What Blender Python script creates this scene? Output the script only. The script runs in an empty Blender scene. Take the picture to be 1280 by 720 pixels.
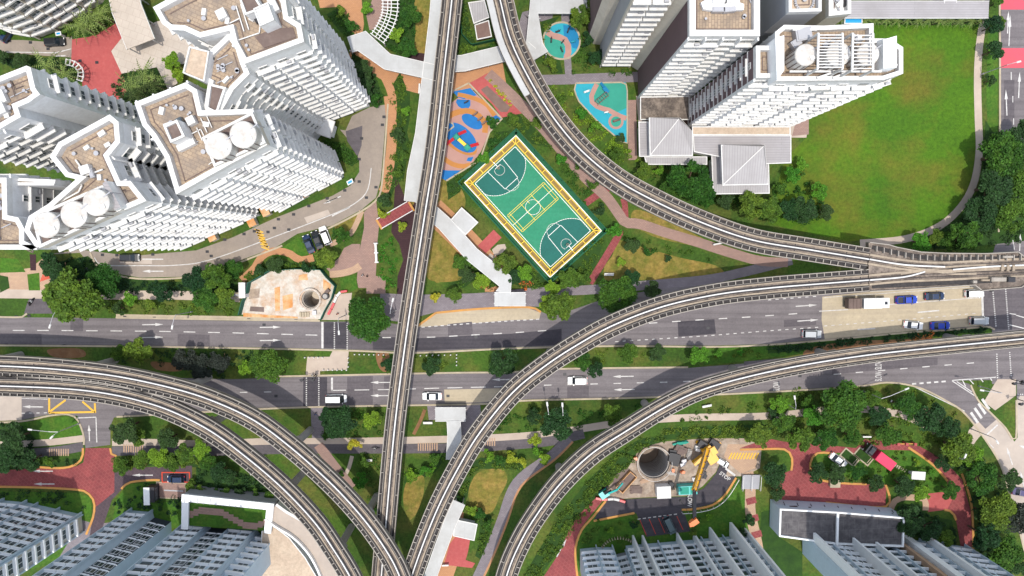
import bpy, bmesh, math, random
import numpy as np
from mathutils import Vector, Matrix
from mathutils.geometry import tessellate_polygon
random.seed(7); RNG=np.random.default_rng(11)
sc=bpy.context.scene
COL=sc.collection
# ---------------------------------------------------------------- camera, sky, sun, exposure
HC=160.0; F=853.33; TILT=math.radians(3.5)
cam=bpy.data.cameras.new('camera'); cam.lens=24.0; cam.sensor_width=36.0; cam.clip_start=1.0; cam.clip_end=6000
co=bpy.data.objects.new('camera',cam); COL.objects.link(co)
co.location=(0,0,HC); co.rotation_euler=(-TILT,0,0); sc.camera=co
world=bpy.data.worlds.new('World'); sc.world=world; world.use_nodes=True
nt=world.node_tree; nt.nodes.clear()
sky=nt.nodes.new('ShaderNodeTexSky'); sky.sky_type='NISHITA'; sky.sun_disc=False
SEL=math.radians(79); SAZ=math.radians(12)      # azimuth measured from image south towards east
sky.sun_elevation=SEL; sky.sun_rotation=math.pi-SAZ; sky.air_density=1.3; sky.dust_density=2.0
bg=nt.nodes.new('ShaderNodeBackground'); bg.inputs['Strength'].default_value=0.15
wo=nt.nodes.new('ShaderNodeOutputWorld'); hz=nt.nodes.new('ShaderNodeHueSaturation'); hz.inputs['Saturation'].default_value=.6; nt.links.new(sky.outputs[0],hz.inputs['Color']); nt.links.new(hz.outputs[0],bg.inputs[0]); nt.links.new(bg.outputs[0],wo.inputs[0])
sl=bpy.data.lights.new('sun','SUN'); sl.energy=2.0; sl.angle=math.radians(0.6); sl.color=(1.0,0.95,0.87)
so=bpy.data.objects.new('sun',sl); COL.objects.link(so)
sv=Vector((math.cos(SEL)*math.sin(SAZ),-math.cos(SEL)*math.cos(SAZ),math.sin(SEL)))
so.rotation_euler=sv.to_track_quat('Z','Y').to_euler(); so.location=(0,0,300)
sc.view_settings.view_transform='Standard'; sc.view_settings.look='None'; sc.view_settings.gamma=1
sc.view_settings.exposure=0.68; sc.view_settings.use_curve_mapping=False
# ---------------------------------------------------------------- helpers
CT,ST=math.cos(-TILT),math.sin(-TILT)
def W(px,py,z=0.0):
    """point of the place seen at photo pixel (px,py) at height z"""
    u=(px-640)/F; v=(360-py)/F
    dx,dy,dz=u, v*CT+ST, v*ST-CT
    t=(z-HC)/dz
    return Vector((dx*t,dy*t,z))
def Wl(pts,z=0.0): return [W(x,y,z) for x,y in pts]
def tag(o,label=None,cat=None,group=None,kind=None):
    if label: o['label']=label
    if cat: o['category']=cat
    if group: o['group']=group
    if kind: o['kind']=kind
    return o
def empty(name,loc,rz=0,label=None,cat=None,group=None):
    o=bpy.data.objects.new(name,None); COL.objects.link(o); o.location=loc; o.rotation_euler=(0,0,rz)
    o.empty_display_size=0.3
    return tag(o,label,cat,group)
class MB:
    def __init__(s): s.v=[]; s.f=[]; s.m=[]
    def add(s,vs,fs,mi=0):
        b=len(s.v); s.v+= [tuple(p) for p in vs]; s.f+=[tuple(b+i for i in f) for f in fs]; s.m+=[mi]*len(fs)
    def box(s,c,d,rz=0,mi=0,taper=1.0):
        cx,cy,cz=c; hx,hy,hz=d[0]/2,d[1]/2,d[2]/2; ca,sa=math.cos(rz),math.sin(rz); vs=[]
        for k in (-1,1):
            t=taper if k>0 else 1
            for sx,sy in ((-1,-1),(1,-1),(1,1),(-1,1)):
                x,y=sx*hx*t,sy*hy*t; vs.append((cx+x*ca-y*sa,cy+x*sa+y*ca,cz+k*hz))
        s.add(vs,[(3,2,1,0),(4,5,6,7),(0,1,5,4),(1,2,6,5),(2,3,7,6),(3,0,4,7)],mi)
    def beam(s,a,b,w,h=None,mi=0):
        a=Vector(a); b=Vector(b); h=h or w; d=(b-a)
        if d.length<1e-5: return
        d.normalize(); up=Vector((0,0,1)) if abs(d.z)<.95 else Vector((0,1,0))
        x=d.cross(up).normalized()*w/2; y=x.cross(d).normalized()*h/2
        vs=[a-x-y,a+x-y,a+x+y,a-x+y,b-x-y,b+x-y,b+x+y,b-x+y]
        s.add(vs,[(0,1,2,3),(7,6,5,4),(4,5,1,0),(5,6,2,1),(6,7,3,2),(7,4,0,3)],mi)
    def cyl(s,c,r,z0,z1,n=16,r2=None,mi=0,cap=True,inner=None):
        r2=r if r2 is None else r2; cx,cy=c[0],c[1]; vs=[]
        for k,(rr,z) in enumerate(((r,z0),(r2,z1))):
            vs+=[(cx+rr*math.cos(2*math.pi*i/n),cy+rr*math.sin(2*math.pi*i/n),z) for i in range(n)]
        fs=[(i,(i+1)%n,n+(i+1)%n,n+i) for i in range(n)]
        if cap: fs+=[tuple(range(n-1,-1,-1)),tuple(range(n,2*n))]
        s.add(vs,fs,mi)
    def prism(s,pts,z0,z1,mi=0,top=True,bottom=False,topmi=None):
        pts=ccw(pts); n=len(pts)
        vs=[(p[0],p[1],z0) for p in pts]+[(p[0],p[1],z1) for p in pts]
        s.add(vs,[(i,(i+1)%n,n+(i+1)%n,n+i) for i in range(n)],mi)
        if top:
            tr=tessellate_polygon([[Vector((p[0],p[1],0)) for p in pts]])
            s.add([(p[0],p[1],z1) for p in pts],[up3(t,pts) for t in tr],mi if topmi is None else topmi)
    def tube(s,pts,r,n=6,mi=0):
        for a,b in zip(pts[:-1],pts[1:]): s.beam(a,b,r*2,r*2,mi)
    def build(s,name,mats,parent=None,smooth=False):
        me=bpy.data.meshes.new(name); me.from_pydata(s.v,[],s.f)
        if not isinstance(mats,(list,tuple)): mats=[mats]
        for m in mats: me.materials.append(m)
        if len(mats)>1: me.polygons.foreach_set('material_index',s.m)
        if smooth: me.polygons.foreach_set('use_smooth',[True]*len(me.polygons))
        me.update(); o=bpy.data.objects.new(name,me); COL.objects.link(o)
        if parent: o.parent=parent
        return o
def ccw(pts):
    pts=[tuple(p[:2]) for p in pts]
    a=sum(p[0]*q[1]-q[0]*p[1] for p,q in zip(pts,pts[1:]+pts[:1]))
    return pts if a>0 else pts[::-1]
def up3(t,pts):
    a,b,c=[pts[i] for i in t]
    cr=(b[0]-a[0])*(c[1]-a[1])-(b[1]-a[1])*(c[0]-a[0])
    return tuple(t) if cr>0 else tuple(t)[::-1]
def inset(pts,d):
    pts=ccw(pts); n=len(pts); out=[]
    for i in range(n):
        p0,p1,p2=[Vector(pts[(i+k)%n]) for k in (-1,0,1)]
        e1=(p1-p0).normalized(); e2=(p2-p1).normalized()
        n1=Vector((-e1.y,e1.x)); n2=Vector((-e2.y,e2.x)); b=(n1+n2)
        if b.length<.2: b=n1
        b.normalize(); k=d/max(.45,b.dot(n1)); out.append(tuple(p1+b*k))
    return out
def ring(mb,pts,d,z0,z1,mi=0):
    """wall ring: outer outline pts, thickness d inward"""
    o=ccw(pts); i_=inset(pts,d); n=len(o)
    vs=[(p[0],p[1],z) for z in (z0,z1) for p in o]+[(p[0],p[1],z) for z in (z0,z1) for p in i_]
    fs=[]
    for k in range(n):
        j=(k+1)%n
        fs+=[(k,j,n+j,n+k),(2*n+j,2*n+k,3*n+k,3*n+j),(n+k,n+j,3*n+j,3*n+k)]
    mb.add(vs,fs,mi)
def catmull(pts,step=None,closed=False,sub=6):
    P=[Vector(p) for p in pts]; out=[]
    n=len(P)
    if n<3 and not closed: return P
    segs=n if closed else n-1
    for i in range(segs):
        if closed: p0,p1,p2,p3=P[(i-1)%n],P[i],P[(i+1)%n],P[(i+2)%n]
        else: p0,p1,p2,p3=P[max(i-1,0)],P[i],P[i+1],P[min(i+2,n-1)]
        for k in range(sub):
            t=k/sub; t2,t3=t*t,t*t*t
            out.append(.5*((2*p1)+(-p0+p2)*t+(2*p0-5*p1+4*p2-p3)*t2+(-p0+3*p1-3*p2+p3)*t3))
    if not closed: out.append(P[-1])
    return out
def resample(P,step):
    P=[Vector(p) for p in P]; L=[0]
    for a,b in zip(P[:-1],P[1:]): L.append(L[-1]+(b-a).length)
    n=max(2,int(round(L[-1]/step))+1); out=[]; j=0
    for k in range(n):
        s=L[-1]*k/(n-1)
        while j<len(P)-2 and L[j+1]<s: j+=1
        d=L[j+1]-L[j]; t=(s-L[j])/d if d>1e-9 else 0
        out.append(P[j].lerp(P[j+1],t))
    return out
def frames(P):
    out=[]
    for i in range(len(P)):
        d=(P[min(i+1,len(P)-1)]-P[max(i-1,0)]); d.z=0; d.normalize(); out.append(Vector((-d.y,d.x,0)))   # left normal
    return out
def ribbon(mb,P,N,a,b,z0,z1,mi=0,flat=False):
    """box section swept along P between lateral offsets a<b (left positive), heights z0..z1 relative; a,b may be lists"""
    n=len(P); A=a if hasattr(a,'__len__') else [a]*n; B=b if hasattr(b,'__len__') else [b]*n
    vs=[]
    for p,nn,x,y in zip(P,N,A,B):
        q0=p+nn*x; q1=p+nn*y
        if flat: vs+=[(q0.x,q0.y,p.z+z1),(q1.x,q1.y,p.z+z1)]
        else: vs+=[(q0.x,q0.y,p.z+z0),(q1.x,q1.y,p.z+z0),(q1.x,q1.y,p.z+z1),(q0.x,q0.y,p.z+z1)]
    fs=[]
    if flat:
        for i in range(n-1): fs.append((2*i,2*i+2,2*i+3,2*i+1))
    else:
        for i in range(n-1):
            o=4*i
            for k in range(4): fs.append((o+k,o+(k+1)%4,o+4+(k+1)%4,o+4+k))
        fs+=[(3,2,1,0),(4*n-4,4*n-3,4*n-2,4*n-1)]
    mb.add(vs,fs,mi)
# ---------------------------------------------------------------- materials
MATS={}
def mat(name,col,rough=.85,var=None,scale=1.0,amt=.5,detail=6,metal=0,bump=0,bscale=20,var2=None,scale2=8,amt2=.4,spec=.3,objvar=0,island=False,trans=0,fine=0,fscale=1.6,streak=None,samt=.5):
    m=bpy.data.materials.new(name); m.use_nodes=True; n=m.node_tree; b=n.nodes['Principled BSDF']
    b.inputs['Roughness'].default_value=rough; b.inputs['Metallic'].default_value=metal
    b.inputs['Specular IOR Level'].default_value=spec
    def rgb(c):
        k=n.nodes.new('ShaderNodeRGB'); k.outputs[0].default_value=(*c,1); return k.outputs[0]
    geo=n.nodes.new('ShaderNodeNewGeometry')
    cur=rgb(col)
    def noise(sc_,det,lo,hi):
        t=n.nodes.new('ShaderNodeTexNoise'); t.inputs['Scale'].default_value=sc_; t.inputs['Detail'].default_value=det; t.inputs['Roughness'].default_value=.65
        n.links.new(geo.outputs['Position'],t.inputs['Vector'])
        r=n.nodes.new('ShaderNodeMapRange'); r.inputs['From Min'].default_value=lo; r.inputs['From Max'].default_value=hi
        n.links.new(t.outputs['Fac'],r.inputs['Value']); return r.outputs['Result']
    def mix(a,c2,f,k):
        x=n.nodes.new('ShaderNodeMix'); x.data_type='RGBA'; mu=n.nodes.new('ShaderNodeMath'); mu.operation='MULTIPLY'; mu.inputs[1].default_value=k
        n.links.new(f,mu.inputs[0]); n.links.new(mu.outputs[0],x.inputs[0]); n.links.new(a,x.inputs[6]); n.links.new(c2,x.inputs[7]); return x.outputs[2]
    if var is not None: cur=mix(cur,rgb(var),noise(scale,detail,.35,.65),amt)
    if var2 is not None: cur=mix(cur,rgb(var2),noise(scale2,4,.45,.7),amt2)
    if streak is not None:
        mp=n.nodes.new('ShaderNodeMapping'); mp.inputs['Scale'].default_value=(.02,1.0,1); mp.inputs['Rotation'].default_value=(0,0,-.03); n.links.new(geo.outputs['Position'],mp.inputs['Vector'])
        t=n.nodes.new('ShaderNodeTexNoise'); t.inputs['Scale'].default_value=1.1; t.inputs['Detail'].default_value=5; n.links.new(mp.outputs[0],t.inputs['Vector'])
        r=n.nodes.new('ShaderNodeMapRange'); r.inputs['From Min'].default_value=.42; r.inputs['From Max'].default_value=.66; n.links.new(t.outputs['Fac'],r.inputs['Value']); cur=mix(cur,rgb(streak),r.outputs[0],samt)
    if fine:
        t=n.nodes.new('ShaderNodeTexNoise'); t.inputs['Scale'].default_value=fscale; t.inputs['Detail'].default_value=8; t.inputs['Roughness'].default_value=.8; n.links.new(geo.outputs['Position'],t.inputs['Vector'])
        r=n.nodes.new('ShaderNodeMapRange'); r.inputs['From Min'].default_value=.3; r.inputs['From Max'].default_value=.7; r.inputs['To Min'].default_value=1-fine; r.inputs['To Max'].default_value=1+fine; n.links.new(t.outputs['Fac'],r.inputs['Value'])
        hs=n.nodes.new('ShaderNodeHueSaturation'); n.links.new(r.outputs[0],hs.inputs['Value']); n.links.new(cur,hs.inputs['Color']); cur=hs.outputs[0]
    if objvar:
        oi=n.nodes.new('ShaderNodeObjectInfo'); hs=n.nodes.new('ShaderNodeHueSaturation')
        src=oi.outputs['Random']
        v=n.nodes.new('ShaderNodeMapRange'); v.inputs['To Min'].default_value=1-objvar; v.inputs['To Max'].default_value=1+objvar*1.5
        n.links.new(src,v.inputs['Value']); n.links.new(v.outputs[0],hs.inputs['Value'])
        h=n.nodes.new('ShaderNodeMath'); h.operation='MULTIPLY_ADD'; h.inputs[1].default_value=-.07; h.inputs[2].default_value=.53
        n.links.new(src,h.inputs[0]); n.links.new(h.outputs[0],hs.inputs['Hue'])
        n.links.new(cur,hs.inputs['Color']); cur=hs.outputs[0]
    if island:
        hs=n.nodes.new('ShaderNodeHueSaturation'); v=n.nodes.new('ShaderNodeMapRange'); v.inputs['To Min'].default_value=.55; v.inputs['To Max'].default_value=1.55
        n.links.new(geo.outputs['Random Per Island'],v.inputs['Value']); n.links.new(v.outputs[0],hs.inputs['Value']); n.links.new(cur,hs.inputs['Color']); cur=hs.outputs[0]
    n.links.new(cur,b.inputs['Base Color'])
    if bump:
        t=n.nodes.new('ShaderNodeTexNoise'); t.inputs['Scale'].default_value=bscale; t.inputs['Detail'].default_value=4
        n.links.new(geo.outputs['Position'],t.inputs['Vector']); bp=n.nodes.new('ShaderNodeBump'); bp.inputs['Strength'].default_value=bump; bp.inputs['Distance'].default_value=.1
        n.links.new(t.outputs['Fac'],bp.inputs['Height']); n.links.new(bp.outputs[0],b.inputs['Normal'])
    MATS[name]=m; return m
def tile(name,c1,c2,mort,w=1.2,h=.6,ms=.02,rough=.85,rot=0,var=None,vs=.3,va=.5):
    """paving, bricks or ribbed sheets laid in world space"""
    m=mat(name,c1,rough); n=m.node_tree; b=n.nodes['Principled BSDF']
    geo=[k for k in n.nodes if k.type=='NEW_GEOMETRY'][0]
    mp=n.nodes.new('ShaderNodeMapping'); mp.inputs['Rotation'].default_value=(0,0,rot); n.links.new(geo.outputs['Position'],mp.inputs['Vector'])
    br=n.nodes.new('ShaderNodeTexBrick'); br.inputs['Color1'].default_value=(*c1,1); br.inputs['Color2'].default_value=(*c2,1); br.inputs['Mortar'].default_value=(*mort,1)
    br.inputs['Scale'].default_value=1; br.inputs['Brick Width'].default_value=w; br.inputs['Row Height'].default_value=h; br.inputs['Mortar Size'].default_value=ms
    n.links.new(mp.outputs[0],br.inputs['Vector'])
    t=n.nodes.new('ShaderNodeTexNoise'); t.inputs['Scale'].default_value=vs; t.inputs['Detail'].default_value=8; t.inputs['Roughness'].default_value=.7
    n.links.new(geo.outputs['Position'],t.inputs['Vector'])
    r=n.nodes.new('ShaderNodeMapRange'); r.inputs['From Min'].default_value=.38; r.inputs['From Max'].default_value=.68; r.inputs['To Max'].default_value=va
    n.links.new(t.outputs['Fac'],r.inputs['Value'])
    x=n.nodes.new('ShaderNodeMix'); x.data_type='RGBA'; n.links.new(r.outputs[0],x.inputs[0]); n.links.new(br.outputs['Color'],x.inputs[6])
    vc=var or tuple(q*.6 for q in c1); x.inputs[7].default_value=(*vc,1); n.links.new(x.outputs[2],b.inputs['Base Color'])
    return m
mat('grass',(.052,.108,.012),.95,(.026,.062,.009),.07,.9,12,bump=.6,bscale=3,var2=(.15,.125,.03),scale2=.11,amt2=.6,fine=.55)
mat('field',(.066,.150,.006),.95,(.036,.098,.006),.06,.9,12,bump=.6,bscale=4,var2=(.15,.105,.018),scale2=.045,amt2=.8,fine=.4,fscale=1.3)
mat('lawn',(.055,.145,.012),.95,(.030,.088,.010),.12,.8,8,bump=.5,bscale=4,var2=(.11,.13,.02),scale2=.4,amt2=.4,fine=.45)
mat('dry_grass',(.22,.155,.035),.95,(.10,.12,.018),.22,.95,10,bump=.5,bscale=4,var2=(.34,.22,.07),scale2=.5,amt2=.5,fine=.45,fscale=1.3)
mat('planting',(.028,.07,.010),.95,(.014,.038,.008),.5,.8,8,bump=1,bscale=3)
mat('soil',(.22,.11,.05),.95,(.12,.06,.03),.4,.8,8,var2=(.35,.2,.1),scale2=.8,amt2=.5)
mat('asphalt',(.158,.140,.145),.9,(.20,.18,.182),.08,.7,10,var2=(.11,.098,.102),scale2=.35,amt2=.35,fine=.18,fscale=2.5,streak=(.10,.088,.092),samt=.6)
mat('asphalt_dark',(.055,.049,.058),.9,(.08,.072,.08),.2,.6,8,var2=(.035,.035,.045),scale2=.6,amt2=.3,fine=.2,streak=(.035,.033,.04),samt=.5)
mat('asphalt_mid',(.10,.088,.096),.9,(.135,.118,.124),.2,.6,8,fine=.2,streak=(.07,.062,.068),samt=.5)
mat('estate_road',(.30,.25,.205),.9,(.24,.20,.17),.12,.8,10,var2=(.18,.155,.135),scale2=.5,amt2=.4,fine=.16,fscale=2)
mat('pale_concrete',(.46,.385,.27),.9,(.38,.32,.23),.15,.8,10,var2=(.31,.26,.2),scale2=.7,amt2=.35,fine=.12,streak=(.33,.28,.21),samt=.55)
mat('concrete_road',(.46,.39,.33),.9,(.36,.31,.27),.2,.7,8,var2=(.3,.25,.22),scale2=.6,amt2=.3)
mat('kerb',(.44,.37,.26),.9,(.3,.25,.19),.5,.7,6)
mat('kerb_orange',(.55,.27,.07),.85,(.38,.2,.08),.6,.7,6)
mat('paint',(.60,.585,.56),.7,(.36,.34,.33),1.2,.75,8,fine=.12)
mat('paint_yellow',(.72,.42,.05),.7,(.5,.3,.06),1.5,.4,6)
mat('paint_red',(.55,.06,.03),.7)
mat('bus_red',(.50,.085,.12),.85,(.5,.09,.10),.3,.6,6)
tile('path_pink',(.36,.23,.185),(.30,.19,.155),(.2,.13,.11),.6,.3,.03,var=(.22,.15,.13),vs=.25,va=.7)
tile('path_tan',(.50,.34,.22),(.44,.29,.19),(.3,.2,.14),.6,.3,.03,var=(.33,.22,.16),vs=.4,va=.6)
tile('path_orange',(.52,.26,.12),(.45,.22,.10),(.3,.16,.09),.5,.25,.03,var=(.35,.18,.1),vs=.4,va=.6)
tile('path_grey',(.25,.22,.235),(.20,.175,.19),(.14,.12,.13),.6,.3,.03,var=(.14,.12,.13),vs=.4,va=.6)
mat('path_concrete',(.46,.38,.31),.9,(.36,.29,.24),.3,.7,8)
tile('red_paving',(.27,.060,.060),(.215,.050,.050),(.32,.10,.09),.8,.8,.04,rot=.78,var=(.13,.03,.035),vs=.3,va=.6)
tile('shadowed_red_paving',(.085,.06,.07),(.07,.05,.06),(.12,.08,.09),.8,.8,.04,rot=.78,var=(.05,.035,.04),vs=.3,va=.6)  # red paving darkened to stand for the blocks' cast shadow
mat('red_plaza',(.40,.085,.08),.85,(.33,.07,.07),.2,.7,8,var2=(.46,.13,.12),scale2=1.2,amt2=.4,fine=.12)
tile('terrace',(.52,.455,.39),(.48,.42,.36),(.38,.31,.26),1.6,1.6,.04,var=(.40,.34,.29),vs=.25,va=.6,rot=.35)
tile('canal_bed',(.055,.025,.028),(.045,.02,.024),(.03,.015,.017),.9,.5,.03,var=(.03,.014,.016),vs=.3,va=.6)
mat('white_wall',(.76,.76,.755),.75,(.66,.65,.64),.25,.6,8,var2=(.52,.49,.45),scale2=.9,amt2=.3,fine=.07)
mat('white_trim',(.68,.675,.66),.7,(.58,.565,.54),.5,.6,8,var2=(.46,.42,.37),scale2=1.3,amt2=.35,fine=.07)
mat('blue_wall',(.50,.60,.68),.75,(.43,.52,.60),.3,.5,6,fine=.08)
mat('recess_shade_tone',(.05,.06,.08),.75,(.08,.09,.11),.3,.5,6)  # shade of the recessed bays put into the wall colour
mat('blue_trim',(.86,.87,.87),.7,(.78,.80,.81),.5,.5,6,fine=.05)
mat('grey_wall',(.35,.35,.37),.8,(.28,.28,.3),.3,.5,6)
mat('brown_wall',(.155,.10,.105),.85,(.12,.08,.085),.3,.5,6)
mat('cream_wall',(.58,.53,.45),.8,(.48,.42,.35),.3,.6,6,fine=.1)
mat('glass_dark',(.015,.03,.035),.15,spec=.6,var=(.04,.07,.075),scale=.6,amt=.7)
mat('glass_grey',(.10,.13,.15),.2,spec=.6,var=(.03,.04,.05),scale=.5,amt=.8)
tile('roof_tan',(.44,.335,.23),(.36,.27,.19),(.27,.20,.14),.95,.6,.06,var=(.20,.165,.14),vs=.3,va=1.0,rot=.42)
tile('roof_tan_straight',(.44,.33,.23),(.34,.26,.18),(.24,.18,.13),.9,.5,.05,var=(.18,.145,.12),vs=.4,va=.85,rot=1.57)
mat('roof_brown',(.17,.125,.11),.9,(.11,.08,.07),.4,.8,8,var2=(.26,.2,.17),scale2=.8,amt2=.5)
tile('roof_black',(.075,.07,.075),(.06,.055,.06),(.12,.11,.115),2.6,2.6,.05,var=(.16,.15,.15),vs=.7,va=.7,rot=-.06)
tile('metal_roof',(.38,.365,.37),(.355,.34,.345),(.25,.24,.245),60,.55,.05,rot=1.57,var=(.28,.265,.265),vs=.2,va=.8,rough=.6)
tile('metal_roof_tilted',(.36,.34,.35),(.335,.315,.325),(.24,.23,.235),60,.55,.05,rot=0,var=(.26,.245,.245),vs=.2,va=.8,rough=.6)
tile('walk_roof',(.46,.465,.46),(.43,.435,.43),(.38,.38,.37),3.2,40,.03,var=(.35,.345,.335),vs=.25,va=.8,rough=.6)
mat('white_tank',(.60,.595,.58),.55,(.46,.42,.37),.6,.9,8,var2=(.36,.31,.26),scale2=.9,amt2=.5,fine=.1)
mat('deck_concrete',(.185,.15,.125),.92,(.075,.062,.055),.30,.95,12,var2=(.32,.26,.21),scale2=.45,amt2=.6,fine=.4,fscale=1.8)
mat('track_pad',(.38,.31,.23),.85,(.24,.195,.15),.35,.85,8,fine=.2)
mat('steel_rail',(.66,.66,.65),.4,(.5,.48,.46),.4,.7,6)
mat('dark_rail',(.05,.045,.045),.7)
mat('grating',(.030,.028,.030),.9,(.075,.066,.06),1.5,.6,5)
mat('railing',(.36,.325,.28),.6,(.24,.21,.18),.6,.7,6)
mat('girder',(.40,.37,.34),.9,(.28,.26,.24),.3,.6,6)
mat('bark',(.10,.065,.04),.95,(.06,.04,.03),2,.6,5)
mat('leaf',(.040,.098,.010),.7,(.018,.055,.009),.35,.7,4,objvar=.28,island=True,var2=(.085,.16,.014),scale2=.5,amt2=.5,spec=.2)
mat('leaf_dark',(.018,.055,.012),.7,(.010,.032,.010),.35,.7,4,objvar=.2,island=True,spec=.25)
mat('leaf_bright',(.085,.20,.012),.7,(.045,.13,.01),.35,.7,4,objvar=.2,island=True,spec=.25)
mat('leaf_yellow',(.30,.30,.02),.7,(.14,.20,.015),.5,.7,4,objvar=.15,island=True,spec=.25)
mat('leaf_purple',(.028,.034,.026),.7,(.018,.026,.018),.35,.7,4,objvar=.15,island=True,spec=.25)
mat('leaf_red',(.5,.10,.03),.7,(.2,.16,.02),.9,.8,4,island=True)
mat('palm_leaf',(.16,.22,.05),.6,(.08,.12,.03),.4,.6,4,island=True)
mat('court_green',(.024,.215,.115),.75,(.018,.175,.092),.15,.8,8,var2=(.045,.26,.15),scale2=.3,amt2=.5,fine=.15,streak=(.04,.24,.14),samt=.35)
mat('court_teal',(.014,.125,.100),.75,(.011,.10,.082),.2,.7,8,fine=.15)
mat('apron',(.24,.16,.055),.9,(.32,.21,.08),.5,.7,6)
mat('net_green',(.014,.11,.05),.8,(.01,.07,.035),.6,.6,5)
mat('frame_yellow',(.85,.58,.05),.5)
mat('frame_white',(.85,.83,.78),.5)
mat('rubber_blue',(.018,.16,.42),.85,(.012,.11,.32),.4,.6,6)
mat('rubber_pink',(.42,.24,.20),.85,(.35,.19,.16),.4,.6,6)
mat('rubber_orange',(.46,.20,.055),.85,(.38,.16,.05),.4,.6,6)
mat('rubber_cyan',(.03,.34,.42),.85,(.025,.27,.38),.3,.6,6)
mat('rubber_deep',(.015,.19,.36),.85,(.01,.17,.38),.3,.6,6)
mat('rubber_teal',(.04,.30,.22),.85,(.03,.24,.18),.3,.6,6)
mat('dark_metal',(.03,.03,.035),.5)
mat('grey_metal',(.4,.4,.42),.45,metal=.3)
mat('brown_timber',(.16,.10,.085),.8,(.22,.15,.12),.7,.6,5)
mat('rubber',(.012,.012,.012),.8)
mat('car_glass',(.012,.018,.025),.08,spec=.7)
mat('lamp_red',(.5,.02,.02),.3); mat('lamp_clear',(.8,.8,.78),.2)
for nm,c in dict(white=(.82,.82,.81),silver=(.42,.44,.46),black=(.012,.014,.018),blue=(.012,.05,.42),navy=(.012,.03,.08),red=(.55,.03,.04),crimson=(.62,.02,.08),purple=(.07,.06,.14),grey=(.09,.13,.14),teal=(.03,.45,.42),yellow=(.75,.38,.02),orange=(.7,.16,.03),skyblue=(.02,.30,.62)).items():
    mat('paint_'+nm+'_gloss',c,.3,spec=.6)
mat('skin',(.35,.2,.13),.6); mat('hair',(.01,.008,.007),.7); mat('cloth_blue',(.05,.09,.2),.9); mat('cloth_white',(.7,.7,.7),.9); mat('cloth_black',(.02,.02,.025),.9); mat('cloth_red',(.5,.05,.04),.9)
mat('site_slab',(.58,.55,.50),.9,(.42,.34,.26),.5,.75,12,var2=(.42,.22,.10),scale2=.35,amt2=.65,fine=.2)
mat('site_ground',(.36,.28,.21),.95,(.22,.165,.13),.45,.95,12,var2=(.48,.41,.34),scale2=.6,amt2=.6,fine=.25)
mat('rust',(.50,.20,.05),.9,(.62,.42,.24),.45,1.0,12,fine=.2)
mat('shaft_wall',(.62,.54,.44),.9,(.48,.4,.32),.8,.6,6)
mat('shaft_dark',(.30,.24,.19),.9,(.2,.16,.13),.8,.6,6)
mat('barrier_green',(.012,.10,.07),.7)
mat('gravel_roof',(.48,.375,.28),.95,(.36,.28,.21),.6,.8,12,var2=(.55,.45,.34),scale2=.3,amt2=.7,fine=.25)
M=MATS
# ---------------------------------------------------------------- flat ground sheets
_LV=[0]
def lift():
    _LV[0]+=1; return (_LV[0]%90)*0.00021
def sheet(name,pts,z,m,holes=(),curve=False,parent=None,world_pts=False,kind='structure'):
    if name!='ground': z+=lift()
    P=pts if world_pts else Wl(pts,z)
    if curve: P=catmull(P,closed=True,sub=5)
    loops=[[Vector((p[0],p[1],0)) for p in P]]+[[Vector((q[0],q[1],0)) for q in h] for h in holes]
    flat=[p for l in loops for p in l]
    tr=tessellate_polygon(loops)
    mb=MB(); fp=[(p.x,p.y) for p in flat]
    mb.add([(p.x,p.y,z) for p in flat],[up3(t,fp) for t in tr])
    o=mb.build(name,M[m],parent)
    if parent is None: o['kind']=kind
    return o
def strip(name,pts,w,z,m,curve=True,parent=None,h=0,z0=None,kind='structure'):
    if not h: z+=lift()
    P=Wl(pts,z)
    if curve and len(P)>2: P=catmull(P,sub=6)
    P=resample(P,1.5); N=frames(P); mb=MB()
    if hasattr(w,'__len__'):
        ws=[w[0]+(w[1]-w[0])*i/(len(P)-1) for i in range(len(P))]; A=[-q/2 for q in ws]; B=[q/2 for q in ws]
    else: A,B=-w/2,w/2
    if h: ribbon(mb,P,N,A,B,-z+0.0,h-z)
    else: ribbon(mb,P,N,A,B,0,0,flat=True)
    o=mb.build(name,M[m],parent)
    if parent is None: o['kind']=kind
    return o
def kerb(pts,w=.35,h=.13,m='kerb',curve=True,name='kerb'):
    return strip(name,pts,w,0.0,m,curve,h=h)
# ---------------------------------------------------------------- ground, roads, paths
def circle(px,py,rm,z=0,n=28,jit=0):
    c=W(px,py,z); return [(c.x+rm*math.cos(2*math.pi*i/n),c.y+rm*math.sin(2*math.pi*i/n)) for i in range(n)]
SH1=circle(389,374,2.15); SH2=circle(817,578,3.75,n=40)
big=[(-1600,-1600),(1600,-1600),(1600,1600),(-1600,1600)]
sheet('ground',big,0.0,'grass',holes=[SH1,SH2],world_pts=True)
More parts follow.
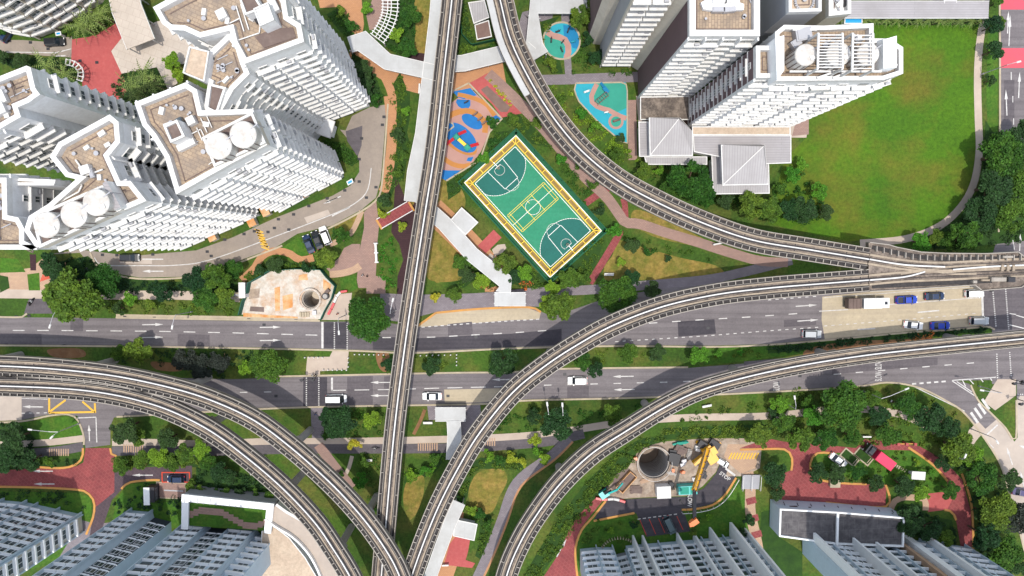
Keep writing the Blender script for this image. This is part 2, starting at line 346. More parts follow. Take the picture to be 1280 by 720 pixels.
# big field and lawns
sheet('field',[(1000,27),(1225,27),(1222,110),(1226,170),(1220,225),(1196,268),(1150,294),(1060,302),(960,280),(980,200),(1010,170),(985,120)],.01,'field')
for p in ([(1235,30),(1247,30),(1247,170),(1236,200),(1233,120)],
          [(352,310),(372,296),(388,318),(384,322),(372,326),(340,322),(345,316)],
          [(425,348),(444,344),(447,360),(440,364),(426,362)],
          [(0,532),(84,520),(98,528),(104,548),(75,553),(0,556)],
          [(1012,572),(1030,566),(1118,556),(1160,575),(1185,600),(1180,625),(1110,605),(1012,588)],
          [(720,650),(745,640),(790,645),(808,672),(862,665),(853,640),(890,637),(920,600),(935,625),(945,672),(935,700),(715,715)],
          [(0,614),(95,616),(113,622),(115,650),(105,680),(90,700),(0,720)],
          [(145,625),(160,605),(186,604),(190,630),(228,625),(228,660),(160,660),(140,655)],
          [(880,437),(1000,427),(1125,413),(1232,408),(1238,414),(1020,440),(900,455),(880,456)]):
    sheet('lawn',p,.014,'lawn')
for p in ([(541,0),(519,0),(515,60),(518,95),(525,115),(519,180),(509,240),(503,275),(499,290),(512,310),(520,330),(560,330),(545,0)],
          [(535,285),(560,300),(577,320),(585,340),(575,350),(545,352),(532,340)],
          [(560,240),(575,235),(582,252),(576,268),(562,272),(556,258)],
          [(615,586),(628,586),(634,600),(625,620),(615,640),(600,642),(588,632),(586,612),(596,592)],
          [(770,300),(800,308),(850,322),(895,332),(905,345),(880,352),(800,350),(760,352),(755,335),(766,318)],
          [(795,262),(830,274),(875,296),(895,310),(860,306),(815,295),(790,278)],
          [(510,600),(530,596),(526,630),(512,650),(504,625)],
          [(419,283),(445,268),(454,262),(452,275),(440,288),(425,290)],
          [(400,150),(405,205),(420,205),(420,150)][:0] or [(489,150),(500,120),(505,170),(498,215),(490,200)]):
    sheet('dry_grass_patch',p,.016,'dry_grass',curve=True)
# planting beds (dark earth under shrubs)
BEDS=[]
# ---- roads
UR=[(-30,396),(30,397),(38,392),(60,392),(70,397),(150,398),(290,401),(400,402),(470,402),(520,408),(545,391),(600,386),(660,384),(678,390),(690,396),(760,372),(880,352),(1000,352),(1232,350),(1232,296),(1250,290),(1252,160),(1250,90),(1250,-40),(1292,-40),(1292,330),(1300,450),(1300,500),(1271,495),(1271,470),(1247,474),(1190,476),(1247,474),(1247,415),(1241,407),(1185,411),(1135,414),(1035,424),(960,430),(890,432),(770,431),(640,434),(520,440),(445,437),(320,434),(160,432),(-30,430)]
UR=[q for i,q in enumerate(UR) if i not in (30,)]
upper=[(-30,396),(150,398),(290,401),(400,402),(470,402),(520,408),(545,391),(600,386),(660,384),(678,390),(690,396),(760,372),(880,352),(1000,352),(1240,350),(1240,408),(1185,411),(1135,414),(1035,424),(960,430),(890,432),(770,431),(640,434),(520,440),(445,437),(320,434),(160,432),(-30,430)]
sheet('road',upper,.02,'asphalt')
sheet('road',[(1240,-60),(1252,-60),(1251,60),(1251,180),(1249,290),(1240,320),(1240,480),(1271,480),(1271,497),(1330,497),(1330,340),(1296,300),(1294,-60)][1:],.02,'asphalt')
lower=[(-30,468),(120,470),(290,474),(345,472),(420,470),(560,467),(640,466),(700,462),(860,460),(960,452),(1100,440),(1240,425),(1240,475),(1190,476),(1150,480),(1110,477),(1072,482),(960,489),(800,496),(660,499),(600,504),(480,506),(382,508),(320,510),(140,522),(62,518),(27,525),(-30,527)]
sheet('road',lower,.02,'asphalt')
sheet('road',[(97,518),(146,514),(138,532),(138,556),(107,560),(104,545),(98,530)],.022,'asphalt')
sheet('road',[(1112,477),(1190,474),(1212,480),(1222,501),(1237,515),(1246,524),(1226,541),(1205,515),(1187,503),(1152,485)],.022,'asphalt')
sheet('concrete_road',[(1246,524),(1256,535),(1268,552),(1272,547),(1271,495),(1330,495),(1330,760),(1290,760),(1283,700),(1272,655),(1262,620),(1250,580),(1226,541)],.021,'concrete_road')
# surface patches
def patch(pts,m,z=.026,name='road_patch'): sheet(name,pts,z,m)
patch([(1028,371),(1100,363),(1228,356),(1229,407),(1135,414),(1031,424),(1027,400)],'pale_concrete',.028,'concrete_pavement')
patch([(522,409),(545,392),(600,387),(660,385),(676,391),(674,399),(640,400),(580,405)],'pale_concrete',.028,'concrete_pavement')
patch([(0,526),(-20,495),(27,494),(27,525)],'concrete_road',.028,'concrete_pavement')
patch([(555,487),(640,485),(640,499),(600,503),(556,503)],'pale_concrete',.028,'concrete_pavement')
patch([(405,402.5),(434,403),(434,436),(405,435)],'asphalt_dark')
patch([(434,403),(466,405),(466,437),(434,436)],'asphalt_mid')
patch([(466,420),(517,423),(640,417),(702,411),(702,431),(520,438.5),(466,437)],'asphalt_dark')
patch([(0,416),(52,417),(52,431),(-20,430),(-20,416)],'asphalt_mid')
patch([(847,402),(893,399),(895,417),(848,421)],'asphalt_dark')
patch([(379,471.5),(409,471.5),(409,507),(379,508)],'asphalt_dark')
patch([(434,471),(466,470),(466,506),(434,506)],'asphalt_mid')
patch([(709,483),(736,482),(736,497),(709,498)],'asphalt_mid')
patch([(1040,446),(1172,447),(1172,456),(1040,468)],'asphalt_mid')
patch([(1229,356),(1290,354),(1290,412),(1240,412),(1229,402)],'asphalt_mid')
patch([(1249,12),(1295,12),(1295,-40),(1249,-40)],'bus_red',.026,'red_road_patch')
patch([(1251,60),(1295,60),(1295,85),(1251,85)],'bus_red',.026,'red_road_patch')
# intermediate estate roads
estate=[(60,318),(100,316),(112,330),(140,341),(175,347),(225,346),(262,340),(320,318),(345,309),(372,292),(415,282),(452,262),(470,247),(476,225),(483,140),(486,130),(462,134),(440,145),(432,163),(425,162),(440,180),(449,200),(449,215),(438,232),(415,245),(345,272),(290,297),(245,313),(165,320),(100,312)]
sheet('estate_road',estate,.02,'estate_road')
patch([(432,164),(453,157),(452,182),(447,196),(434,176)],'asphalt_mid')
sheet('estate_road',[(-30,50),(28,50),(55,52),(90,45),(90,72),(60,70),(8,66),(-30,66)],.02,'estate_road')
sheet('red_plaza',[(90,49),(112,46),(130,38),(160,20),(175,60),(139,63),(152,92),(160,110),(150,128),(120,120),(104,112),(100,90),(89,78)],.024,'red_plaza')
sheet('terrace',[(139,64),(158,40),(205,24),(250,60),(230,80),(214,80),(222,104),(210,112),(196,84),(152,92)],.4,'terrace')
sheet('red_estate_road',[(-30,591),(40,585),(95,583),(104,578),(107,560),(138,560),(143,566),(143,620),(116,640),(118,625),(112,616),(98,612),(-30,606)],.024,'red_paving')
sheet('shadowed_estate_road',[(143,572),(150,585),(240,582),(240,605),(186,600),(165,601),(152,612),(140,625),(128,660),(112,670),(118,635),(143,615)],.026,'shadowed_red_paving')  # stretch of red road with the blocks' shadow put into its colour
sheet('red_estate_road',[(925,560),(960,548),(980,552),(1030,556),(1070,560),(1082,548),(1105,552),(1150,558),(1180,575),(1203,600),(1214,640),(1216,690),(1202,690),(1196,655),(1193,645),(1185,637),(1160,640),(1158,617),(1178,615),(1188,622),(1183,600),(1165,580),(1140,563),(1090,562),(1070,572),(1050,566),(1022,566),(1014,575),(1014,590),(1025,599),(1055,604),(1108,606),(1107,634),(1040,630),(973,628),(972,595),(988,588),(990,575),(984,563),(960,560)],.024,'red_paving')
sheet('red_estate_road',[(744,623),(754,625),(742,640),(725,662),(719,690),(722,760),(672,760),(680,720),(700,690),(712,660),(725,642)],.024,'red_paving')
sheet('site_road',[(742,650),(757,626),(800,623),(858,621),(880,610),(895,592),(902,575),(912,578),(907,596),(920,595),(905,618),(890,630),(870,635),(851,636),(857,645),(863,664),(808,671),(795,641),(770,645)],.03,'asphalt_dark')
# ---- kerb lines
for p in ([(-30,395),(25,396.5),(34,392)],[(145,397),(290,399.5),(400,401)],[(-30,431.5),(160,433),(320,435.5),(445,438.5),(520,441),(640,435.5),(770,432.5),(890,433.5),(960,431),(1035,425),(1135,415.5),(1185,412.5),(1235,408.5),(1243,412)],
          [(320,471),(420,469),(560,466),(640,465),(700,461),(860,459)],[(146,521),(320,511.5),(382,509),(480,507),(600,505),(660,500.5),(800,497),(960,490),(1072,483),(1110,478),(1150,485),(1187,503.5),(1205,516),(1226,542),(1250,580),(1262,620),(1272,655),(1284,705)],
          [(-30,529),(27,526.5),(62,519.5),(84,518),(97,524),(105,545),(105,556)],[(1213,481),(1222,500),(1237,515),(1256,534),(1269,550),(1270,500)],
          [(113,316),(122,333),(140,342.5),(175,348.5),(225,347.5),(262,342),(320,320),(346,310),(353,307)],[(398,290),(415,283.5),(452,264),(472,248),(478,225),(485,130)],
          [(249.5,-40),(249.5,-40)][:0] or [(1249,-40),(1249.5,60),(1249.5,180),(1248,290)]):
    kerb(p,.4)
strip('footpath',[(145,395),(290,397.5),(398,399)],.9,.05,'kerb')
for p in ([(-30,608),(40,609),(97,612),(111,617),(118,628),(117,645),(108,668)],[(138,560),(140,568),(146,570)],[(104,560),(103,572),(94,581),(75,585),(40,583)],[(152,611),(162,603),(186,600),(200,600)],
          [(757,626),(742,645),(726,664),(719,690),(723,730)],[(742,651),(770,645.5),(793,641)],[(852,637),(870,636),(891,631),(906,619),(920,597)],
          [(925,562),(960,561),(982,562),(990,573),(989,588)],[(1045,567),(1022,566),(1013,577),(1014,590),(1026,600),(1056,604),(1083,605)],[(972,594),(972,628)],[(1107,606),(1107,633),(1032,628)],
          [(1135,559),(1165,580),(1184,601)],[(1202,592),(1213,625),(1216,660),(1216,690)],[(1180,637),(1190,640),(1195,650)],[(545,391),(600,386),(660,384),(676,390)],[(520,409),(545,391)]):
    kerb(p,.5,.14,'kerb_orange')
# ---- paths
P_=strip
P_('path',[(486,120),(490,170),(484,225),(479,240)],2.3,.03,'path_orange')
P_('path',[(420,0),(440,20),(449,45),(462,52),(468,65),(478,90),(488,112),(491,130),(489,160)],1.9,.032,'path_orange')
sheet('plaza',[(390,-30),(440,-30),(452,0),(455,30),(452,48),(440,40),(432,8),(400,10)],.03,'path_orange')
sheet('plaza',[(458,20),(472,-20),(495,-20),(487,10),(470,35),(462,38)],.034,'path_pink')
sheet('plaza',[(455,265),(470,250),(474,280),(472,300),(469,360),(448,360),(446,350),(450,310),(452,300),(455,285)],.034,'path_pink')
sheet('plaza',[(450,305),(449,330),(440,340),(418,345),(408,336),(424,322),(430,310),(440,305)],.036,'path_pink')
P_('path',[(412,343),(425,342),(441,338),(450,332)],1.6,.038,'path_tan')
P_('path',[(452,264),(440,290),(425,300),(412,306)],1.2,.038,'path_tan')
P_('path',[(470,345),(470,367)],4.5,.033,'path_pink')
P_('path',[(392,322),(375,325),(360,316),(340,314),(326,322),(318,335),(302,350)],1.7,.034,'path_orange')
P_('path',[(-20,367),(70,368),(140,369),(220,369),(300,372)],2.1,.03,'path_concrete')
P_('path',[(475,372),(520,374),(600,372),(660,366),(700,364),(740,362),(790,358),(880,350),(930,340),(990,325)],2.2,.03,'path_grey')
sheet('pavement',[(470,378),(500,376),(560,374),(618,366),(660,362),(690,366),(690,384),(660,383),(600,385),(545,390),(500,402),(478,400)],.032,'path_grey')
P_('path',[(610,92),(640,120),(672,152),(700,185),(730,220),(757,245),(772,265),(782,278),(800,280),(830,290),(870,302),(910,315),(950,326),(985,328)],[2.6,2.2],.036,'path_pink')
P_('path',[(732,254),(748,243),(765,232)],1.6,.034,'red_paving'); P_('path',[(782,276),(781,255),(779,248)],1.4,.034,'red_paving')
P_('path',[(776,288),(770,300),(755,325),(737,354)],1.7,.034,'red_paving')
P_('path',[(648,68),(660,95),(668,100),(800,96)],2.3,.03,'path_grey')
P_('path',[(709,68),(711,96)],1.6,.034,'path_grey'); P_('path',[(706,-10),(707,28)],1.9,.034,'path_grey')
P_('path',[(790,125),(791,200)],2.0,.03,'path_pink')
P_('path',[(1230,20),(1224,60),(1222,100),(1223,150),(1224,190),(1217,230),(1200,260),(1172,284),(1130,299),(1075,304)],1.7,.03,'path_concrete')
P_('path',[(396,510),(398,558)],2.9,.03,'path_grey'); 
P_('path',[(140,553),(190,553),(260,555),(330,552),(400,552),(480,551),(560,549),(640,546),(700,540),(780,528),(860,522),(960,520),(1040,512),(1090,512),(1125,518),(1150,528),(1170,540)],1.7,.03,'path_concrete')
P_('cycle_track',[(140,564),(190,563),(260,564),(330,562),(400,561),(480,561),(560,560),(640,556),(690,551),(730,542)],2.3,.034,'asphalt_mid')
P_('path',[(0,556),(60,553),(104,548)],1.6,.03,'path_concrete'); P_('cycle_track',[(30,567),(70,564),(104,558)],2.2,.034,'asphalt_mid')
P_('path',[(398,556),(408,570),(425,592),(440,610)],2.4,.036,'path_pink')
P_('path',[(712,548),(690,570),(655,595),(640,615),(628,650),(612,690),(596,725),(585,750)],2.6,.036,'path_grey')
P_('path',[(716,552),(694,574),(660,599),(646,617),(634,652),(618,692),(602,727)],.5,.04,'path_orange')
P_('path',[(440,570),(436,585),(428,600)],.9,.03,'path_concrete')
P_('path',[(566,640),(562,690),(545,740)],5.2,.03,'path_orange')
sheet('plaza',[(562,680),(570,670),(588,672),(585,690),(582,700),(594,704),(590,710),(555,706)],.036,'red_plaza')
sheet('plaza',[(1160,617),(1178,615),(1190,625),(1184,637),(1160,640)],.036,'red_plaza')
P_('path',[(1113,640),(1117,628),(1128,622),(1142,622),(1156,624),(1157,638)],1.5,.038,'path_tan')
P_('path',[(1206,560),(1215,545),(1228,532)],3.0,.028,'path_concrete')
sheet('pavement',[(1247,474),(1270,474),(1270,494),(1262,500),(1244,513),(1230,502),(1243,480)],.034,'path_concrete')
P_('path',[(935,590),(938,610),(938,640),(945,672),(950,700)],2.5,.03,'path_tan')
for a in ((939,626),(942,648),(946,668)): P_('path',[(a[0]-1,a[1]-4),(a[0]+1,a[1]+4)],2.4,.036,'red_paving')
sheet('site_ground',[(748,628),(760,608),(785,585),(800,560),(830,552),(880,548),(945,548),(952,560),(950,585),(932,595),(907,596),(912,578),(902,573),(895,590),(878,608),(858,620),(800,622),(757,625)],.026,'site_ground',holes=[SH2])
sheet('site_ground',[(910,555),(948,556),(945,585),(926,592),(912,580),(905,570)],.032,'path_tan')
sheet('red_plaza',[(605,150),(600,160)][:0] or [(594,100),(608,92),(618,90),(636,108),(660,140),(627,147),(615,130),(586,104)],.036,'red_plaza')
sheet('plaza',[(601,112),(609,107),(638,134),(634,140),(626,140)],.044,'brown_timber')
P_('path',[(602,312),(612,302),(622,292)],2.6,.034,'red_plaza')
sheet('plaza',[(615,312),(622,306),(631,305),(633,310),(627,317),(618,320)],.04,'path_concrete')
P_('path',[(616,319),(612,325)],1.6,.04,'path_concrete')
P_('path',[(540,262),(575,295),(600,322),(620,345),(622,365)],6.0,.026,'path_orange')
P_('path',[(440,60),(465,72),(495,90),(535,102),(560,100),(590,95),(630,88)],6.2,.028,'path_orange')
P_('path',[(690,25),(660,20),(655,45),(650,70)],3.4,.022,'path_grey',curve=False)
sheet('pavement',[(795,120),(870,118),(1010,160),(1008,172),(800,172)],.02,'path_concrete')
sheet('pavement',[(996,148),(1011,146),(1011,168),(990,170)],.05,'path_pink')
sheet('pavement',[(0,340),(38,335),(60,318),(68,350),(72,368),(30,372),(0,366)],.03,'path_tan')
sheet('estate_road',[(30,392),(35,376),(42,366),(56,366),(60,380),(66,392)],.028,'asphalt_mid')
sheet('pavement',[(402,385),(418,368),(440,366),(436,400),(400,400)],.032,'path_concrete')
sheet('pavement',[(384,446),(412,446),(416,438),(436,438),(434,462),(400,464),(400,470),(382,470)],.034,'path_concrete')
sheet('pavement',[(534,507),(600,505),(603,530),(590,545),(575,545),(572,525),(536,525)],.03,'path_grey')
strip('worn_track',[(531,512),(526,525),(517,543)],.8,.024,'soil')
for p in ([(60,437),(100,436),(105,446),(70,447)],[(190,452),(228,456),(224,464),(196,462)],[(1010,436),(1060,427),(1130,424),(1160,421),(1160,430),(1080,438),(1012,447)],[(322,520),(334,530),(340,545),(326,536)],[(470,440),(486,442),(484,464),(474,460)]):
    sheet('soil_patch',p,.02,'soil',curve=True)
# canal (dark drain) and its crossing
sheet('drain',[(513,262),(497,225),(494,225),(492,262),(489,290),(499,305),(504,325),(497,345),(496,380),(520,380),(520,250)],.03,'canal_bed',curve=False)
sheet('drain',[(507,72),(508,64),(540,68),(540,110),(506,108)],.024,'canal_bed')
sheet('shrub_bed',[(504,100),(513,100),(512,150),(506,180),(508,205),(500,228),(494,225),(497,180),(502,140)],.02,'planting')
# courtyards with play surfaces
PG=[(540,107),(545,128),(590,108),(627,147),(612,163),(607,182),(598,198),(591,201),(589,206),(558,226),(548,218),(520,205),(520,110)]
sheet('playground',[(556,135),(588,110),(628,148),(612,165),(601,190),(592,202),(558,225),(546,219),(540,200),(545,150)],.04,'rubber_pink')
def el(px,py,a,b,rot,n=26,a0=0,a1=2*math.pi,k0=0):
    """ellipse arc in photo pixels"""
    c,s=math.cos(math.radians(rot)),math.sin(math.radians(rot)); o=[]
    for i in range(n):
        t=a0+(a1-a0)*i/(n-1 if a1-a0<6.2 else n); x,y=a*math.cos(t),b*math.sin(t); o.append((px+x*c-y*s,py+x*s+y*c))
    return o
sheet('playground',[(566,114.5),(588,110),(596,119),(580,124),(573,122)],.044,'rubber_blue')
sheet('playground',[(571,124),(588,125),(588,132),(583,139),(573,133),(570,128)],.044,'rubber_blue')
sheet('playground',[(618,142),(627,149),(613,158),(608,152)],.044,'rubber_blue')
sheet('playground',[(540,108),(546,134),(556,136),(558,140),(545,148),(540,140)],.044,'rubber_blue')
strip('playground',[(572,118),(590,122),(606,129),(614,138),(618,145)],1.0,.046,'rubber_orange')
strip('playground',[(560,146),(572,140),(588,139),(602,148),(607,158),(606,166)],1.3,.046,'rubber_orange')
sheet('playground',el(590,152,14.5,7.5,32),.048,'rubber_blue')
sheet('playground',el(573,176,27,12,35,a0=-.9,a1=2.6)+[(553,182),(549,170),(560,160)],.050,'rubber_orange')
sheet('playground',el(576,172,24,13.5,42),.052,'rubber_blue')
strip('playground',[(553,196),(563,204),(577,208),(588,206)],1.1,.05,'rubber_orange')
sheet('playground',[(549,212),(560,213),(576,213),(558,226),(547,220)],.05,'rubber_blue')
sheet('playground',[(585,197),(592,196),(589,202),(583,201)],.052,'rubber_blue')
for p in ([(586,104),(566,114),(543,132)],[(586,104),(627,148)],[(628,148),(612,165),(600,200),(558,226)],[(544,146),(570,156),(555,168)]): strip('play_area_edging',p,.35,0,'kerb',curve=False,h=.16)
# round play area and triangular play area (north east)
sheet('playground',el(702,51,22.5,22.5,0,40),.03,'rubber_cyan')
sheet('playground',el(702,51,22.5,22.5,0,24,a0=1.5,a1=3.6)+[(688,43),(700,48),(706,58)],.036,'rubber_teal')
sheet('playground',[(704,31),(715,33),(722,42),(724.3,51),(722,61),(716,60),(712,52),(705,46)],.037,'rubber_deep')
strip('playground',[(684,40),(692,45),(702,47),(708,52),(711,62),(708,73)],1.4,.042,'rubber_pink')
P=[W(x,y,0) for x,y in el(702,51,23,23,0,48)]; P.append(P[0].copy()); mb=MB(); ribbon(mb,P,frames(P),-.2,.2,0,.12); o=mb.build('play_area_edging',M['kerb']); o['kind']='structure'
TRI=[(720,104),(782,103),(784,112),(784,179),(778,178),(745,150),(722,125),(718,112)]
sheet('playground',TRI,.03,'rubber_cyan')
sheet('playground',[(742,104),(783,104),(783,135),(772,140),(758,135),(745,130),(740,118)],.036,'rubber_teal')
strip('playground',[(746,105),(740,118),(739,126),(748,134),(762,138),(772,144),(783,148)],1.1,.042,'rubber_pink')
sheet('playground',el(770,152,9.5,9.5,0),.044,'rubber_pink'); sheet('playground',el(770,152,6.5,6.5,0),.05,'rubber_teal')
strip('play_area_edging',TRI+[TRI[0]],.3,0,'kerb',curve=False,h=.14)
# ---------------------------------------------------------------- painted markings, one object per road
MK=MB(); ZM=.062
def line(a,b,w=.2,z=ZM,mb=None):
    a=W(*a,z); b=W(*b,z); d=(b-a).normalized(); n=Vector((-d.y,d.x,0))*w/2
    (mb or MK).add([a-n,b-n,b+n,a+n],[(0,1,2,3)])
def dashes(pts,L,G_,w=.18,z=ZM,mb=None):
    P=resample([W(x,y,z) for x,y in pts],.25); i=0; st=.25; a=0
    on=max(1,int(L/st)); off=max(1,int(G_/st))
    while i+on<len(P):
        p,q=P[i],P[i+on]; d=(q-p).normalized(); n=Vector((-d.y,d.x,0))*w/2
        (mb or MK).add([p-n,q-n,q+n,p+n],[(0,1,2,3)]); i+=on+off
def arrow(x,y,L,ang,z=ZM,mb=None):
    c=W(x,y,z); a=math.radians(ang); d=Vector((math.cos(a),-math.sin(a),0)); n=Vector((-d.y,d.x,0))
    t=c+d*L/2; s=c-d*L/2; h=c+d*(L/2-L*.38)
    (mb or MK).add([s-n*.12,h-n*.12,h+n*.12,s+n*.12],[(0,1,2,3)]); (mb or MK).add([h-n*.36,t,h+n*.36],[(0,1,2)])
def dots(a,b,w=.3,mb=None): dashes([a,b],.25,.25,w,mb=mb)
dashes([(16,413),(60,413),(190,414),(290,416),(398,419)],2.9,3.1,.22)
dashes([(478,422),(540,421.5),(640,416),(700,412)],2.2,3.4,.22)
dashes([(811,404),(872,400),(940,396),(1003,391.5)],2.0,3.6,.22)
dashes([(769,427),(880,420),(960,413.5),(1024,409)],.9,1.0,.2)
dashes([(1030,407.5),(1150,398),(1226,391)],.9,1.0,.16)
dashes([(960,375),(1024,370)],.9,1.0,.2)
line((1024,389),(1060,387)); line((1085,382.5),(1226,372),.15); line((1147,390.5),(1174,388),.3); line((1072,412),(1094,410.5),.3)
line((1030,372),(1226,358),.12)
for a in ((191,405.7),(191,421.7),(338,409),(338,425.5),(1008,382),(1010,400.5)): arrow(a[0],a[1],5,-1 if a[0]<500 else -4)
line((403,402.5),(403,435.5),.5); line((1227.5,360),(1229,406),.5)
dots((418,403),(418,436)); dots((434,403.5),(434,437)); dots((1241,362),(1245,408)); dots((1257,361),(1261,413))
dots((1246,442),(1247,474)); dots((1262,440),(1264,470)); dots((1272,477),(1300,477)); dots((1272,493),(1300,493))
line((1262,406),(1282,411),.25); line((1262,392),(1270,393),.2); line((1270,394),(1284,398),.2)
# bus bay edge
dashes([(527,409),(580,405),(640,401),(674,399)],.8,.8,.22)
o=MK.build('road_marking',M['paint']); o['kind']='structure'
MK=MB()
dashes([(300,490.5),(330,490),(360,489.5)],1.9,4,.22); dashes([(414,488),(445,487.5),(485,487),(555,485),(640,483)],3.6,2.1,.22)
dashes([(680,481.5),(740,480),(840,477.5),(900,475)],1.9,3.8,.22); dashes([(1042,468),(1103,463),(1162,458),(1236,452)],1.9,3.7,.22)
for a in ((476,478),(476,494.5),(628,474.5),(779,470.5),(780,487)): arrow(a[0],a[1],5,180 if a[0]<700 else 179)
line((415,472),(415,488),.45); dots((383,472),(383,507)); dots((398.5,472),(398.5,507))
dashes([(1140,480),(1165,478),(1190,476)],1.1,.9,.4)
for a,b in (((1190,475.5),(1245,471.5)),((1190,476),(1222,497)),((1196,477),(1215,490)),((1203,475),(1207,483)),((1212,474.5),(1217,480)),((1226,473.5),(1229,477.5)),((1238,472.5),(1240,476))): line(a,b,.22)
line((1140,482),(1206,514),.2)
for k in range(4):
    c=(1218+k*4.7,522-k*5.6); line((c[0]-4.5,c[1]-6.5),(c[0]+4.5,c[1]+6.5),.62)
line((1234,543),(1247,531),.35)
# stop box and arrow of the side road, waiting box in yellow is separate
line((97,522.5),(120,521.5),.25); line((120,522),(121,553),.25); arrow(111.5,541,4,270); arrow(41,508.5,5,181); dashes([(27,516.5),(60,516)],.9,1.2,.18)
line((27,498),(60,499),.15)
arrow(1262,570,4.5,250); arrow(1278,600,4.5,255); line((1232,550),(1242,560),.2)
o=MK.build('road_marking',M['paint']); o['kind']='structure'
MK=MB()
for a,b in (((61.5,497),(61.5,516)),((61,516),(119,515)),((119,516),(118.5,504)),((63,514),(82,500)),((103,502),(117,514))): line(a,b,.45)
o=MK.build('yellow_road_marking',M['paint_yellow']); o['kind']='structure'
MK=MB()
for p in ([(118,322),(124,330),(140,332),(175,332),(220,331.5),(262,325),(340,297),(420,266),(448,251),(460,236),(464,210)],):
    P=resample(catmull([W(x,y,ZM) for x,y in p],sub=6),1.2); ribbon(MK,P,frames(P),-.1,.1,0,0,flat=True)
line((178,324),(204,324),.25); arrow(191,339,5,180); arrow(415,250,4.5,157); line((407,253),(422,247),.2); line((415,270),(437,259),.3)
line((8,65),(70,66),.2); line((70,66),(89,61),.2); line((70,70),(82,69.5),.25)
o=MK.build('road_marking',M['paint']); o['kind']='structure'
MK=MB()
arrow(53,589,5,180); arrow(55,605,5,180); arrow(178,594,5,180); arrow(702,685,5,-62)
dashes([(797,649),(850,642)],.9,.7,.22); line((907,585.5),(919,594.5),.5); arrow(1283,560,4,200)
arrow(1260,28,5,-90); arrow(1264,62,6,-90) if 0 else None
arrow(1262,38,7,-90); arrow(1258,128,6,-95); arrow(1274,106,6,-90); line((1264,90),(1264,100),.2); line((1266,120),(1266,128),.2); line((1267,148),(1267,156),.2)
arrow(1275,303,4,-90); line((1266,300),(1268,312),.2)
o=MK.build('road_marking',M['paint']); o['kind']='structure'
MK=MB()
for k in range(7):
    x=318+k*1.9; line((x,287+k*3.4),(x+7,288.5+k*3.4),.35)
for k in range(7): line((319.5+k*1.2,287+k*3.6),(329+k*1.2,290.5+k*3.6),.3)
for k in range(10): line((911+k*3.7,574),(915+k*3.7,566),.35)
o=MK.build('speed_hump_marking',M['paint_yellow']); o['kind']='structure'
MK=MB()
for (x0,x1,y,h) in ((62,90,565,8),(155,182,560,9),(523,550,558,9),(595,622,552,9)):
    for k in range(int((x1-x0)/2.9)): line((x0+k*2.9,y-h/2),(x0+k*2.9,y+h/2+1),.28,.075)
o=MK.build('cycle_crossing_marking',M['path_tan']); o['kind']='structure'
MK=MB()
for k in range(8): line((50.5+k*1.8,352-k*.6),(54+k*1.8,343-k*.2),.2,.075)
for k in range(5): line((800+k*11.5,650-k*1.2),(808+k*11.5,669-k*1.6),.12,.075)
o=MK.build('red_bay_marking',M['paint_red']); o['kind']='structure'
def words(txt,px,py,size,rot,z=.066,m='paint',sx=1.0,name='road_lettering'):
    cu=bpy.data.curves.new(name,'FONT'); cu.body=txt; cu.size=size; cu.align_x='CENTER'; cu.align_y='CENTER'; cu.offset=.02
    t=bpy.data.objects.new(name,cu); COL.objects.link(t); bpy.context.view_layer.update()
    me=bpy.data.meshes.new_from_object(t.evaluated_get(bpy.context.evaluated_depsgraph_get())); COL.objects.unlink(t); bpy.data.objects.remove(t)
    me.materials.clear(); me.materials.append(M[m]); o=bpy.data.objects.new(name,me); COL.objects.link(o)
    o.location=W(px,py,z); o.rotation_euler=(0,0,rot); o.scale=(sx,1,1); o['kind']='structure'; return o
words('STOP',906,595.5,1.25,math.radians(-37)); words('SLOW',862,625,1.5,math.radians(-92),sx=.8); words('SLOW',1098.5,470.5,2.2,math.radians(90),sx=.36); words('SLOW',1098.5,456,2.2,math.radians(90),sx=.36)
words('SLOW',971,483,2.2,math.radians(90),sx=.36)

for k,(x,y) in enumerate(((20,396),(36,394.5),(156,396.5),(193,397.5),(311,399.5),(340,400),(370,400.5),(108,336),(128,318.5),(146,319),(191,318),(259,314.5),(281,299.5),(305,292.5),(318,289),(348,274),(367,268),(386,257.5),(409,248),(431,238),(449,227),(449,199),(470,234),(458,247),(361,287),(343,285),(335,290),(480,146),(478,156),(452,173),(12,51),(38,53),(60,61),(100,76),(121,78),(264,320),(8,431),(80,432),(330,406),(595,421),(706,468),(560,495),(345,495),(1000,470),(885,410),(760,415),(655,494))):
    mb=MB(); mb.box((0,0,0),(.75,.6,.02)); mb.box((0,0,.012),(.55,.42,.012)); o=mb.build('drain_cover',M['dark_metal']); o.location=W(x,y,.075); tag(o,'small dark drain covers set in the roads','drain cover','drain covers in the roads')

sheet('lawn',[(0,322),(22,324),(32,340),(0,341)],.05,'lawn'); sheet('planting_bed',[(0,344),(10,346),(12,360),(0,366)],.05,'planting'); sheet('planting_bed',[(34,343),(49,341),(50,363),(36,363)],.05,'lawn')
sheet('light_well',[(37,318),(45,318),(45,338),(38,338)],.06,'canal_bed')
for p,m in (([(88,398),(104,398.5),(104,414),(88,414)],'asphalt_mid'),([(222,417),(262,418.5),(262,433),(222,432)],'asphalt_mid'),([(480,470.5),(500,470),(500,487),(480,487.5)],'asphalt_mid'),([(560,405),(590,402),(591,418),(560,420)],'asphalt_mid'),([(930,452),(1000,446),(1000,460),(930,470)],'asphalt_mid'),([(1255,100),(1268,100),(1268,150),(1255,150)],'asphalt_mid'),([(980,400),(1020,398),(1020,406),(980,409)],'asphalt_mid'),([(150,322),(190,323),(190,330),(150,329)],'concrete_road'),([(380,272),(410,262),(413,268),(384,279)],'concrete_road')): patch(p,m,.03)

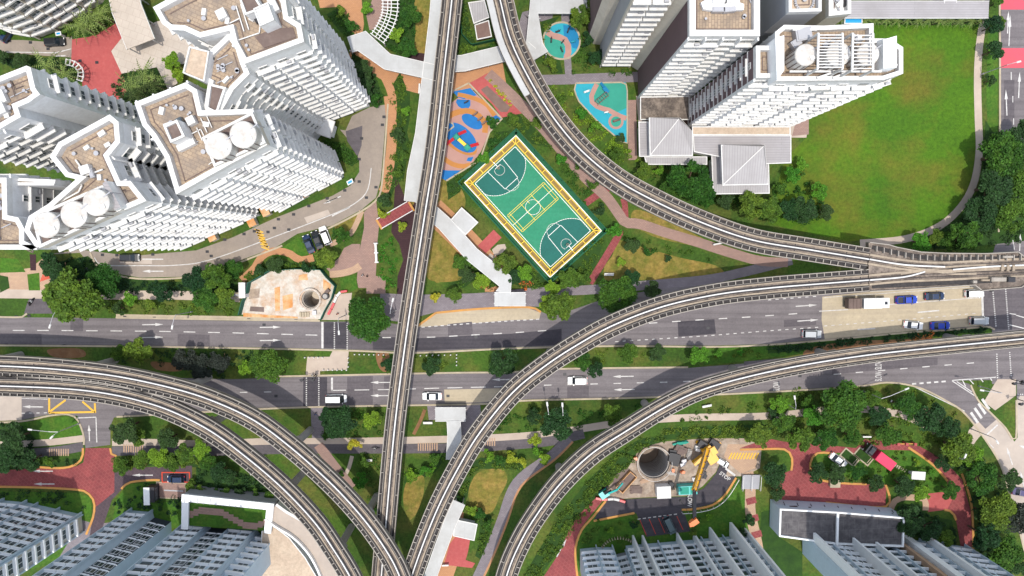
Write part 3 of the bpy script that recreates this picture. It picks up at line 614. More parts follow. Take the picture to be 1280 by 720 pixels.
sheet('lawn',[(952,640),(970,636),(975,672),(1003,690),(1003,740),(940,740),(948,690)],.012,'planting')  # grass strip in the darker planting green, its shade put into the colour
sheet('lawn',[(102,650),(120,655),(165,650),(165,720),(60,720)],.012,'path_grey')
# ---------------------------------------------------------------- buildings
def win_mesh(nm,w,h,frame):
    mb=MB(); mb.box((0,.03,0),(w,.06,h),mi=0); t=.09
    for x in (-w/2,0,w/2): mb.box((x,.06,0),(t,.12,h+t),mi=1)
    for z in (-h/2,h/2): mb.box((0,.061,z),(w+t,.12,t),mi=1)
    me=bpy.data.meshes.new(nm); me.from_pydata(mb.v,[],mb.f); me.materials.append(M['glass_dark']); me.materials.append(M[frame])
    me.polygons.foreach_set('material_index',mb.m); return me
WM={}
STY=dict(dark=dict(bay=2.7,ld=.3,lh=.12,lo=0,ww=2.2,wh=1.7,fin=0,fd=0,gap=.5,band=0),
         ledge=dict(bay=3.3,ld=.85,lh=.26,lo=0.05,ww=1.5,wh=1.1,fin=0,fd=0,gap=.35,band=.0),
         deep=dict(bay=3.0,ld=1.1,lh=.4,lo=0,ww=1.9,wh=1.6,fin=2,fd=.7,gap=.2,band=0),
         band=dict(bay=2.7,ld=.66,lh=.22,lo=0,ww=2.2,wh=1.7,fin=2,fd=.75,gap=.2,band=0),
         few=dict(bay=4.2,ld=.5,lh=.25,lo=0,ww=1.0,wh=1.2,fin=0,fd=0,gap=2.2,band=0),
         shelf=dict(bay=3.2,ld=.8,lh=.5,lo=0,ww=2.2,wh=1.5,fin=1,fd=.5,gap=.0,band=0))
def block(name,label,px,h,base=False,z0=0,wall='white_wall',trim='white_trim',roof='roof_tan',styles={},default='ledge',fl=2.8,drop=1.3,pw=.8,frame='white_trim',cat='apartment block',group=None,walls={},seed=1,ncap=96,acs=True):
    P=Wl(px,0 if base else h); n0=len(P)
    a=sum(p.x*q.y-q.x*p.y for p,q in zip(P,P[1:]+P[:1]))
    idx=list(range(n0))
    if a<0: P=P[::-1]; idx=[(n0-2-i)%n0 for i in range(n0)]      # edge i of the flipped list was edge idx[i]
    cx=sum(p.x for p in P)/n0; cy=sum(p.y for p in P)/n0
    root=empty(name,(cx,cy,z0),0,label,cat,group); rnd=random.Random(seed)
    L=[Vector((p.x-cx,p.y-cy)) for p in P]
    wmats=sorted(set([wall]+list(walls.values())),key=lambda k:k!=wall); mb=MB()
    for i in range(n0):
        p,q=L[i],L[(i+1)%n0]; m=wmats.index(walls.get(idx[i],wall))
        mb.add([(p.x,p.y,0),(q.x,q.y,0),(q.x,q.y,h-z0-drop),(p.x,p.y,h-z0-drop)],[(0,1,2,3)],m)
    mb.build('wall',[M[k] for k in wmats],root)
    mb=MB(); tl=[(p.x,p.y) for p in inset(L,.3)] if False else [tuple(p) for p in L]
    tr=tessellate_polygon([[Vector((p[0],p[1],0)) for p in tl]]); mb.add([(p[0],p[1],h-z0-drop+.02) for p in tl],[up3(t,tl) for t in tr]); mb.build('roof',M[roof],root)
    mb=MB(); ring(mb,L,pw,h-z0-drop,h-z0); mb.build('parapet',M[trim],root)
    nf=int((h-z0-drop-1.5)/fl); wins=[]; led=[MB() for _ in range(nf+1)]; fins=[]; ac=MB()
    for i in range(n0):
        st=styles.get(idx[i],default); p,q=L[i],L[(i+1)%n0]; e=(q-p); ln=e.length
        if not st or ln<2.6: continue
        S=STY[st]; e.normalize(); nrm=Vector((e.y,-e.x)); ang=math.atan2(e.y,e.x)
        mid=(p+q)/2+Vector((cx,cy)); vis=nrm.dot(-mid)>0
        nb=max(1,int(round(ln/S['bay']))); bw=ln/nb
        for k in range(1,nf+1):
            z=k*fl+.2
            mm_=(p+q)/2+nrm*.08; led[k].box((mm_.x,mm_.y,z+S['lo']),(ln+.1,.16,.18),ang)
            for j in range(nb):
                c=p+e*(bw*(j+.5)); g=S['gap']; d=S['ld']*(1 if (j%3)!=2 else .62)
                cc=c+nrm*(d/2); led[k].box((cc.x,cc.y,z+S['lo']),(bw-g if g<bw*.6 else bw*.5,d,S['lh']),ang)
                wz=z+S['lo']+S['lh']/2+.08+S['wh']/2
                if k<nf or wz+S['wh']/2<h-z0-drop: wins.append((0 if vis else 1,(c+Vector((cx,cy))).length,c,ang,wz,S,nrm,min(1.0,(bw-.5)/S['ww'])))
                if acs and vis and rnd.random()<.20:
                    a2=c+e*(bw*.22)+nrm*(d*.6); ac.box((a2.x,a2.y,z+S['lh']/2+.3),(.8,.35,.6),ang)
        if S['fin']:
            fb=MB()
            for j in range(0,nb+1,S['fin']):
                c=p+e*(bw*j)+nrm*(S['fd']/2); fb=MB(); fb.box((c.x,c.y,(h-z0)/2-.3),(.28,S['fd'],h-z0-.9),ang); fins.append(fb)
    for k in range(1,nf+1):
        if led[k].v: led[k].build('window_ledge',M['blue_trim' if trim=='blue_trim' else trim],root)
    for fb in fins[:60]: fb.build('fin',M[wall],root)
    if ac.v: tag(ac.build('air_conditioner',M['grey_metal'],root),kind='stuff')
    wins.sort(key=lambda t:(t[0],t[1])); rest=MB()
    for n,(v,d,c,ang,wz,S,nrm,sx) in enumerate(wins):
        key=(S['ww'],S['wh'],frame)
        if key not in WM: WM[key]=win_mesh('window',S['ww'],S['wh'],frame)
        if n<ncap:
            w=bpy.data.objects.new('window',WM[key]); COL.objects.link(w); w.parent=root
            w.location=(c.x,c.y,wz); w.rotation_euler=(0,0,ang+math.pi); w.scale=(sx,1,1)
        else:
            cc=c+nrm*.03; rest.box((cc.x,cc.y,wz),(S['ww']*sx,.07,S['wh']),ang,0)
    if rest.v: tag(rest.build('window',M['glass_dark'],root),'further windows on the same walls',kind='stuff')
    Pw=[(p.x,p.y) for p in inset(L,1.5)] if False else inset(L,1.5); zr=h-z0-drop+.02
    if h-z0>20:
        mb=MB()
        for p,q in zip(Pw,Pw[1:]+Pw[:1]):
            if (Vector(p)-Vector(q)).length>1.5: mb.beam((p[0],p[1],zr+.05),(q[0],q[1],zr+.05),.16,.1)
        mb.build('roof_gutter',M['roof_brown'],root)
        xs=[p[0] for p in Pw]; ys=[p[1] for p in Pw]; made=0; tries=0
        while made<16 and tries<300:
            tries+=1; x=rnd.uniform(min(xs),max(xs)); y=rnd.uniform(min(ys),max(ys)); w=W(640,308,0)
            if abs(cx+x)>150 or cy+y>75: continue
            ins=False; jj=len(Pw)-1
            for ii in range(len(Pw)):
                if (Pw[ii][1]>y)!=(Pw[jj][1]>y) and x<(Pw[jj][0]-Pw[ii][0])*(y-Pw[ii][1])/(Pw[jj][1]-Pw[ii][1])+Pw[ii][0]: ins=not ins
                jj=ii
            if not ins: continue
            made+=1; k=rnd.random(); mb=MB()
            if k<.55: s_=rnd.uniform(.25,.6); mb.cyl((x,y),s_*.5,zr,zr+.5,10); mb.cyl((x,y),s_*.7,zr+.5,zr+.58,10); mb.build('roof_vent',M['grey_metal'],root)
            elif k<.8: mb.box((x,y,zr+.3),(rnd.uniform(.6,1.3),rnd.uniform(.5,1.0),.6),rnd.uniform(0,1.5)); mb.build('roof_unit',M['white_trim'],root)
            else: an=rnd.choice((.42,1.99)); l_=rnd.uniform(1.5,3.5); mb.beam((x-math.cos(an)*l_/2,y-math.sin(an)*l_/2,zr+.2),(x+math.cos(an)*l_/2,y+math.sin(an)*l_/2,zr+.2),.14); mb.build('roof_pipe',M['grey_metal'],root)
    return root
def rel(root,x,y,z):
    w=W(x,y,z); l=root.location; return Vector((w.x-l.x,w.y-l.y,z-l.z))
def part_prism(root,name,px,ztop,z0,z1,m,top=None,inset_w=0):
    """raised piece on a roof, outline read at height ztop"""
    P=[rel(root,x,y,ztop) for x,y in px]; mb=MB(); mb.prism(P,z0-root.location.z,z1-root.location.z,0,True,topmi=1 if top else 0)
    o=mb.build(name,[M[m]]+([M[top]] if top else []),root)
    if inset_w:
        mb=MB(); ring(mb,[p for p in P],inset_w,z1-root.location.z-.02,z1-root.location.z+.5); mb.build('rim',M['white_trim'],o)
    return o
def tank(root,x,y,r,zb,zt):
    c=rel(root,x,y,zt); mb=MB(); zb-=root.location.z; zt_=zt-root.location.z
    mb.cyl((c.x,c.y),r,zb,zt_-.25,28); mb.cyl((c.x,c.y),r,zt_-.25,zt_-.12,28,r2=r*.93); mb.cyl((c.x,c.y),r*.93,zt_-.12,zt_,28,r2=r*.2)
    o=mb.build('water_tank',M['white_tank'],root)
    mb=MB(); mb.box((c.x+r*.55,c.y-r*.3,zt_),(.7,.7,.3),.4); mb.build('tank_hatch',M['white_trim'],o)
    mb=MB(); mb.beam((c.x+r*.6,c.y+r*.4,zt_-.1),(c.x+r*1.08,c.y+r*.75,zt_-.1),.16); mb.beam((c.x+r*1.08,c.y+r*.75,zt_),(c.x+r*1.08,c.y+r*.75,zb),.16)
    mb.build('tank_pipe',M['grey_metal'],o)
    mb=MB()
    for a in np.linspace(2.2,5.6,9): mb.beam((c.x+r*1.02*math.cos(a),c.y+r*1.02*math.sin(a),zb),(c.x+r*1.02*math.cos(a),c.y+r*1.02*math.sin(a),zt_-.4),.1)
    mb.build('tank_strap',M['roof_brown'],o)
def clutter(root,boxes,z):
    for (x,y,w,d,hh,a,m) in boxes:
        c=rel(root,x,y,z); mb=MB(); mb.box((c.x,c.y,c.z+hh/2),(w,d,hh),a); mb.box((c.x,c.y,c.z+hh+.06),(w*.8,d*.8,.12),a); mb.build('roof_unit',M[m],root)
def pipes(root,paths,z,w=.22,m='white_trim'):
    for p in paths:
        q=[rel(root,x,y,z) for x,y in p]; mb=MB()
        for a,b in zip(q[:-1],q[1:]): mb.beam(a+Vector((0,0,.3)),b+Vector((0,0,.3)),w)
        mb.build('roof_pipe',M[m],root)
UL='white towers of the north-west estate'; H1=50
t=block('apartment_tower','white tower at the left edge with a stepped tan roof, above the three-tank tower',[(-60,118),(0,95),(33,82),(38,84),(44,110),(50,118),(36,128),(22,134),(26,146),(0,161),(-60,190)],H1,group=UL,styles={4:'shelf',5:'few',6:'shelf',8:'deep'},default='ledge',seed=2)
clutter(t,[(4,138,2.2,1.8,1.3,.4,'white_trim'),(0,125,3,2,1,.4,'white_trim')],H1-1.2); pipes(t,[[(14,100),(20,112),(30,108)],[(14,100),(20,120)]],H1-1.2,.12,'roof_brown')
T2=block('apartment_tower','white stepped tower with three round water tanks in a row on its tan roof',[(62,196),(73,178),(137,143),(148,152),(150,178),(136,195),(150,226),(163,226),(183,251),(45,310),(30,288),(36,270),(60,255),(95,224),(82,221)],H1,group=UL,styles={2:'shelf',4:'deep',5:'deep',8:'ledge',0:'few',1:'few'},seed=3)
part_prism(T2,'tank_enclosure',[(37,270),(126,231),(150,262),(47,310)],H1+1.2,H1-1.2,H1+.3,'cream_wall','roof_brown',.45)
for (x,y,r) in ((57,281,2.05),(91,268,2.1),(119,253,2.1)): tank(T2,x,y,r,H1+.3,H1+3.4)
part_prism(T2,'stair_roof',[(128,229),(133,226),(151,259),(143,263)],H1+1.8,H1-1.2,H1+1.8,'white_wall','metal_roof_tilted')
clutter(T2,[(111,213,1.6,1.4,1.2,.3,'white_trim'),(118,217,.7,1.5,.9,.3,'grey_metal')],H1-1.2)
pipes(T2,[[(96,200),(106,214),(116,214)],[(98,224),(130,212)],[(60,262),(100,240),(104,232),(96,224)],[(66,266),(106,246)]],H1-1.1)
T3=block('apartment_tower','white tower with two round water tanks and a brown stair roof',[(168,128),(232,103),(246,112),(252,138),(316,136),(334,181),(290,204),(220,243),(206,197),(190,171),(178,157)],H1,group=UL,styles={0:'shelf',8:'deep',7:'ledge'},seed=4)
part_prism(T3,'tank_enclosure',[(251,171),(314,139),(331,178),(266,208)],H1+1.2,H1-1.2,H1+.3,'cream_wall','roof_brown',.4)
for (x,y,r) in ((272,182,2.1),(303,168,2.1)): tank(T3,x,y,r,H1+.3,H1+3.4)
part_prism(T3,'stair_roof',[(206,158),(223,150),(233,171),(215,179)],H1+1.8,H1-1.2,H1+1.8,'white_wall','roof_brown',.35)
clutter(T3,[(242,152,1.3,1.3,1.2,.45,'white_trim'),(231,160,1,3.2,.9,.45,'glass_grey'),(236,182,3.0,1.0,1.1,.45,'white_trim')],H1-1.2)
pipes(T3,[[(247,160),(254,176)],[(252,148),(260,166)],[(258,142),(266,160)],[(240,168),(252,162),(256,170)],[(262,206),(270,200),(292,196)]],H1-1.1,.14)
T4=block('apartment_tower','large white tower at the top with a wide tan roof beside the covered walkway',[(191,9),(222,-8),(330,-60),(345,-24),(356,-5),(360,20),(376,30),(380,52),(305,80),(291,54),(287,38),(250,47),(230,38),(213,37),(203,30)],H1,group=UL,styles={4:'deep',3:'deep',5:'few',7:'ledge',9:'shelf',8:'shelf',11:'few'},seed=5)
part_prism(T4,'stair_roof',[(299,-4),(316,-10),(330,12),(308,20)],H1+1.6,H1-1.2,H1+1.6,'white_wall','roof_brown',.3)
part_prism(T4,'lift_motor_room',[(318,12),(336,4),(344,26),(326,34)],H1+2,H1-1.2,H1+2,'white_wall',None,.2)
clutter(T4,[(280,20,1.5,1.5,1.2,.45,'white_trim'),(330,24,2.6,.7,.8,.45,'dark_metal'),(344,8,1.2,2.4,1.2,.45,'white_trim')],H1-1.2)
pipes(T4,[[(290,54),(325,42),(326,34)],[(296,8),(306,40)],[(302,6),(312,38)],[(288,30),(300,24)],[(350,0),(366,30)]],H1-1.1,.16)
for nm,px,m in (('roof_patch',[(318,46),(340,36),(366,34),(370,46),(330,60)],'roof_brown'),): part_prism(T4,nm,px,H1-1.1,H1-1.28,H1-1.1,m)
T34=block('apartment_tower','narrow white link tower with a long brown roof strip',[(262,64),(287,40),(300,58),(306,78),(312,92),(292,112),(272,148),(254,139),(260,104),(232,92),(238,58)],H1-1.5,group=UL,styles={4:'few',5:'few',3:'few'},default=None,roof='roof_tan',seed=6,drop=.8)
part_prism(T34,'roof_strip',[(263,105),(284,110),(273,143),(259,136)],H1-1.3,H1-2.3,H1-1.3,'white_wall','roof_brown',.35)
part_prism(T34,'lift_motor_room',[(230,92),(238,59),(263,65),(257,103)],H1-.5,H1-2.3,H1-.5,'white_wall','gravel_roof',.2)
clutter(T34,[(264,76,1,1.2,.6,-.25,'glass_grey'),(262,84,1,1.2,.6,-.25,'glass_grey'),(260,92,1,1.2,.6,-.25,'glass_grey')],H1-2.3)
T5=block('apartment_tower','white tower cut by the left edge below the three-tank tower',[(-60,222),(8,222),(9,269),(23,272),(30,285),(30,301),(46,309),(46,312),(-60,312)],H1,group=UL,styles={1:'few',7:None,0:'deep'},seed=7)
pipes(T5,[[(2,262),(2,296)],[(12,262),(12,268)]],H1-1.2,.1,'roof_brown')
part_prism(T5,'roof_terrace',[(10,222),(72,225),(70,232),(10,232)],H1-3,H1-12,H1-3,'white_wall','roof_tan',.5)
T6=block('apartment_block','white slab block with dark balconies in the top left corner',[(28,43),(50,47),(74,38),(86,29),(128,4),(170,-60),(-60,-60),(-40,15)],46,base=True,styles={0:'shelf',1:'shelf',2:'shelf',3:'deep',7:'shelf'},default=None,seed=8,wall='cream_wall')
# north-east estate
UG='white towers of the north-east estate'
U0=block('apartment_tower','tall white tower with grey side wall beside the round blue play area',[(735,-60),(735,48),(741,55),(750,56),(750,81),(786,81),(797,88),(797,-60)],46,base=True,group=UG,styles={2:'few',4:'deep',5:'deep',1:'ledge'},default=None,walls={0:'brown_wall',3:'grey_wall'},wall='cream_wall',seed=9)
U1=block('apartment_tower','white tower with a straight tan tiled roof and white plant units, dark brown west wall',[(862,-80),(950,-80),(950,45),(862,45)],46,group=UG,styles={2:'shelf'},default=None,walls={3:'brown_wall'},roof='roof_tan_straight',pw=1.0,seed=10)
part_prism(U1,'plant_deck',[(877,2),(884,-2),(884,-30),(926,-30),(926,2),(931,4),(931,11),(890,12),(880,10)],46,44.8,45.6,'white_wall')
clutter(U1,[(897,2,2.2,1.2,1.3,0,'white_trim'),(912,2,2.2,1.2,1.3,0,'white_trim'),(896,14,2.0,.8,1.0,0,'grey_metal'),(910,14,2.0,.8,1.0,.1,'grey_metal'),(904,-8,2.2,1.2,1.3,0,'white_trim')],44.8)
mb=MB(); q=[rel(U1,x,y,45) for x,y in ((868,-60),(868,38),(944,38),(944,-60))]
for a,b in zip(q[:-1],q[1:]): mb.beam(a,b,.12)
mb.build('roof_gutter',M['roof_brown'],U1)
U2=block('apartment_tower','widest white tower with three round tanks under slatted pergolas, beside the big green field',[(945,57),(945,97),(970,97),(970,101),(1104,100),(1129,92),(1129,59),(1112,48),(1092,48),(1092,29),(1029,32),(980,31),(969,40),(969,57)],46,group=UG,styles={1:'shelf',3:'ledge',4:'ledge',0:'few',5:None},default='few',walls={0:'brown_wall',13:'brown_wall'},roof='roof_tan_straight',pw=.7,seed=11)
for (x,y,r) in ((1008,68,1.75),(1049,67,1.95),(1086,67,1.8)): tank(U2,x,y,r,44.8,49)
def slats(root,px,z,n,m='white_trim'):
    a,b,c,d=[rel(root,x,y,z) for x,y in px]; mb=MB()
    for k in range(n):
        t=(k+.5)/n; mb.beam(a.lerp(d,t),b.lerp(c,t),.15,.15)
    mb.beam(a,d,.3,.3); mb.beam(b,c,.3,.3)
    for p in (a,b,c,d): mb.beam(p,Vector((p.x,p.y,44.8-root.location.z)),.3)
    mb.build('pergola',M[m],root)
slats(U2,((1023,42),(1053,42),(1053,86),(1022,86)),49.8,12); slats(U2,((1066,42),(1091,42),(1091,88),(1065,88)),50,10)
part_prism(U2,'screen_wall',[(972,45),(983,42),(983,86),(974,98)],49.5,44.8,48.6,'blue_trim')
part_prism(U2,'screen_wall',[(1107,48),(1124,43),(1124,83),(1107,84)],48.5,44.8,47.8,'blue_trim')
clutter(U2,[(1000,46,2.6,2,1.6,.2,'grey_metal'),(992,56,1.6,1.2,1.2,.6,'grey_metal'),(1104,56,2,1.4,1,0,'blue_trim')],44.8)
pipes(U2,[[(986,90),(1100,90)],[(1020,98),(1050,88)],[(1040,98),(1070,86)],[(990,38),(1020,38)],[(1100,80),(1120,82)]],46,.3)
part_prism(U2,'canopy',[(1014,100),(1044,100),(1044,112),(1014,113)],42,40.5,42,'white_trim')
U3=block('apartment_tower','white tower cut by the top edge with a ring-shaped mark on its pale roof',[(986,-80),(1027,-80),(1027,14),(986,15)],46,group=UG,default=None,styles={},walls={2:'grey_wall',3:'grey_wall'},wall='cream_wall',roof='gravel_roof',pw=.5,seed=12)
mb=MB(); c=rel(U3,1005,2,44.8)
for k in range(26):
    a=2*math.pi*k/26; mb.box((c.x+1.5*math.cos(a),c.y+1.5*math.sin(a),c.z+.15),(.4,.25,.3),a)
mb.build('roof_ring',M['grey_metal'],U3)
U4=block('stair_tower','slim cream tower at the top edge beside the long grey walkway roof',[(1036,-60),(1064,-60),(1064,17),(1036,20)],40,group=None,default=None,wall='cream_wall',roof='white_wall',pw=.6,cat='stair tower',seed=13)
clutter(U4,[(1056,2,.5,2,.8,0,'dark_metal')],38.7)
# ledge building joined to podium: low terraces and metal-roofed pavilions
def pavilion(name,label,px,h,m='metal_roof',wall='white_wall',over=.0,cat='pavilion',hip=None,th=.22):
    P=Wl(px,h); cx=sum(p.x for p in P)/len(P); cy=sum(p.y for p in P)/len(P); root=empty(name,(cx,cy,0),0,label,cat)
    L=[(p.x-cx,p.y-cy) for p in P]; mb=MB(); mb.prism(inset(L,.7),0,h-.1); mb.build('wall',M[wall],root)
    mb=MB()
    if hip:
        r=rel(root,hip[0][0],hip[0][1],hip[1]); n=len(L); L2=ccw(L)
        mb.add([(x,y,h) for x,y in L2]+[(r.x,r.y,hip[1])],[(i,(i+1)%n,n) for i in range(n)]); mb.prism(L2,h-th,h-.004)
        rf=mb.build('roof',M[m],root)
        rb=MB()
        for x,y in sorted(L2,key=lambda p:-(p[0]-r.x)**2-(p[1]-r.y)**2)[:1]: rb.beam((x,y,h+.03),(r.x,r.y,hip[1]+.05),.18,.1)
        rb.build('ridge_cap',M['white_trim'],rf)
    else:
        mb.prism(L,h-th,h); mb.build('roof',M[m],root)
    mb=MB(); ring(mb,L,.22,h-th-.02,h+.08); mb.build('gutter',M['white_trim'],root)
    return root
pavilion('pavilion','low weathered brown concrete terrace at the foot of the straight-roofed tower',[(800,121),(862,120),(862,150),(800,150)],4,'deck_concrete',cat='terrace building')
pavilion('pavilion','grey ribbed hip roof at the west end of the low roofs',[(811,147),(850,147),(866,165),(866,195),(812,195)],7,'metal_roof',hip=((848.5,148.5),8.6))
pavilion('pavilion','narrow grey lean-to roof west of the hip roofs',[(798,152),(811,152),(812,196),(799,196)],4.5,'metal_roof_tilted')
pavilion('pavilion','low grey skirt roof along the south of the western hip roof',[(805,195.5),(884,195.5),(884,206),(808,206)],4.2,'metal_roof')
pavilion('pavilion','wide grey ribbed roof directly below the widest white tower',[(866,169),(989,169),(989,204),(958,205),(898,196),(867,190)],6.2,'metal_roof_tilted')
pavilion('pavilion','large square grey hip roof at the south end of the low roofs',[(901,181),(956,181),(960,231),(903,232)],8,'metal_roof',hip=((954,183),9.8))
pavilion('pavilion','low grey skirt roof wrapping the large square hip roof',[(889,194),(961,196),(962,242),(891,243)],4.6,'metal_roof')
pavilion('pavilion','cream terrace strip between the widest tower and the ribbed roof',[(865,158),(988,158),(988,169),(865,169)],6.6,'gravel_roof')
# south-west blocks (their roofs lie outside the picture)
SG='pale blue and white blocks along the south edge'
block('apartment_block','white and pale blue block in the bottom left corner beside the curved orange kerb',[(-80,618),(34,628),(102,643),(104,664),(60,668),(-80,660)],46,base=True,group=SG,wall='blue_wall',trim='blue_trim',frame='blue_trim',styles={0:'band',1:'band',2:'shelf',3:None,4:None},default=None,seed=14,acs=False,walls={2:'cream_wall'})
block('apartment_block','pale blue block with an east bay coloured dark for shade, second block from the bottom left corner',[(165,638),(191,640),(193,647),(214,652),(215,676),(165,674)],46,base=True,group=SG,wall='blue_wall',trim='blue_trim',frame='blue_trim',styles={0:'band',2:'dark'},default=None,walls={2:'recess_shade_tone',3:'blue_wall'},seed=15,acs=False)
block('apartment_block','wide pale blue block behind the patterned roof garden',[(233,654),(262,656),(264,660),(290,662),(291,658),(322,661),(324,668),(345,671),(347,694),(233,690)],46,base=True,group=SG,wall='blue_wall',trim='blue_trim',frame='blue_trim',styles={0:'band',2:'dark',4:'band',6:'shelf'},default=None,walls={2:'recess_shade_tone'},seed=16,acs=False)
B4=block('apartment_block','pale blue block with tall white fins below the construction site',[(725,686),(745,684),(765,684),(765,694),(782,690),(782,682),(930,669),(934,700),(725,712)],46,base=True,group=SG,wall='blue_wall',trim='blue_trim',frame='blue_trim',styles={0:'band',1:'band',5:'band',3:'band'},default=None,walls={3:'grey_wall'},seed=17,acs=False)
B5=block('apartment_block','long pale blue block in the bottom right behind the black roof',[(1003,668),(1052,674),(1132,679),(1134,674),(1205,683),(1207,704),(1003,692)],46,base=True,group=SG,wall='blue_wall',trim='blue_trim',frame='blue_trim',styles={0:'band',1:'band',3:'band'},default=None,seed=18,acs=False)
def fins(root,items,m='blue_trim',nm='party_wall'):
    for (x,y,w,d,hh) in items:
        c=rel(root,x,y,0); mb=MB(); mb.box((c.x,c.y+d/2-.2,hh/2),(w,d,hh)); mb.build(nm,M[m],root)
fins(B4,[(846,677,.45,2.4,46),(867,676,.45,2.2,46),(791,681,.45,2.6,46),(803,681,.45,2.6,46),(887,672,.45,2.8,46),(913,669,.6,3.4,46),(931,672,.5,2.6,46)])
fins(B5,[(1052,674,.5,3.0,46),(1080,674,.5,2.0,46),(1131,680,1.6,2.4,46),(1153,676,.7,2.4,46),(1005,668,.6,3,46)])
fins(B5,[(1118,678,.9,1.6,46)],'path_tan')
t=block('podium_block','low block with a black weathered panel roof in two levels and white edges, bottom right',[(975,636),(1048,640),(1131,647),(1130,684),(1046,681),(974,671)],6,default=None,wall='blue_wall',trim='blue_trim',roof='roof_black',drop=.5,pw=.35,cat='podium block',seed=19)
mb=MB(); a=rel(t,1047,641,6); b=rel(t,1046,681,6); mb.beam(a,b,.5,.5); mb.build('roof_step',M['blue_trim'],t)
mb=MB()
for k in range(9):
    a=rel(t,980+k*17,628+k*1.3,3); mb.beam((a.x,a.y,2.6),(a.x,a.y-1.4,5.4),.12)
    mb.box((a.x+1.5,a.y-.6,4),(2.4,.15,.6))
mb.build('louvre',M['dark_metal'],t)
# roof garden deck
def deck(name,label,outer,inner,h,cat):
    P=Wl(outer,h); cx=sum(p.x for p in P)/len(P); cy=sum(p.y for p in P)/len(P); root=empty(name,(cx,cy,0),0,label,cat)
    L=[(p.x-cx,p.y-cy) for p in P]; mb=MB(); mb.prism(L,0,h-1.0); mb.build('deck_slab',M['grey_wall'],root)
    return root,L
D,L=deck('roof_garden','podium roof garden of green and pink paving zigzags inside a pale frame',[(229,618),(342,630),(338,664),(228,657)],None,6,'roof garden')
mb=MB(); Q_=[rel(D,x,y,5.6) for x,y in ((231.5,657),(232,622),(338,633),(335,662))]
for a_,b_ in zip(Q_[:-1],Q_[1:]):
    e_=(b_-a_).normalized(); dz_=Vector((0,0,.02 if abs(e_.x)>.5 else 0)); mb.beam(a_-e_*.8+dz_,b_+e_*.8+dz_,1.6,.5)
mb.build('frame_canopy',M['blue_trim'],D)
sh=[rel(D,x,y,5.1) for x,y in ((236,628),(337,638),(334,664),(235,657))]; mb=MB(); mb.prism(sh,5.0,5.06); mb.build('planting_bed',M['lawn'],D)
mb=MB()
def cell(i,j): return sh[0].lerp(sh[1],i).lerp(sh[3].lerp(sh[2],i),j)
N=16
for k in range(N):
    u=(k+.5)/N; c=.52-.27*math.sin(6.0*u); step=round(c*10)/10
    for j in range(3):
        for i in range(2):
            p=cell(u-.25/N+i*.5/N,step-.1+j*.1); mb.box((p.x,p.y,5.1),(19/N/2*.97,.5,.1),-.1)
mb.build('paving_zigzag',M['path_pink'],D)
mb=MB(); q=[(229,618),(342,630)]
for k in range(14):
    a=W(231+k*8,620+k*.85,6); b=W(230.5+k*8,628+k*.75,6); l=D.location; mb.beam((a.x-l.x,a.y-l.y,6.03),(b.x-l.x,b.y-l.y,6.03),.08,.06)
mb.build('panel_joint',M['grey_metal'],D)
# curved ramp beside the guideway
def curved_wall(name,label,cat,px,h,w,m,z0=0,parts=()):
    P=[W(x,y,h) for x,y in px]; P=resample(catmull(P,sub=6),1.5); c=P[len(P)//2].copy(); c.z=0; root=empty(name,c,0,label,cat)
    P=[Vector((p.x-c.x,p.y-c.y,0)) for p in P]; N=frames(P)
    for (nm,a,b,za,zb,mm) in parts:
        mb=MB(); ribbon(mb,P,N,a,b,za,zb); mb.build(nm,M[mm],root)
    return root
curved_wall('curved_ramp','curved pale concrete ramp between the roof garden and the double guideway','ramp',[(338,640),(352,650),(372,662),(392,682),(406,705),(416,732),(424,770)],6,3,'x',parts=(('ramp_slab',-1.9,1.9,0,5.2,'concrete_road'),('parapet',-2.3,-1.9,0,6.2,'blue_trim'),('parapet',1.9,2.5,0,6.0,'white_wall')))
pavilion('podium_block','sand coloured gravel roof inside the curve of the ramp',[(327,664),(340,655),(362,672),(382,697),(398,724),(404,760),(322,760)],4.6,'gravel_roof',cat='gravel roof')
# ---- covered walkways
_LH=[0]
def linkway(label,px,w,h=3.4,m='walk_roof',posts=True,curve=False):
    _LH[0]+=1; h+=_LH[0]*.031
    P=[W(x,y,h) for x,y in px]
    c=P[len(P)//2].copy(); c.z=0; root=empty('covered_walkway',c,0,label,'covered walkway')
    P=[Vector((p.x-c.x,p.y-c.y,0)) for p in P]; mb=MB()
    if curve: P=catmull(P,sub=5)
    N=frames(P)
    # mitre the corners
    for i in range(1,len(P)-1):
        d1=(P[i]-P[i-1]).normalized(); N[i]=N[i]/max(.6,abs(N[i].dot(Vector((-d1.y,d1.x,0)))))
    ribbon(mb,P,N,-w/2,w/2,h-.25,h); mb.build('roof',M[m],root)
    mb=MB(); ribbon(mb,P,N,-w/2-.12,-w/2,h-.35,h+.08); ribbon(mb,P,N,w/2,w/2+.12,h-.35,h+.08); mb.build('gutter',M['white_trim'],root)
    if posts:
        Q=resample(P,4.5); NN=frames(Q)
        for q,n in zip(Q,NN):
            for s in (-1,1):
                mb=MB(); p=q+n*s*(w/2-.5); mb.box((p.x,p.y,(h-.25)/2),(.22,.22,h-.25)); mb.build('post',M['grey_metal'],root)
    return root
linkway('long white walkway roof running beside the straight guideway down from the top edge',[(549,-20),(546,20),(540,70),(534,118),(528,168),(518,215),(514,252)],3.1)
linkway('bent white walkway roof from the large top tower to the straight guideway',[(437,56),(452,51),(484,77),(545,91)],3.3)
linkway('short white walkway roof between the straight guideway and the curving guideway',[(560,80),(579,79),(632,66)],3.4)
linkway('diagonal white walkway roof running down to the upper road bus stop',[(536,262),(556,280),(590,318),(632,352),(629,366)],3.3)
linkway('white bus shelter roof at the head of the upper road lay-by',[(618,374),(657,374)],3.0,3.3)
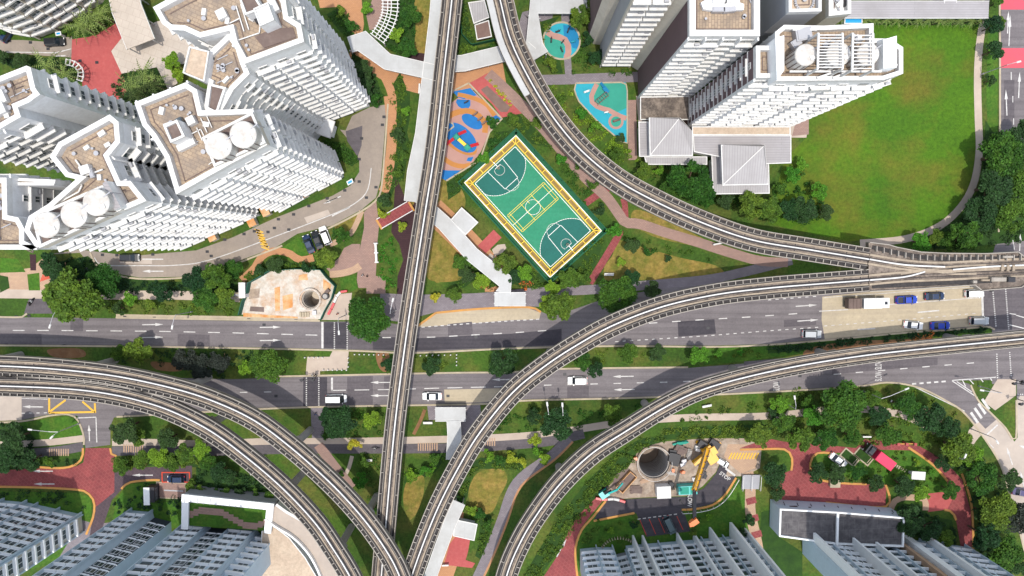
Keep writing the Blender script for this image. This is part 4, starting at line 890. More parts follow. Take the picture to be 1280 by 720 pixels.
linkway('white walkway roof above the round blue play area with a bend at its foot',[(780,6),(668,6),(668,56),(676,70)],3.6)
linkway('small white walkway roof joining the bent walkway to the curving guideway',[(656,58),(665,66)],2.4)
linkway('white bus shelter roof at the lay-by of the lower road',[(544,518),(582,518)],3.1,3.3)
linkway('narrow white walkway roof running south from the lower bus shelter',[(567,526),(568,545),(566,575)],3.0)
linkway('long grey ribbed walkway roof along the top of the big field',[(1046,12),(1236,12)],3.6,3.6,'metal_roof_tilted')
linkway('white walkway roof cut off at the top edge near the ribbed walkway',[(1188,-20),(1188,4)],2.6,3.5)
linkway('white walkway roof emerging under the middle guideway near the bottom edge',[(574,628),(562,655),(549,690),(533,735)],2.8)
linkway('wide pale flat canopy over the red plaza at the top left',[(150,-30),(158,10),(176,55)],6.6,4.6,'terrace')
pavilion('utility_shed','small grey ribbed shed roof between the two guideways at the top',[(585,3),(606,0),(612,22),(592,30)],3.4,'metal_roof',cat='shed')
pavilion('utility_shed','brown slatted lower half of the shed between the two guideways',[(593,31),(611,25),(615,46),(596,50)],3.0,'brown_timber',wall='brown_timber',cat='shed')
pavilion('shelter','square white shelter roof beside the sports court',[(577,259),(598,278),(582,294),(563,275)],3.2,'walk_roof',cat='shelter')
pavilion('shelter','white shelter roof beside the red paved square at the bottom',[(569,649),(597,655),(593,676),(566,670)],3.2,'walk_roof',cat='shelter')
pavilion('shelter','turquoise square roof by the palms of the big field',[(1056,17),(1078,17),(1078,30),(1055,30)],3.0,'paint_skyblue_gloss',cat='shelter')
pavilion('shelter','bright blue square roof at the foot of the tower bend of the estate road',[(433,227),(440,223),(442,228),(435,232)],2.6,'paint_skyblue_gloss',cat='shelter',th=.15)
pavilion('shelter','small bright blue roof beside the black car in the top left',[(69,40),(76,39),(77,44),(70,45)],2.6,'paint_skyblue_gloss',cat='shelter',th=.15)
pavilion('guard_hut','white cubic hut roof where the estate road meets the middle tower',[(402,144),(419,152),(413,173),(395,167)],5,'white_wall',cat='hut')
pavilion('guard_hut','small white hut roof among the trees right of the red truck',[(1140,589),(1157,590),(1156,600),(1139,599)],2.6,'white_wall',cat='hut')

for x,y,l in ((269,295,'first small rust-red flat roof from the left at the foot of the white towers'),(318,277,'second small rust-red flat roof at the foot of the white towers'),(335,264,'third small rust-red flat roof at the foot of the white towers'),(381,242,'fourth small rust-red flat roof at the foot of the white towers')):
    root=empty('bin_centre',W(x,y,0),.45,l,'outbuilding'); mb=MB(); mb.box((0,0,1.1),(1.5,2.2,2.2)); mb.build('wall',M['cream_wall'],root); mb=MB(); mb.box((0,0,2.28),(1.8,2.5,.16)); mb.build('roof',M['rust'],root)
# ---------------------------------------------------------------- elevated guideways
def viaduct(label,px,h,wid,piers=(),walk=(1,1),cover=None,step=1.6,phase=0):
    """px: centre line read at deck height; wid: total width at each point"""
    n=len(px); P0=[W(x,y,h) for x,y in px]
    if not hasattr(wid,'__len__'): wid=[wid]*n
    Pw=[Vector((p.x,p.y,w)) for p,w in zip(P0,wid)]         # carry the width along the smoothing
    Q=resample(catmull(Pw,sub=8),step); ws=[q.z for q in Q]; P=[Vector((q.x,q.y,0)) for q in Q]
    c=P[len(P)//2].copy(); root=empty('rail_viaduct',c,0,label,'viaduct',None); P=[p-c for p in P]; N=frames(P)
    H=[w/2 for w in ws]; neg=[-a for a in H]
    mb=MB(); ribbon(mb,P,N,neg,H,h-.45,h-.02); mb.build('deck',M['deck_concrete'],root)
    mb=MB(); ribbon(mb,P,N,-1.1,1.1,h-2.1,h-.45); mb.build('girder',M['girder'],root)
    for s in (-1,1):
        a=[s*x for x in H]; b=[s*(x-.16) for x in H]
        lo,hi=(b,a) if s>0 else (a,b)
        mb=MB(); ribbon(mb,P,N,lo,hi,h-.8,h+.55); mb.build('parapet',M['railing'],root)
    for s in (-1,1):
        mb=MB(); ribbon(mb,P,N,s*.98-.15,s*.98+.15,h-.02,h+.16); mb.build('running_track',M['track_pad'],root)
    mb=MB(); ribbon(mb,P,N,-.13,.13,h+.02,h+.42); mb.build('guide_rail',M['steel_rail'],root)
    mb=MB(); ribbon(mb,P,N,-.34,-.2,h+.0,h+.25); ribbon(mb,P,N,.26,.36,h,h+.2); mb.build('power_rail',M['dark_rail'],root)
    for s,on in zip((-1,1),walk):
        if not on: continue
        inn=[s*1.42 for _ in H]; out=[s*min(x-.2,2.2) for x in H]
        lo,hi=(inn,out) if s>0 else (out,inn)
        mb=MB(); ribbon(mb,P,N,lo,hi,h-.02,h+.06); g=mb.build('walkway_grating',M['grating'],root)
        mb=MB()
        i1=[s*1.40 for _ in H]; i2=[s*1.48 for _ in H]
        lo,hi=(i1,i2) if s>0 else (i2,i1); ribbon(mb,P,N,lo,hi,h+.3,h+.42)
        for k in range(phase,len(P)-1):
            if k%(1 if on==2 else 3)==0:
                a=P[k]+N[k]*(s*1.4); b=P[k]+N[k]*(s*min(H[k]-.05,2.3)); mb.beam((a.x,a.y,h+.36),(b.x,b.y,h+.36),.17 if on==2 else .12,.12)
        mb.build('railing',M['railing'],root)
    if cover:
        a,b,s0,s1,side=cover; i0=int(a*len(P)); i1=int(b*len(P)); mb=MB()
        ribbon(mb,P[i0:i1],N[i0:i1],min(s0*side,s1*side),max(s0*side,s1*side),h+.5,h+.62); mb.build('walkway_cover',M['walk_roof'],root)
    mb=MB(); g0=max(3,int(12/step)); st_=MB()
    for k in range(4,len(P)-1,g0):
        a=P[k]-N[k]*(H[k]-.2); b=P[k]+N[k]*(H[k]-.2); mb.beam((a.x,a.y,h+.0),(b.x,b.y,h+.0),.22,.06)
    ribbon(mb,P,N,-.5,.5,h-.03,h-.015); mb.build('deck_joint',M['dark_rail'],root)
    mb=MB(); ribbon(mb,P,N,1.2,1.38,h-.02,h+.12); ribbon(mb,P,N,-1.38,-1.2,h-.02,h+.12); mb.build('cable_tray',M['dark_rail'],root)
    for f in piers:
        i=int(f*(len(P)-1)); p=P[i]; a=math.atan2(N[i].y,N[i].x); mb=MB()
        mb.cyl((p.x,p.y),.85,0,h-3.2,20); mb.box((p.x,p.y,h-2.7),(3.0,1.6,1.2),a); mb.build('pier',M['girder'],root)
    return root
V1=viaduct('straight rail guideway running from the top edge down beneath the left guideways',[(568,-40),(565,0),(555,90),(545,180),(531,270),(517,360),(504,450),(493,540),(484,640),(477,720),(472,790)],10.5,[4.4]*11,piers=(.1,.3,.52,.66,.85),walk=(1,1))
V2=viaduct('curving rail guideway with a white covered walkway, from the top edge past the sports court',[(612,-50),(625,0),(638,50),(662,100),(690,145),(724,186),(768,223),(815,250),(876,278),(940,300),(1010,312),(1085,324)],12,[5.6,5.6,5.6,5.4,5.2,5.2,5.2,5.2,5.1,5.0,5.0,4.9],piers=(.06,.22,.38,.56,.72,.88),walk=(2,2),cover=(0,.27,1.5,2.75,-1))
V3=viaduct('middle rail guideway sweeping from the bottom edge up to the junction at the right',[(497,780),(518,710),(545,640),(572,586),(600,540),(640,491),(680,458),(721,431),(767,406),(828,383),(895,368),(960,360),(1020,355),(1085,350)],12,[4.7]*7+[4.8]*7,piers=(.08,.24,.4,.5,.66,.84),walk=(2,2))
V4=viaduct('right rail guideway curving from the bottom edge to the right edge below the junction',[(620,780),(633,720),(650,678),(672,641),(702,602),(740,566),(783,538),(830,509),(874,488),(930,471.5),(1000,456.5),(1080,444),(1160,435),(1240,427),(1310,420)],10.5,[4.8]*4+[4.9,4.9,4.6,4.4,4.2,4.0,3.9,3.7,3.6,3.6,3.6],piers=(.1,.25,.42,.56,.7,.9),walk=(2,1))
V5=viaduct('outer left rail guideway, the upper one of the double curve',[(-60,456.5),(0,457),(75,461.5),(150,470.5),(225,487),(275,504),(320,526),(362,557),(402,592),(434,624),(462,657),(486,692),(500,720),(520,775)],14,[4.5]*14,piers=(.05,.22,.4,.62,.8),walk=(2,1))
V6=viaduct('inner left rail guideway, the lower one of the double curve',[(-60,481),(0,482),(75,485),(125,490),(170,499),(214,513),(262,537),(305,568),(352,608),(392,650),(416,684),(438,720),(462,770)],14,[4.5]*13,piers=(.1,.3,.5,.7,.86),walk=(2,1))
# junction deck where the two curves meet
JP=[(1086,303),(1110,306),(1120,309),(1150,315),(1180,316.5),(1232,317),(1271,315),(1279,321),(1320,322),(1320,352),(1281,355),(1275,359),(1226,363),(1217,356),(1120,362.5),(1086,364)]
JZ=12.0; PJ=Wl(JP,JZ); cj=Vector((sum(p.x for p in PJ)/len(PJ),sum(p.y for p in PJ)/len(PJ),0))
J=empty('rail_junction_deck',cj,0,'wide rail junction deck with crossing tracks at the right edge','viaduct')
LJ=[(p.x-cj.x,p.y-cj.y) for p in PJ]; mb=MB(); mb.prism(LJ,JZ-1.4,JZ-.03,bottom=True); mb.build('deck',M['deck_concrete'],J)
for i0,i1 in ((0,8),(9,15)):
    mb=MB()
    for k in range(i0,i1): mb.beam((LJ[k][0],LJ[k][1],JZ-.4),(LJ[k+1][0],LJ[k+1][1],JZ-.4),.18,1.8)
    mb.build('parapet',M['railing'],J)
def jl(name,px,offs,w,z0,z1,m,N_=1.5):
    P=resample(catmull([W(x,y,JZ)-cj-Vector((0,0,JZ)) for x,y in px],sub=6),N_); N=frames(P)
    mb=MB()
    for o in offs: ribbon(mb,P,N,o-w/2,o+w/2,JZ+z0,JZ+z1)
    return mb.build(name,M[m],J)
A=[(1086,324),(1130,331),(1170,334),(1220,332),(1320,327)]; B=[(1086,350),(1130,346),(1180,344),(1240,341),(1320,338)]
for k,(l,dz) in enumerate(((A,0),(B,.005))):
    jl('running_track',l,(-.98,),.44,-.02,.16+dz,'track_pad'); jl('running_track',l,(.98,),.44,-.02,.16+dz,'track_pad')
jl('guide_rail',[(1086,324),(1130,331),(1180,333.5)],(0,),.3,.02,.42,'steel_rail'); jl('guide_rail',[(1190,337),(1240,333),(1320,330)],(0,),.3,.02,.42,'steel_rail')
jl('guide_rail',[(1086,350),(1130,346),(1155,339.5)],(0,),.3,.02,.43,'steel_rail')
jl('crossover_track',[(1125,342),(1160,337),(1200,332),(1232,331)],(0,),.5,-.02,.19,'track_pad'); jl('crossover_track',[(1110,329),(1150,336),(1190,342),(1220,342)],(0,),.5,-.02,.2,'track_pad')
jl('power_rail',A,(-.3,.32),.1,0,.22,'dark_rail'); jl('power_rail',B,(-.3,.32),.1,0,.225,'dark_rail')
jl('walkway_grating',[(1090,309),(1150,321),(1200,324),(1320,321)],(0,),.9,-.02,.05,'grating'); jl('walkway_grating',[(1090,358),(1200,353),(1240,351)],(0,),.9,-.02,.05,'grating')
for k in range(22):
    a=W(1095+k*9,(311 if k<6 else 322)+ (k*2 if k<6 else 0),JZ+.3)-cj; mb=MB(); mb.box((a.x,a.y,JZ+.4),(.18,1.2,.7),0); mb.build('railing_post',M['railing'],J)
for (x,y,w,d,hh,m) in ((1244,349,3.2,.9,1.2,'railing'),(1258,349,1.6,1.1,1.6,'dark_metal'),(1229,350,1.8,.4,.8,'track_pad'),(1251,335,.6,1.4,.5,'track_pad'),(1258,335,.6,1.4,.5,'track_pad'),(1265,335,.6,1.4,.5,'track_pad'),(1215,352,.9,.6,1,'railing'),(1256,321,2.2,.5,1,'railing')):
    a=W(x,y,JZ)-cj; mb=MB(); mb.box((a.x,a.y,JZ+hh/2),(w,d,hh)); mb.box((a.x,a.y,JZ+hh+.05),(w*.85,d*.8,.1)); mb.build('equipment_box',M[m],J)
for x,y in ((1110,335),(1190,336),(1262,338)):
    a=W(x,y,JZ)-cj; mb=MB(); mb.cyl((a.x,a.y),1.0,0,JZ-1.4,20); mb.build('pier',M['girder'],J)
# ---------------------------------------------------------------- sports court
a=W(645,182,0); b=W(741,289,0); d=W(591,229,0); c=W(687,335,0)
CC=(a+b+c+d)/4; ux=(b-a+c-d).normalized(); uy=Vector((-ux.y,ux.x,0)); LX=((b-a).length+(c-d).length)/2; LY=((d-a).length+(c-b).length)/2
rotc=math.atan2(ux.y,ux.x)
COURT=empty('sports_court',(CC.x,CC.y,0),rotc,'green outdoor ball court with yellow and white frame and teal goal areas','sports court')
def cm(name,f,m,parent=COURT,z=0): mb=MB(); f(mb); return mb.build(name,M[m],parent)
def quad(mb,x0,y0,x1,y1,z): mb.add([(x0,y0,z),(x1,y0,z),(x1,y1,z),(x0,y1,z)],[(0,1,2,3)])
hx,hy=LX/2,LY/2
BV=2.2; out=[(-hx-1.5,-hy-1.5),(hx+1.5-BV,-hy-1.5),(hx+1.5,-hy-1.5+BV),(hx+1.5,hy+1.5),(-hx-1.5,hy+1.5)]
out=[(-hx-1.5,-hy-1.5),(hx+1.5,-hy-1.5),(hx+1.5,hy+1.5),(-hx-1.5,hy+1.5)]
cm('apron',lambda mb: mb.prism(out,0,.10),'apron')
cm('playing_surface',lambda mb: quad(mb,-hx,-hy,hx,hy,.125),'court_green')
def disc(mb,cx,s,r,z,n=30):
    pts=[]
    for k in range(n+1):
        t=-math.pi/2+math.pi*k/n; x=cx+s*r*math.cos(t)*.96; y=max(-hy+.35,min(hy-.35,r*math.sin(t))); pts.append((x,y,z))
    if s<0: pts=pts[::-1]
    mb.add(pts,[tuple(range(len(pts)))])
for s,cx in ((1,-hx+.3),(-1,hx-.3)): cm('goal_area',lambda mb: disc(mb,cx,s,7.2,.135),'court_teal')
LN=MB(); YL=MB(); zl=.15
def lp(mb,pts,w=.11,closed=False):
    if closed: pts=pts+[pts[0]]
    for p,q in zip(pts[:-1],pts[1:]):
        p=Vector((p[0],p[1])); q=Vector((q[0],q[1])); e=(q-p).normalized(); n=Vector((-e.y,e.x))*w/2; p=p-e*w/2; q=q+e*w/2
        mb.add([(*(p-n),zl),(*(q-n),zl),(*(q+n),zl),(*(p+n),zl)],[(0,1,2,3)])
def arc(cx,cy,r,a0,a1,n=24): return [(cx+r*math.cos(a0+(a1-a0)*k/n),cy+r*math.sin(a0+(a1-a0)*k/n)) for k in range(n+1)]
lp(LN,[(-hx+.25,-hy+.3),(hx-.25,-hy+.3),(hx-.25,hy-.3),(-hx+.25,hy-.3)],.13,True)
for s in (1,-1):
    cx=-s*(hx-.3); zl=.152
    pts=[(cx+s*7.2*.96*math.cos(t),max(-hy+.35,min(hy-.35,7.2*math.sin(t)))) for t in np.linspace(-math.pi/2,math.pi/2,40)]; lp(LN,pts)
    zl=.154; lp(LN,[(cx,-2.3),(cx+s*5.6,-2.0),(cx+s*5.6,2.0),(cx,2.3)]); zl=.156
    lp(LN,arc(cx+s*5.6,0,1.75,-math.pi/2,math.pi/2) if s>0 else arc(cx+s*5.6,0,1.75,math.pi/2,1.5*math.pi))
    zl=.158; lp(LN,arc(cx+s*1.5,0,1.2,-2.2,2.2) if s>0 else arc(cx+s*1.5,0,1.2,math.pi-2.2,math.pi+2.2))
zl=.160; lp(LN,arc(0,0,1.75,0,2*math.pi,32)); zl=.162; lp(LN,[(0,-hy+.5),(0,hy-.5)],.1)
zl=.164; lp(YL,[(-2.6,-hy+.9),(2.6,-hy+.9),(2.6,hy-.9),(-2.6,hy-.9)],.1,True); zl=.166
for x in (-2.15,2.15): lp(YL,[(x,-hy+.9),(x,hy-.9)],.09)
zl=.168
for y in (-hy+1.6,-1.6,1.6,hy-1.6): lp(YL,[(-2.6,y),(2.6,y)],.09)
zl=.170; lp(YL,[(-2.1,0),(-1.2,0)],.08)
LN.build('court_line',M['frame_white'],COURT); YL.build('yellow_court_line',M['frame_yellow'],COURT)
# frame: inner and outer rails joined by cross bars over the apron, posts at each bar
for sx,sy,ln,ax in ((0,-1,LX,0),(0,1,LX,0),(-1,0,LY,1),(1,0,LY,1)):
    def pt(t,o,z): return (t,sy*(hy+o),z) if ax==0 else (sx*(hx+o),t,z)
    Lh=ln/2
    mb=MB(); mb.beam(pt(-Lh-.2,.15,1.1),pt(Lh+.2,.15,1.1),.16); mb.build('yellow_rail',M['frame_yellow'],COURT)
    mb=MB(); mb.beam(pt(-Lh-1.42,1.38,1.5),pt(Lh+1.42,1.38,1.5),.17,.2); mb.build('white_rail',M['frame_white'],COURT)
    mb=MB(); mb.beam(pt(-Lh-1.42,1.12,1.52),pt(Lh+1.42,1.12,1.52),.12); mb.build('yellow_rail',M['frame_yellow'],COURT)
    nb=int(ln/2.7)
    for k in range(nb+1):
        t=-Lh+ln*k/nb; mb=MB(); mb.beam(pt(t,.15,1.12),pt(t,1.38,1.52),.15); mb.beam(pt(t,1.38,0),pt(t,1.38,1.5),.12); mb.beam(pt(t,.15,0),pt(t,.15,1.1),.1); mb.build('frame_bar',M['frame_yellow'],COURT)
    mb=MB(); mb.beam(pt(-Lh-2.2,2.15,.06),pt(Lh+2.2,2.15,.06),.9,.1); mb.beam(pt(-Lh-2.4,2.4,2.4),pt(Lh+2.4,2.4,2.4),.12); mb.beam(pt(-Lh-2.4,2.4,1.2),pt(Lh+2.4,2.4,1.2),.1)
    for k in range(nb+2): t=-Lh-2.4+(ln+4.8)*k/(nb+1); mb.beam(pt(t,2.4,0),pt(t,2.4,2.4),.12)
    mb.build('fence_panel',M['net_green'],COURT)
for s in (-1,1):
    mb=MB()
    for q in (-1,1): mb.beam((s*(hx+.15),q*(hy+.15),1.15),(s*(hx+1.38),q*(hy+1.38),1.55),.15)
    mb.build('frame_bar',M['frame_yellow'],COURT)
for s in (-1,1):
    root=empty('basketball_hoop',(CC+ux*s*(hx-.1)),rotc+(math.pi if s>0 else 0),'basketball hoop with white backboard at the '+('lower right' if s>0 else 'upper left')+' end of the court','basketball hoop')
    mb=MB(); mb.beam((-.2,0,.1),(-.2,0,2.8),.2); mb.beam((-.2,0,2.8),(1.1,0,3.1),.14); mb.build('pole',M['frame_white'],root)
    mb=MB(); mb.box((1.15,0,3.2),(.08,1.7,1.0)); mb.build('backboard',M['frame_white'],root)
    mb=MB(); ps=[(1.45+.25*math.cos(t),.25*math.sin(t),3.05) for t in np.linspace(0,2*math.pi,15)]; mb.tube(ps,.02); mb.build('ring',M['paint_orange_gloss'],root)
# ---------------------------------------------------------------- play equipment
root=empty('playground_tower',W(578,180,0),math.radians(-48),'red, yellow and green slide climbing frame on the large blue oval','play equipment'); root.scale=(.82,.82,.9)
mb=MB(); mb.box((-2.2,0,1.6),(1.5,1.5,.15)); [mb.beam((-2.2+x,y,0),(-2.2+x,y,2.9),.1) for x in (-.7,.7) for y in (-.7,.7)]; mb.box((-2.2,0,3.0),(1.3,1.3,.25),taper=.5); mb.build('platform',M['rubber_teal'],root)
mb=MB(); mb.box((1.9,.3,1.6),(1.6,1.6,.15)); [mb.beam((1.9+x,.3+y,0),(1.9+x,.3+y,2.9),.1) for x in (-.7,.7) for y in (-.7,.7)]; mb.box((1.9,.3,3.0),(1.3,1.3,.25),taper=.5); mb.build('platform',M['leaf_bright'] if 0 else M['rubber_teal'],root)
mb=MB(); mb.beam((-1.4,0,1.8),(1.2,.3,1.8),.9,.25); mb.beam((-1.4,-.4,2.1),(1.2,-.1,2.1),.1); mb.beam((-1.4,.4,2.1),(1.2,.7,2.1),.1); mb.build('bridge',M['frame_yellow'],root)
for p in (((2.3,1.2,1.7),(3.1,3.4,.3)),((-2.4,-.9,1.7),(-2.9,-3.4,.3)),((-2.4,.9,1.7),(-1.9,3.2,.3))):
    mb=MB(); mb.beam(p[0],p[1],.75,.12); q=Vector((p[1][0]-p[0][0],p[1][1]-p[0][1],0)).normalized(); nn=Vector((-q.y,q.x,0))*.38
    for s in (-1,1): mb.beam(Vector(p[0])+nn*s+Vector((0,0,.2)),Vector(p[1])+nn*s+Vector((0,0,.2)),.08,.3)
    mb.build('slide',M['paint_red_gloss'],root)
def play(x,y,rz,label,m,kind=0,s=1.0):
    root=empty('spring_rider' if kind==0 else 'climbing_frame',W(x,y,0),rz,label,'play equipment'); mb=MB()
    if kind==0:
        mb.cyl((0,0),.18*s,.05,.45,10); mb.build('spring',M['dark_metal'],root)
        mb=MB(); mb.box((0,0,.62),(1.1*s,.35*s,.35),taper=.7); mb.beam((.4*s,0,.8),(.62*s,0,1.15),.14); mb.beam((.3*s,-.3,.95),(.3*s,.3,.95),.06); mb.build('seat',M[m],root)
    else:
        for k in range(6):
            mb2=None; x0=-1.6*s+k*.62*s; mb.beam((x0,-.5*s,0),(x0,-.5*s,1.6),.08); mb.beam((x0,.5*s,0),(x0,.5*s,1.6),.08); mb.beam((x0,-.5*s,1.6),(x0,.5*s,1.6),.1)
        mb.beam((-1.6*s,-.5*s,1.6),(1.5*s,-.5*s,1.6),.1); mb.beam((-1.6*s,.5*s,1.6),(1.5*s,.5*s,1.6),.1); mb.build('ladder_frame',M['brown_timber'],root)
        mb=MB(); mb.box((1.9*s,.9*s,.9),(.9*s,1.6*s,.12)); mb.beam((1.9*s,1.5*s,1.0),(2.2*s,3.0*s,.2),.6,.1); mb.build('slide',M[m],root)
play(697,40,.3,'dark rider on the pale blue side of the round play area','dark_metal'); play(710,39,1.2,'dark spinner on the deep blue side of the round play area','dark_metal')
play(689,51,1.5,'dark rider at the left of the round play area','dark_metal'); play(703,53,.8,'small rider beside the pink path in the round play area','dark_metal',0,.8)
play(716,53,.2,'pale blue rider at the right of the round play area','rubber_cyan'); play(702,63,2.0,'rider at the foot of the round play area','dark_metal')
play(752,124,.7,'timber climbing frame with blue slide in the triangular play area','rubber_deep',1); play(770,151,.3,'brown rider on the small green circle of the triangular play area','brown_timber',0,1.5)
play(757,141,.2,'small pale rider on the blue rubber below the climbing frame','frame_white',0,.8)
for k,(x,y) in enumerate(((594,143),(600,149),(605,154))): play(x,y,.6,('leftmost','middle','rightmost')[k]+' of three brown hoops along the orange play path','brown_timber',0,1.3)
play(583,128,.5,'small black rider on the upper blue patch of the playground','dark_metal')
play(733,115,.3,'white cross-shaped rider at the tip of the triangular play area','frame_white',0,1.2)
# pergola arcs at the top
root=empty('pergola',W(487,25,0),0,'curved white slatted pergola above the pink plaza at the top','pergola')
P=[W(x,y,3)-root.location for x,y in ((472,48),(481,34),(487,18),(488,0),(486,-25))]; P=[Vector((p.x,p.y,0)) for p in P]; P=resample(catmull(P,sub=6),.75); N=frames(P)
for o in (-1.6,-.2,.6,1.7):
    mb=MB(); ribbon(mb,P,N,o-.09,o+.09,2.8,3.0); mb.build('rail',M['white_trim'],root)
for i in range(len(P)):
    mb=MB(); a_=P[i]-N[i]*2.0; b_=P[i]+N[i]*2.0; mb.beam((a_.x,a_.y,3.06),(b_.x,b_.y,3.06),.17,.12); mb.build('slat',M['white_trim'],root)
    if i%5==0:
        for s in (-1.5,1.5): mb=MB(); q=P[i]+N[i]*s; mb.beam((q.x,q.y,0),(q.x,q.y,2.8),.2); mb.build('post',M['white_trim'],root)
root=empty('pergola',W(97,88,0),0,'small quarter-circle white pergola at the edge of the red plaza','pergola')
P=[W(x,y,2.6)-root.location for x,y in ((83,76),(92,78),(100,84),(103,92),(101,101))]; P=resample(catmull([Vector((p.x,p.y,0)) for p in P],sub=6),.9); N=frames(P)
for o in (-.9,.3):
    mb=MB(); ribbon(mb,P,N,o-.12,o+.12,2.5,2.7); mb.build('rail',M['white_trim'],root)
for i in range(0,len(P),1):
    mb=MB(); a_=P[i]-N[i]*1.0; b_=P[i]+N[i]*.5; mb.beam((a_.x,a_.y,2.72),(b_.x,b_.y,2.72),.25,.1); mb.build('slat',M['white_trim'],root)
# foot bridge over the drain
a_=W(475,280,.9); b_=W(513,258,.9); m_=(a_+b_)/2; e=(b_-a_); root=empty('footbridge',(m_.x,m_.y,0),math.atan2(e.y,e.x),'short red footbridge with white railings crossing the dark drain','footbridge')
Lb=e.length; mb=MB(); mb.box((0,0,.8),(Lb,2.4,.25)); mb.build('deck',M['red_paving'],root)
for s in (-1,1):
    mb=MB(); mb.beam((-Lb/2,s*1.2,1.9),(Lb/2,s*1.2,1.9),.18); [mb.beam((-Lb/2+Lb*k/8,s*1.2,.8),(-Lb/2+Lb*k/8,s*1.2,1.9),.09) for k in range(9)]; mb.build('railing',M['white_trim'],root)
for s in (-1,1): mb=MB(); mb.box((s*(Lb/2+.2),0,.7),(.5,2.6,.5)); mb.build('abutment',M['kerb_orange'],root)
# ---------------------------------------------------------------- small street objects
def bench(x,y,rz,label,w=2.2,m='white_trim'):
    root=empty('bench',W(x,y,0),rz,label,'bench'); mb=MB(); mb.box((0,0,.45),(w,.55,.1)); mb.build('seat',M[m],root)
    mb=MB(); mb.box((0,.3,.75),(w,.08,.45)); mb.build('backrest',M[m],root)
    for s in (-1,1): mb=MB(); mb.box((s*w*.38,0,.21),(.12,.5,.42)); mb.build('leg',M['grey_metal'],root)
bench(460,575,.1,'pale bench on the grass below the cycle track, left of the straight guideway'); bench(535,528,0,'pale bench on the grass left of the lower bus shelter'); bench(761,343,0,'pale bench on dry grass near the red path'); bench(883,507,.2,'pale bench on the verge beside the right guideway')
root=empty('long_rail',W(471,316,0),math.pi/2+.04,'long white railing between the pink plaza and the grass','railing')
mb=MB(); mb.box((0,0,1.0),(4.6,.5,.15)); mb.build('top_rail',M['white_trim'],root)
for s in (-1,0,1): mb=MB(); mb.box((s*2.2,0,.5),(.3,.9,1.0)); mb.build('post',M['white_trim'],root)
def lamp(x,y,hx_,hy_,label,h=8.5,double=None):
    """pole foot at pixel (x,y) on the ground; head seen at pixel (hx_,hy_)"""
    p_=W(x,y,h); root=empty('street_lamp',(p_.x,p_.y,0),0,label,'street lamp','street lamps'); l=root.location
    mb=MB(); mb.cyl((0,0),.16,0,.9,10); mb.cyl((0,0),.11,.9,h-.6,10,r2=.07); mb.build('pole',M['grey_metal'],root)
    for (ax,ay) in ([(hx_,hy_)]+([double] if double else [])):
        e=W(ax,ay,h)-l; e.z=h; mb=MB(); mb.tube([Vector((0,0,h-.7)),Vector((e.x*.3,e.y*.3,h-.1)),Vector((e.x*.9,e.y*.9,h))],.05); mb.build('arm',M['grey_metal'],root)
        mb=MB(); an=math.atan2(e.y,e.x); mb.box((e.x,e.y,h),(1.0,.42,.14),an,taper=.7); mb.build('lamp_head',M['white_trim'],root)
lamp(68,388,62,408,'street lamp left of the huge dark tree on the upper road'); lamp(218,394,215,409,'street lamp on the upper road between the two arrow pairs'); lamp(422,398,423.5,416,'street lamp at the upper pedestrian crossing')
lamp(70,541,37,537,'two-armed street lamp on the lawn beside the side road mouth',8.5,(64,547)); lamp(1104,499,1134,486,'street lamp on the verge before the slip road'); lamp(1262,80,1274,77,'street lamp reaching over the red road patch',9)
lamp(686,519,684,505,'left of two street lamps on the lower verge by the dark tree'); lamp(704,520,703,506,'right of two street lamps on the lower verge by the dark tree'); lamp(996,512,993.5,497,'street lamp among the trees below the right guideway')
lamp(1255,492,1228,488,'long-armed lamp on the grass traffic island'); lamp(1244,548,1247,553,'street lamp at the kerb of the concrete slip road'); lamp(318,590,315,592,'lamp beside the inner left guideway'); lamp(1205,575,1207,570,'lamp among the trees beside the slip road')
lamp(487,392,491,375,'street lamp beside the straight guideway above the upper road')
def signal(x,y,label):
    root=empty('traffic_light',W(x,y,0),.3,label,'traffic light'); mb=MB(); mb.cyl((0,0),.1,0,4.2,10); mb.build('pole',M['dark_metal'],root)
    mb=MB(); mb.beam((0,0,4.1),(-2.2,.4,4.3),.1); mb.build('arm',M['dark_metal'],root)
    for q in ((-2.2,.4,4.0),(.3,0,3.4),(0,-.35,3.4)): mb=MB(); mb.box(q,(.5,.4,1.0)); mb.box((q[0],q[1]+.25,q[2]+.52),(.8,.5,.05)); mb.build('signal_head',M['dark_metal'],root)
signal(1264,474,'dark traffic light at the corner of the grass traffic island'); signal(1272,499,'dark traffic light on the pale pavement right of the island'); signal(396,470,'dark traffic light at the lower pedestrian crossing'); signal(1226,360,'traffic light at the stop line of the pale concrete lanes')
def bollards(x0,y0,x1,y1,n,lab):
    for k in range(n):
        x=x0+(x1-x0)*k/(n-1); y=y0+(y1-y0)*k/(n-1); mb=MB(); mb.cyl((0,0),.14,0,.85,10); mb.cyl((0,0),.16,.85,.95,10,r2=.08)
        if k==0: base=mb.build('bollard',M['white_trim']); o=base
        else: o=base.copy(); COL.objects.link(o)
        o.location=W(x,y,0); tag(o,lab,'bollard',lab)
bollards(444,442.5,480,443,7,'white bollards on the median left of the straight guideway'); bollards(526,444,571,443,7,'white bollards on the median right of the straight guideway'); bollards(571,447,571,456,3,'white bollards in a short column on the median')
bollards(382,446.5,404,446.5,5,'white bollards on the upper side of the median crossing'); bollards(405,462,434,462,6,'white bollards on the lower side of the median crossing'); bollards(436,447,436,458,3,'white bollards at the right end of the median crossing')
bollards(1117,611,1131,616.5,7,'pale stepping posts between the red truck and the white hut') if False else None
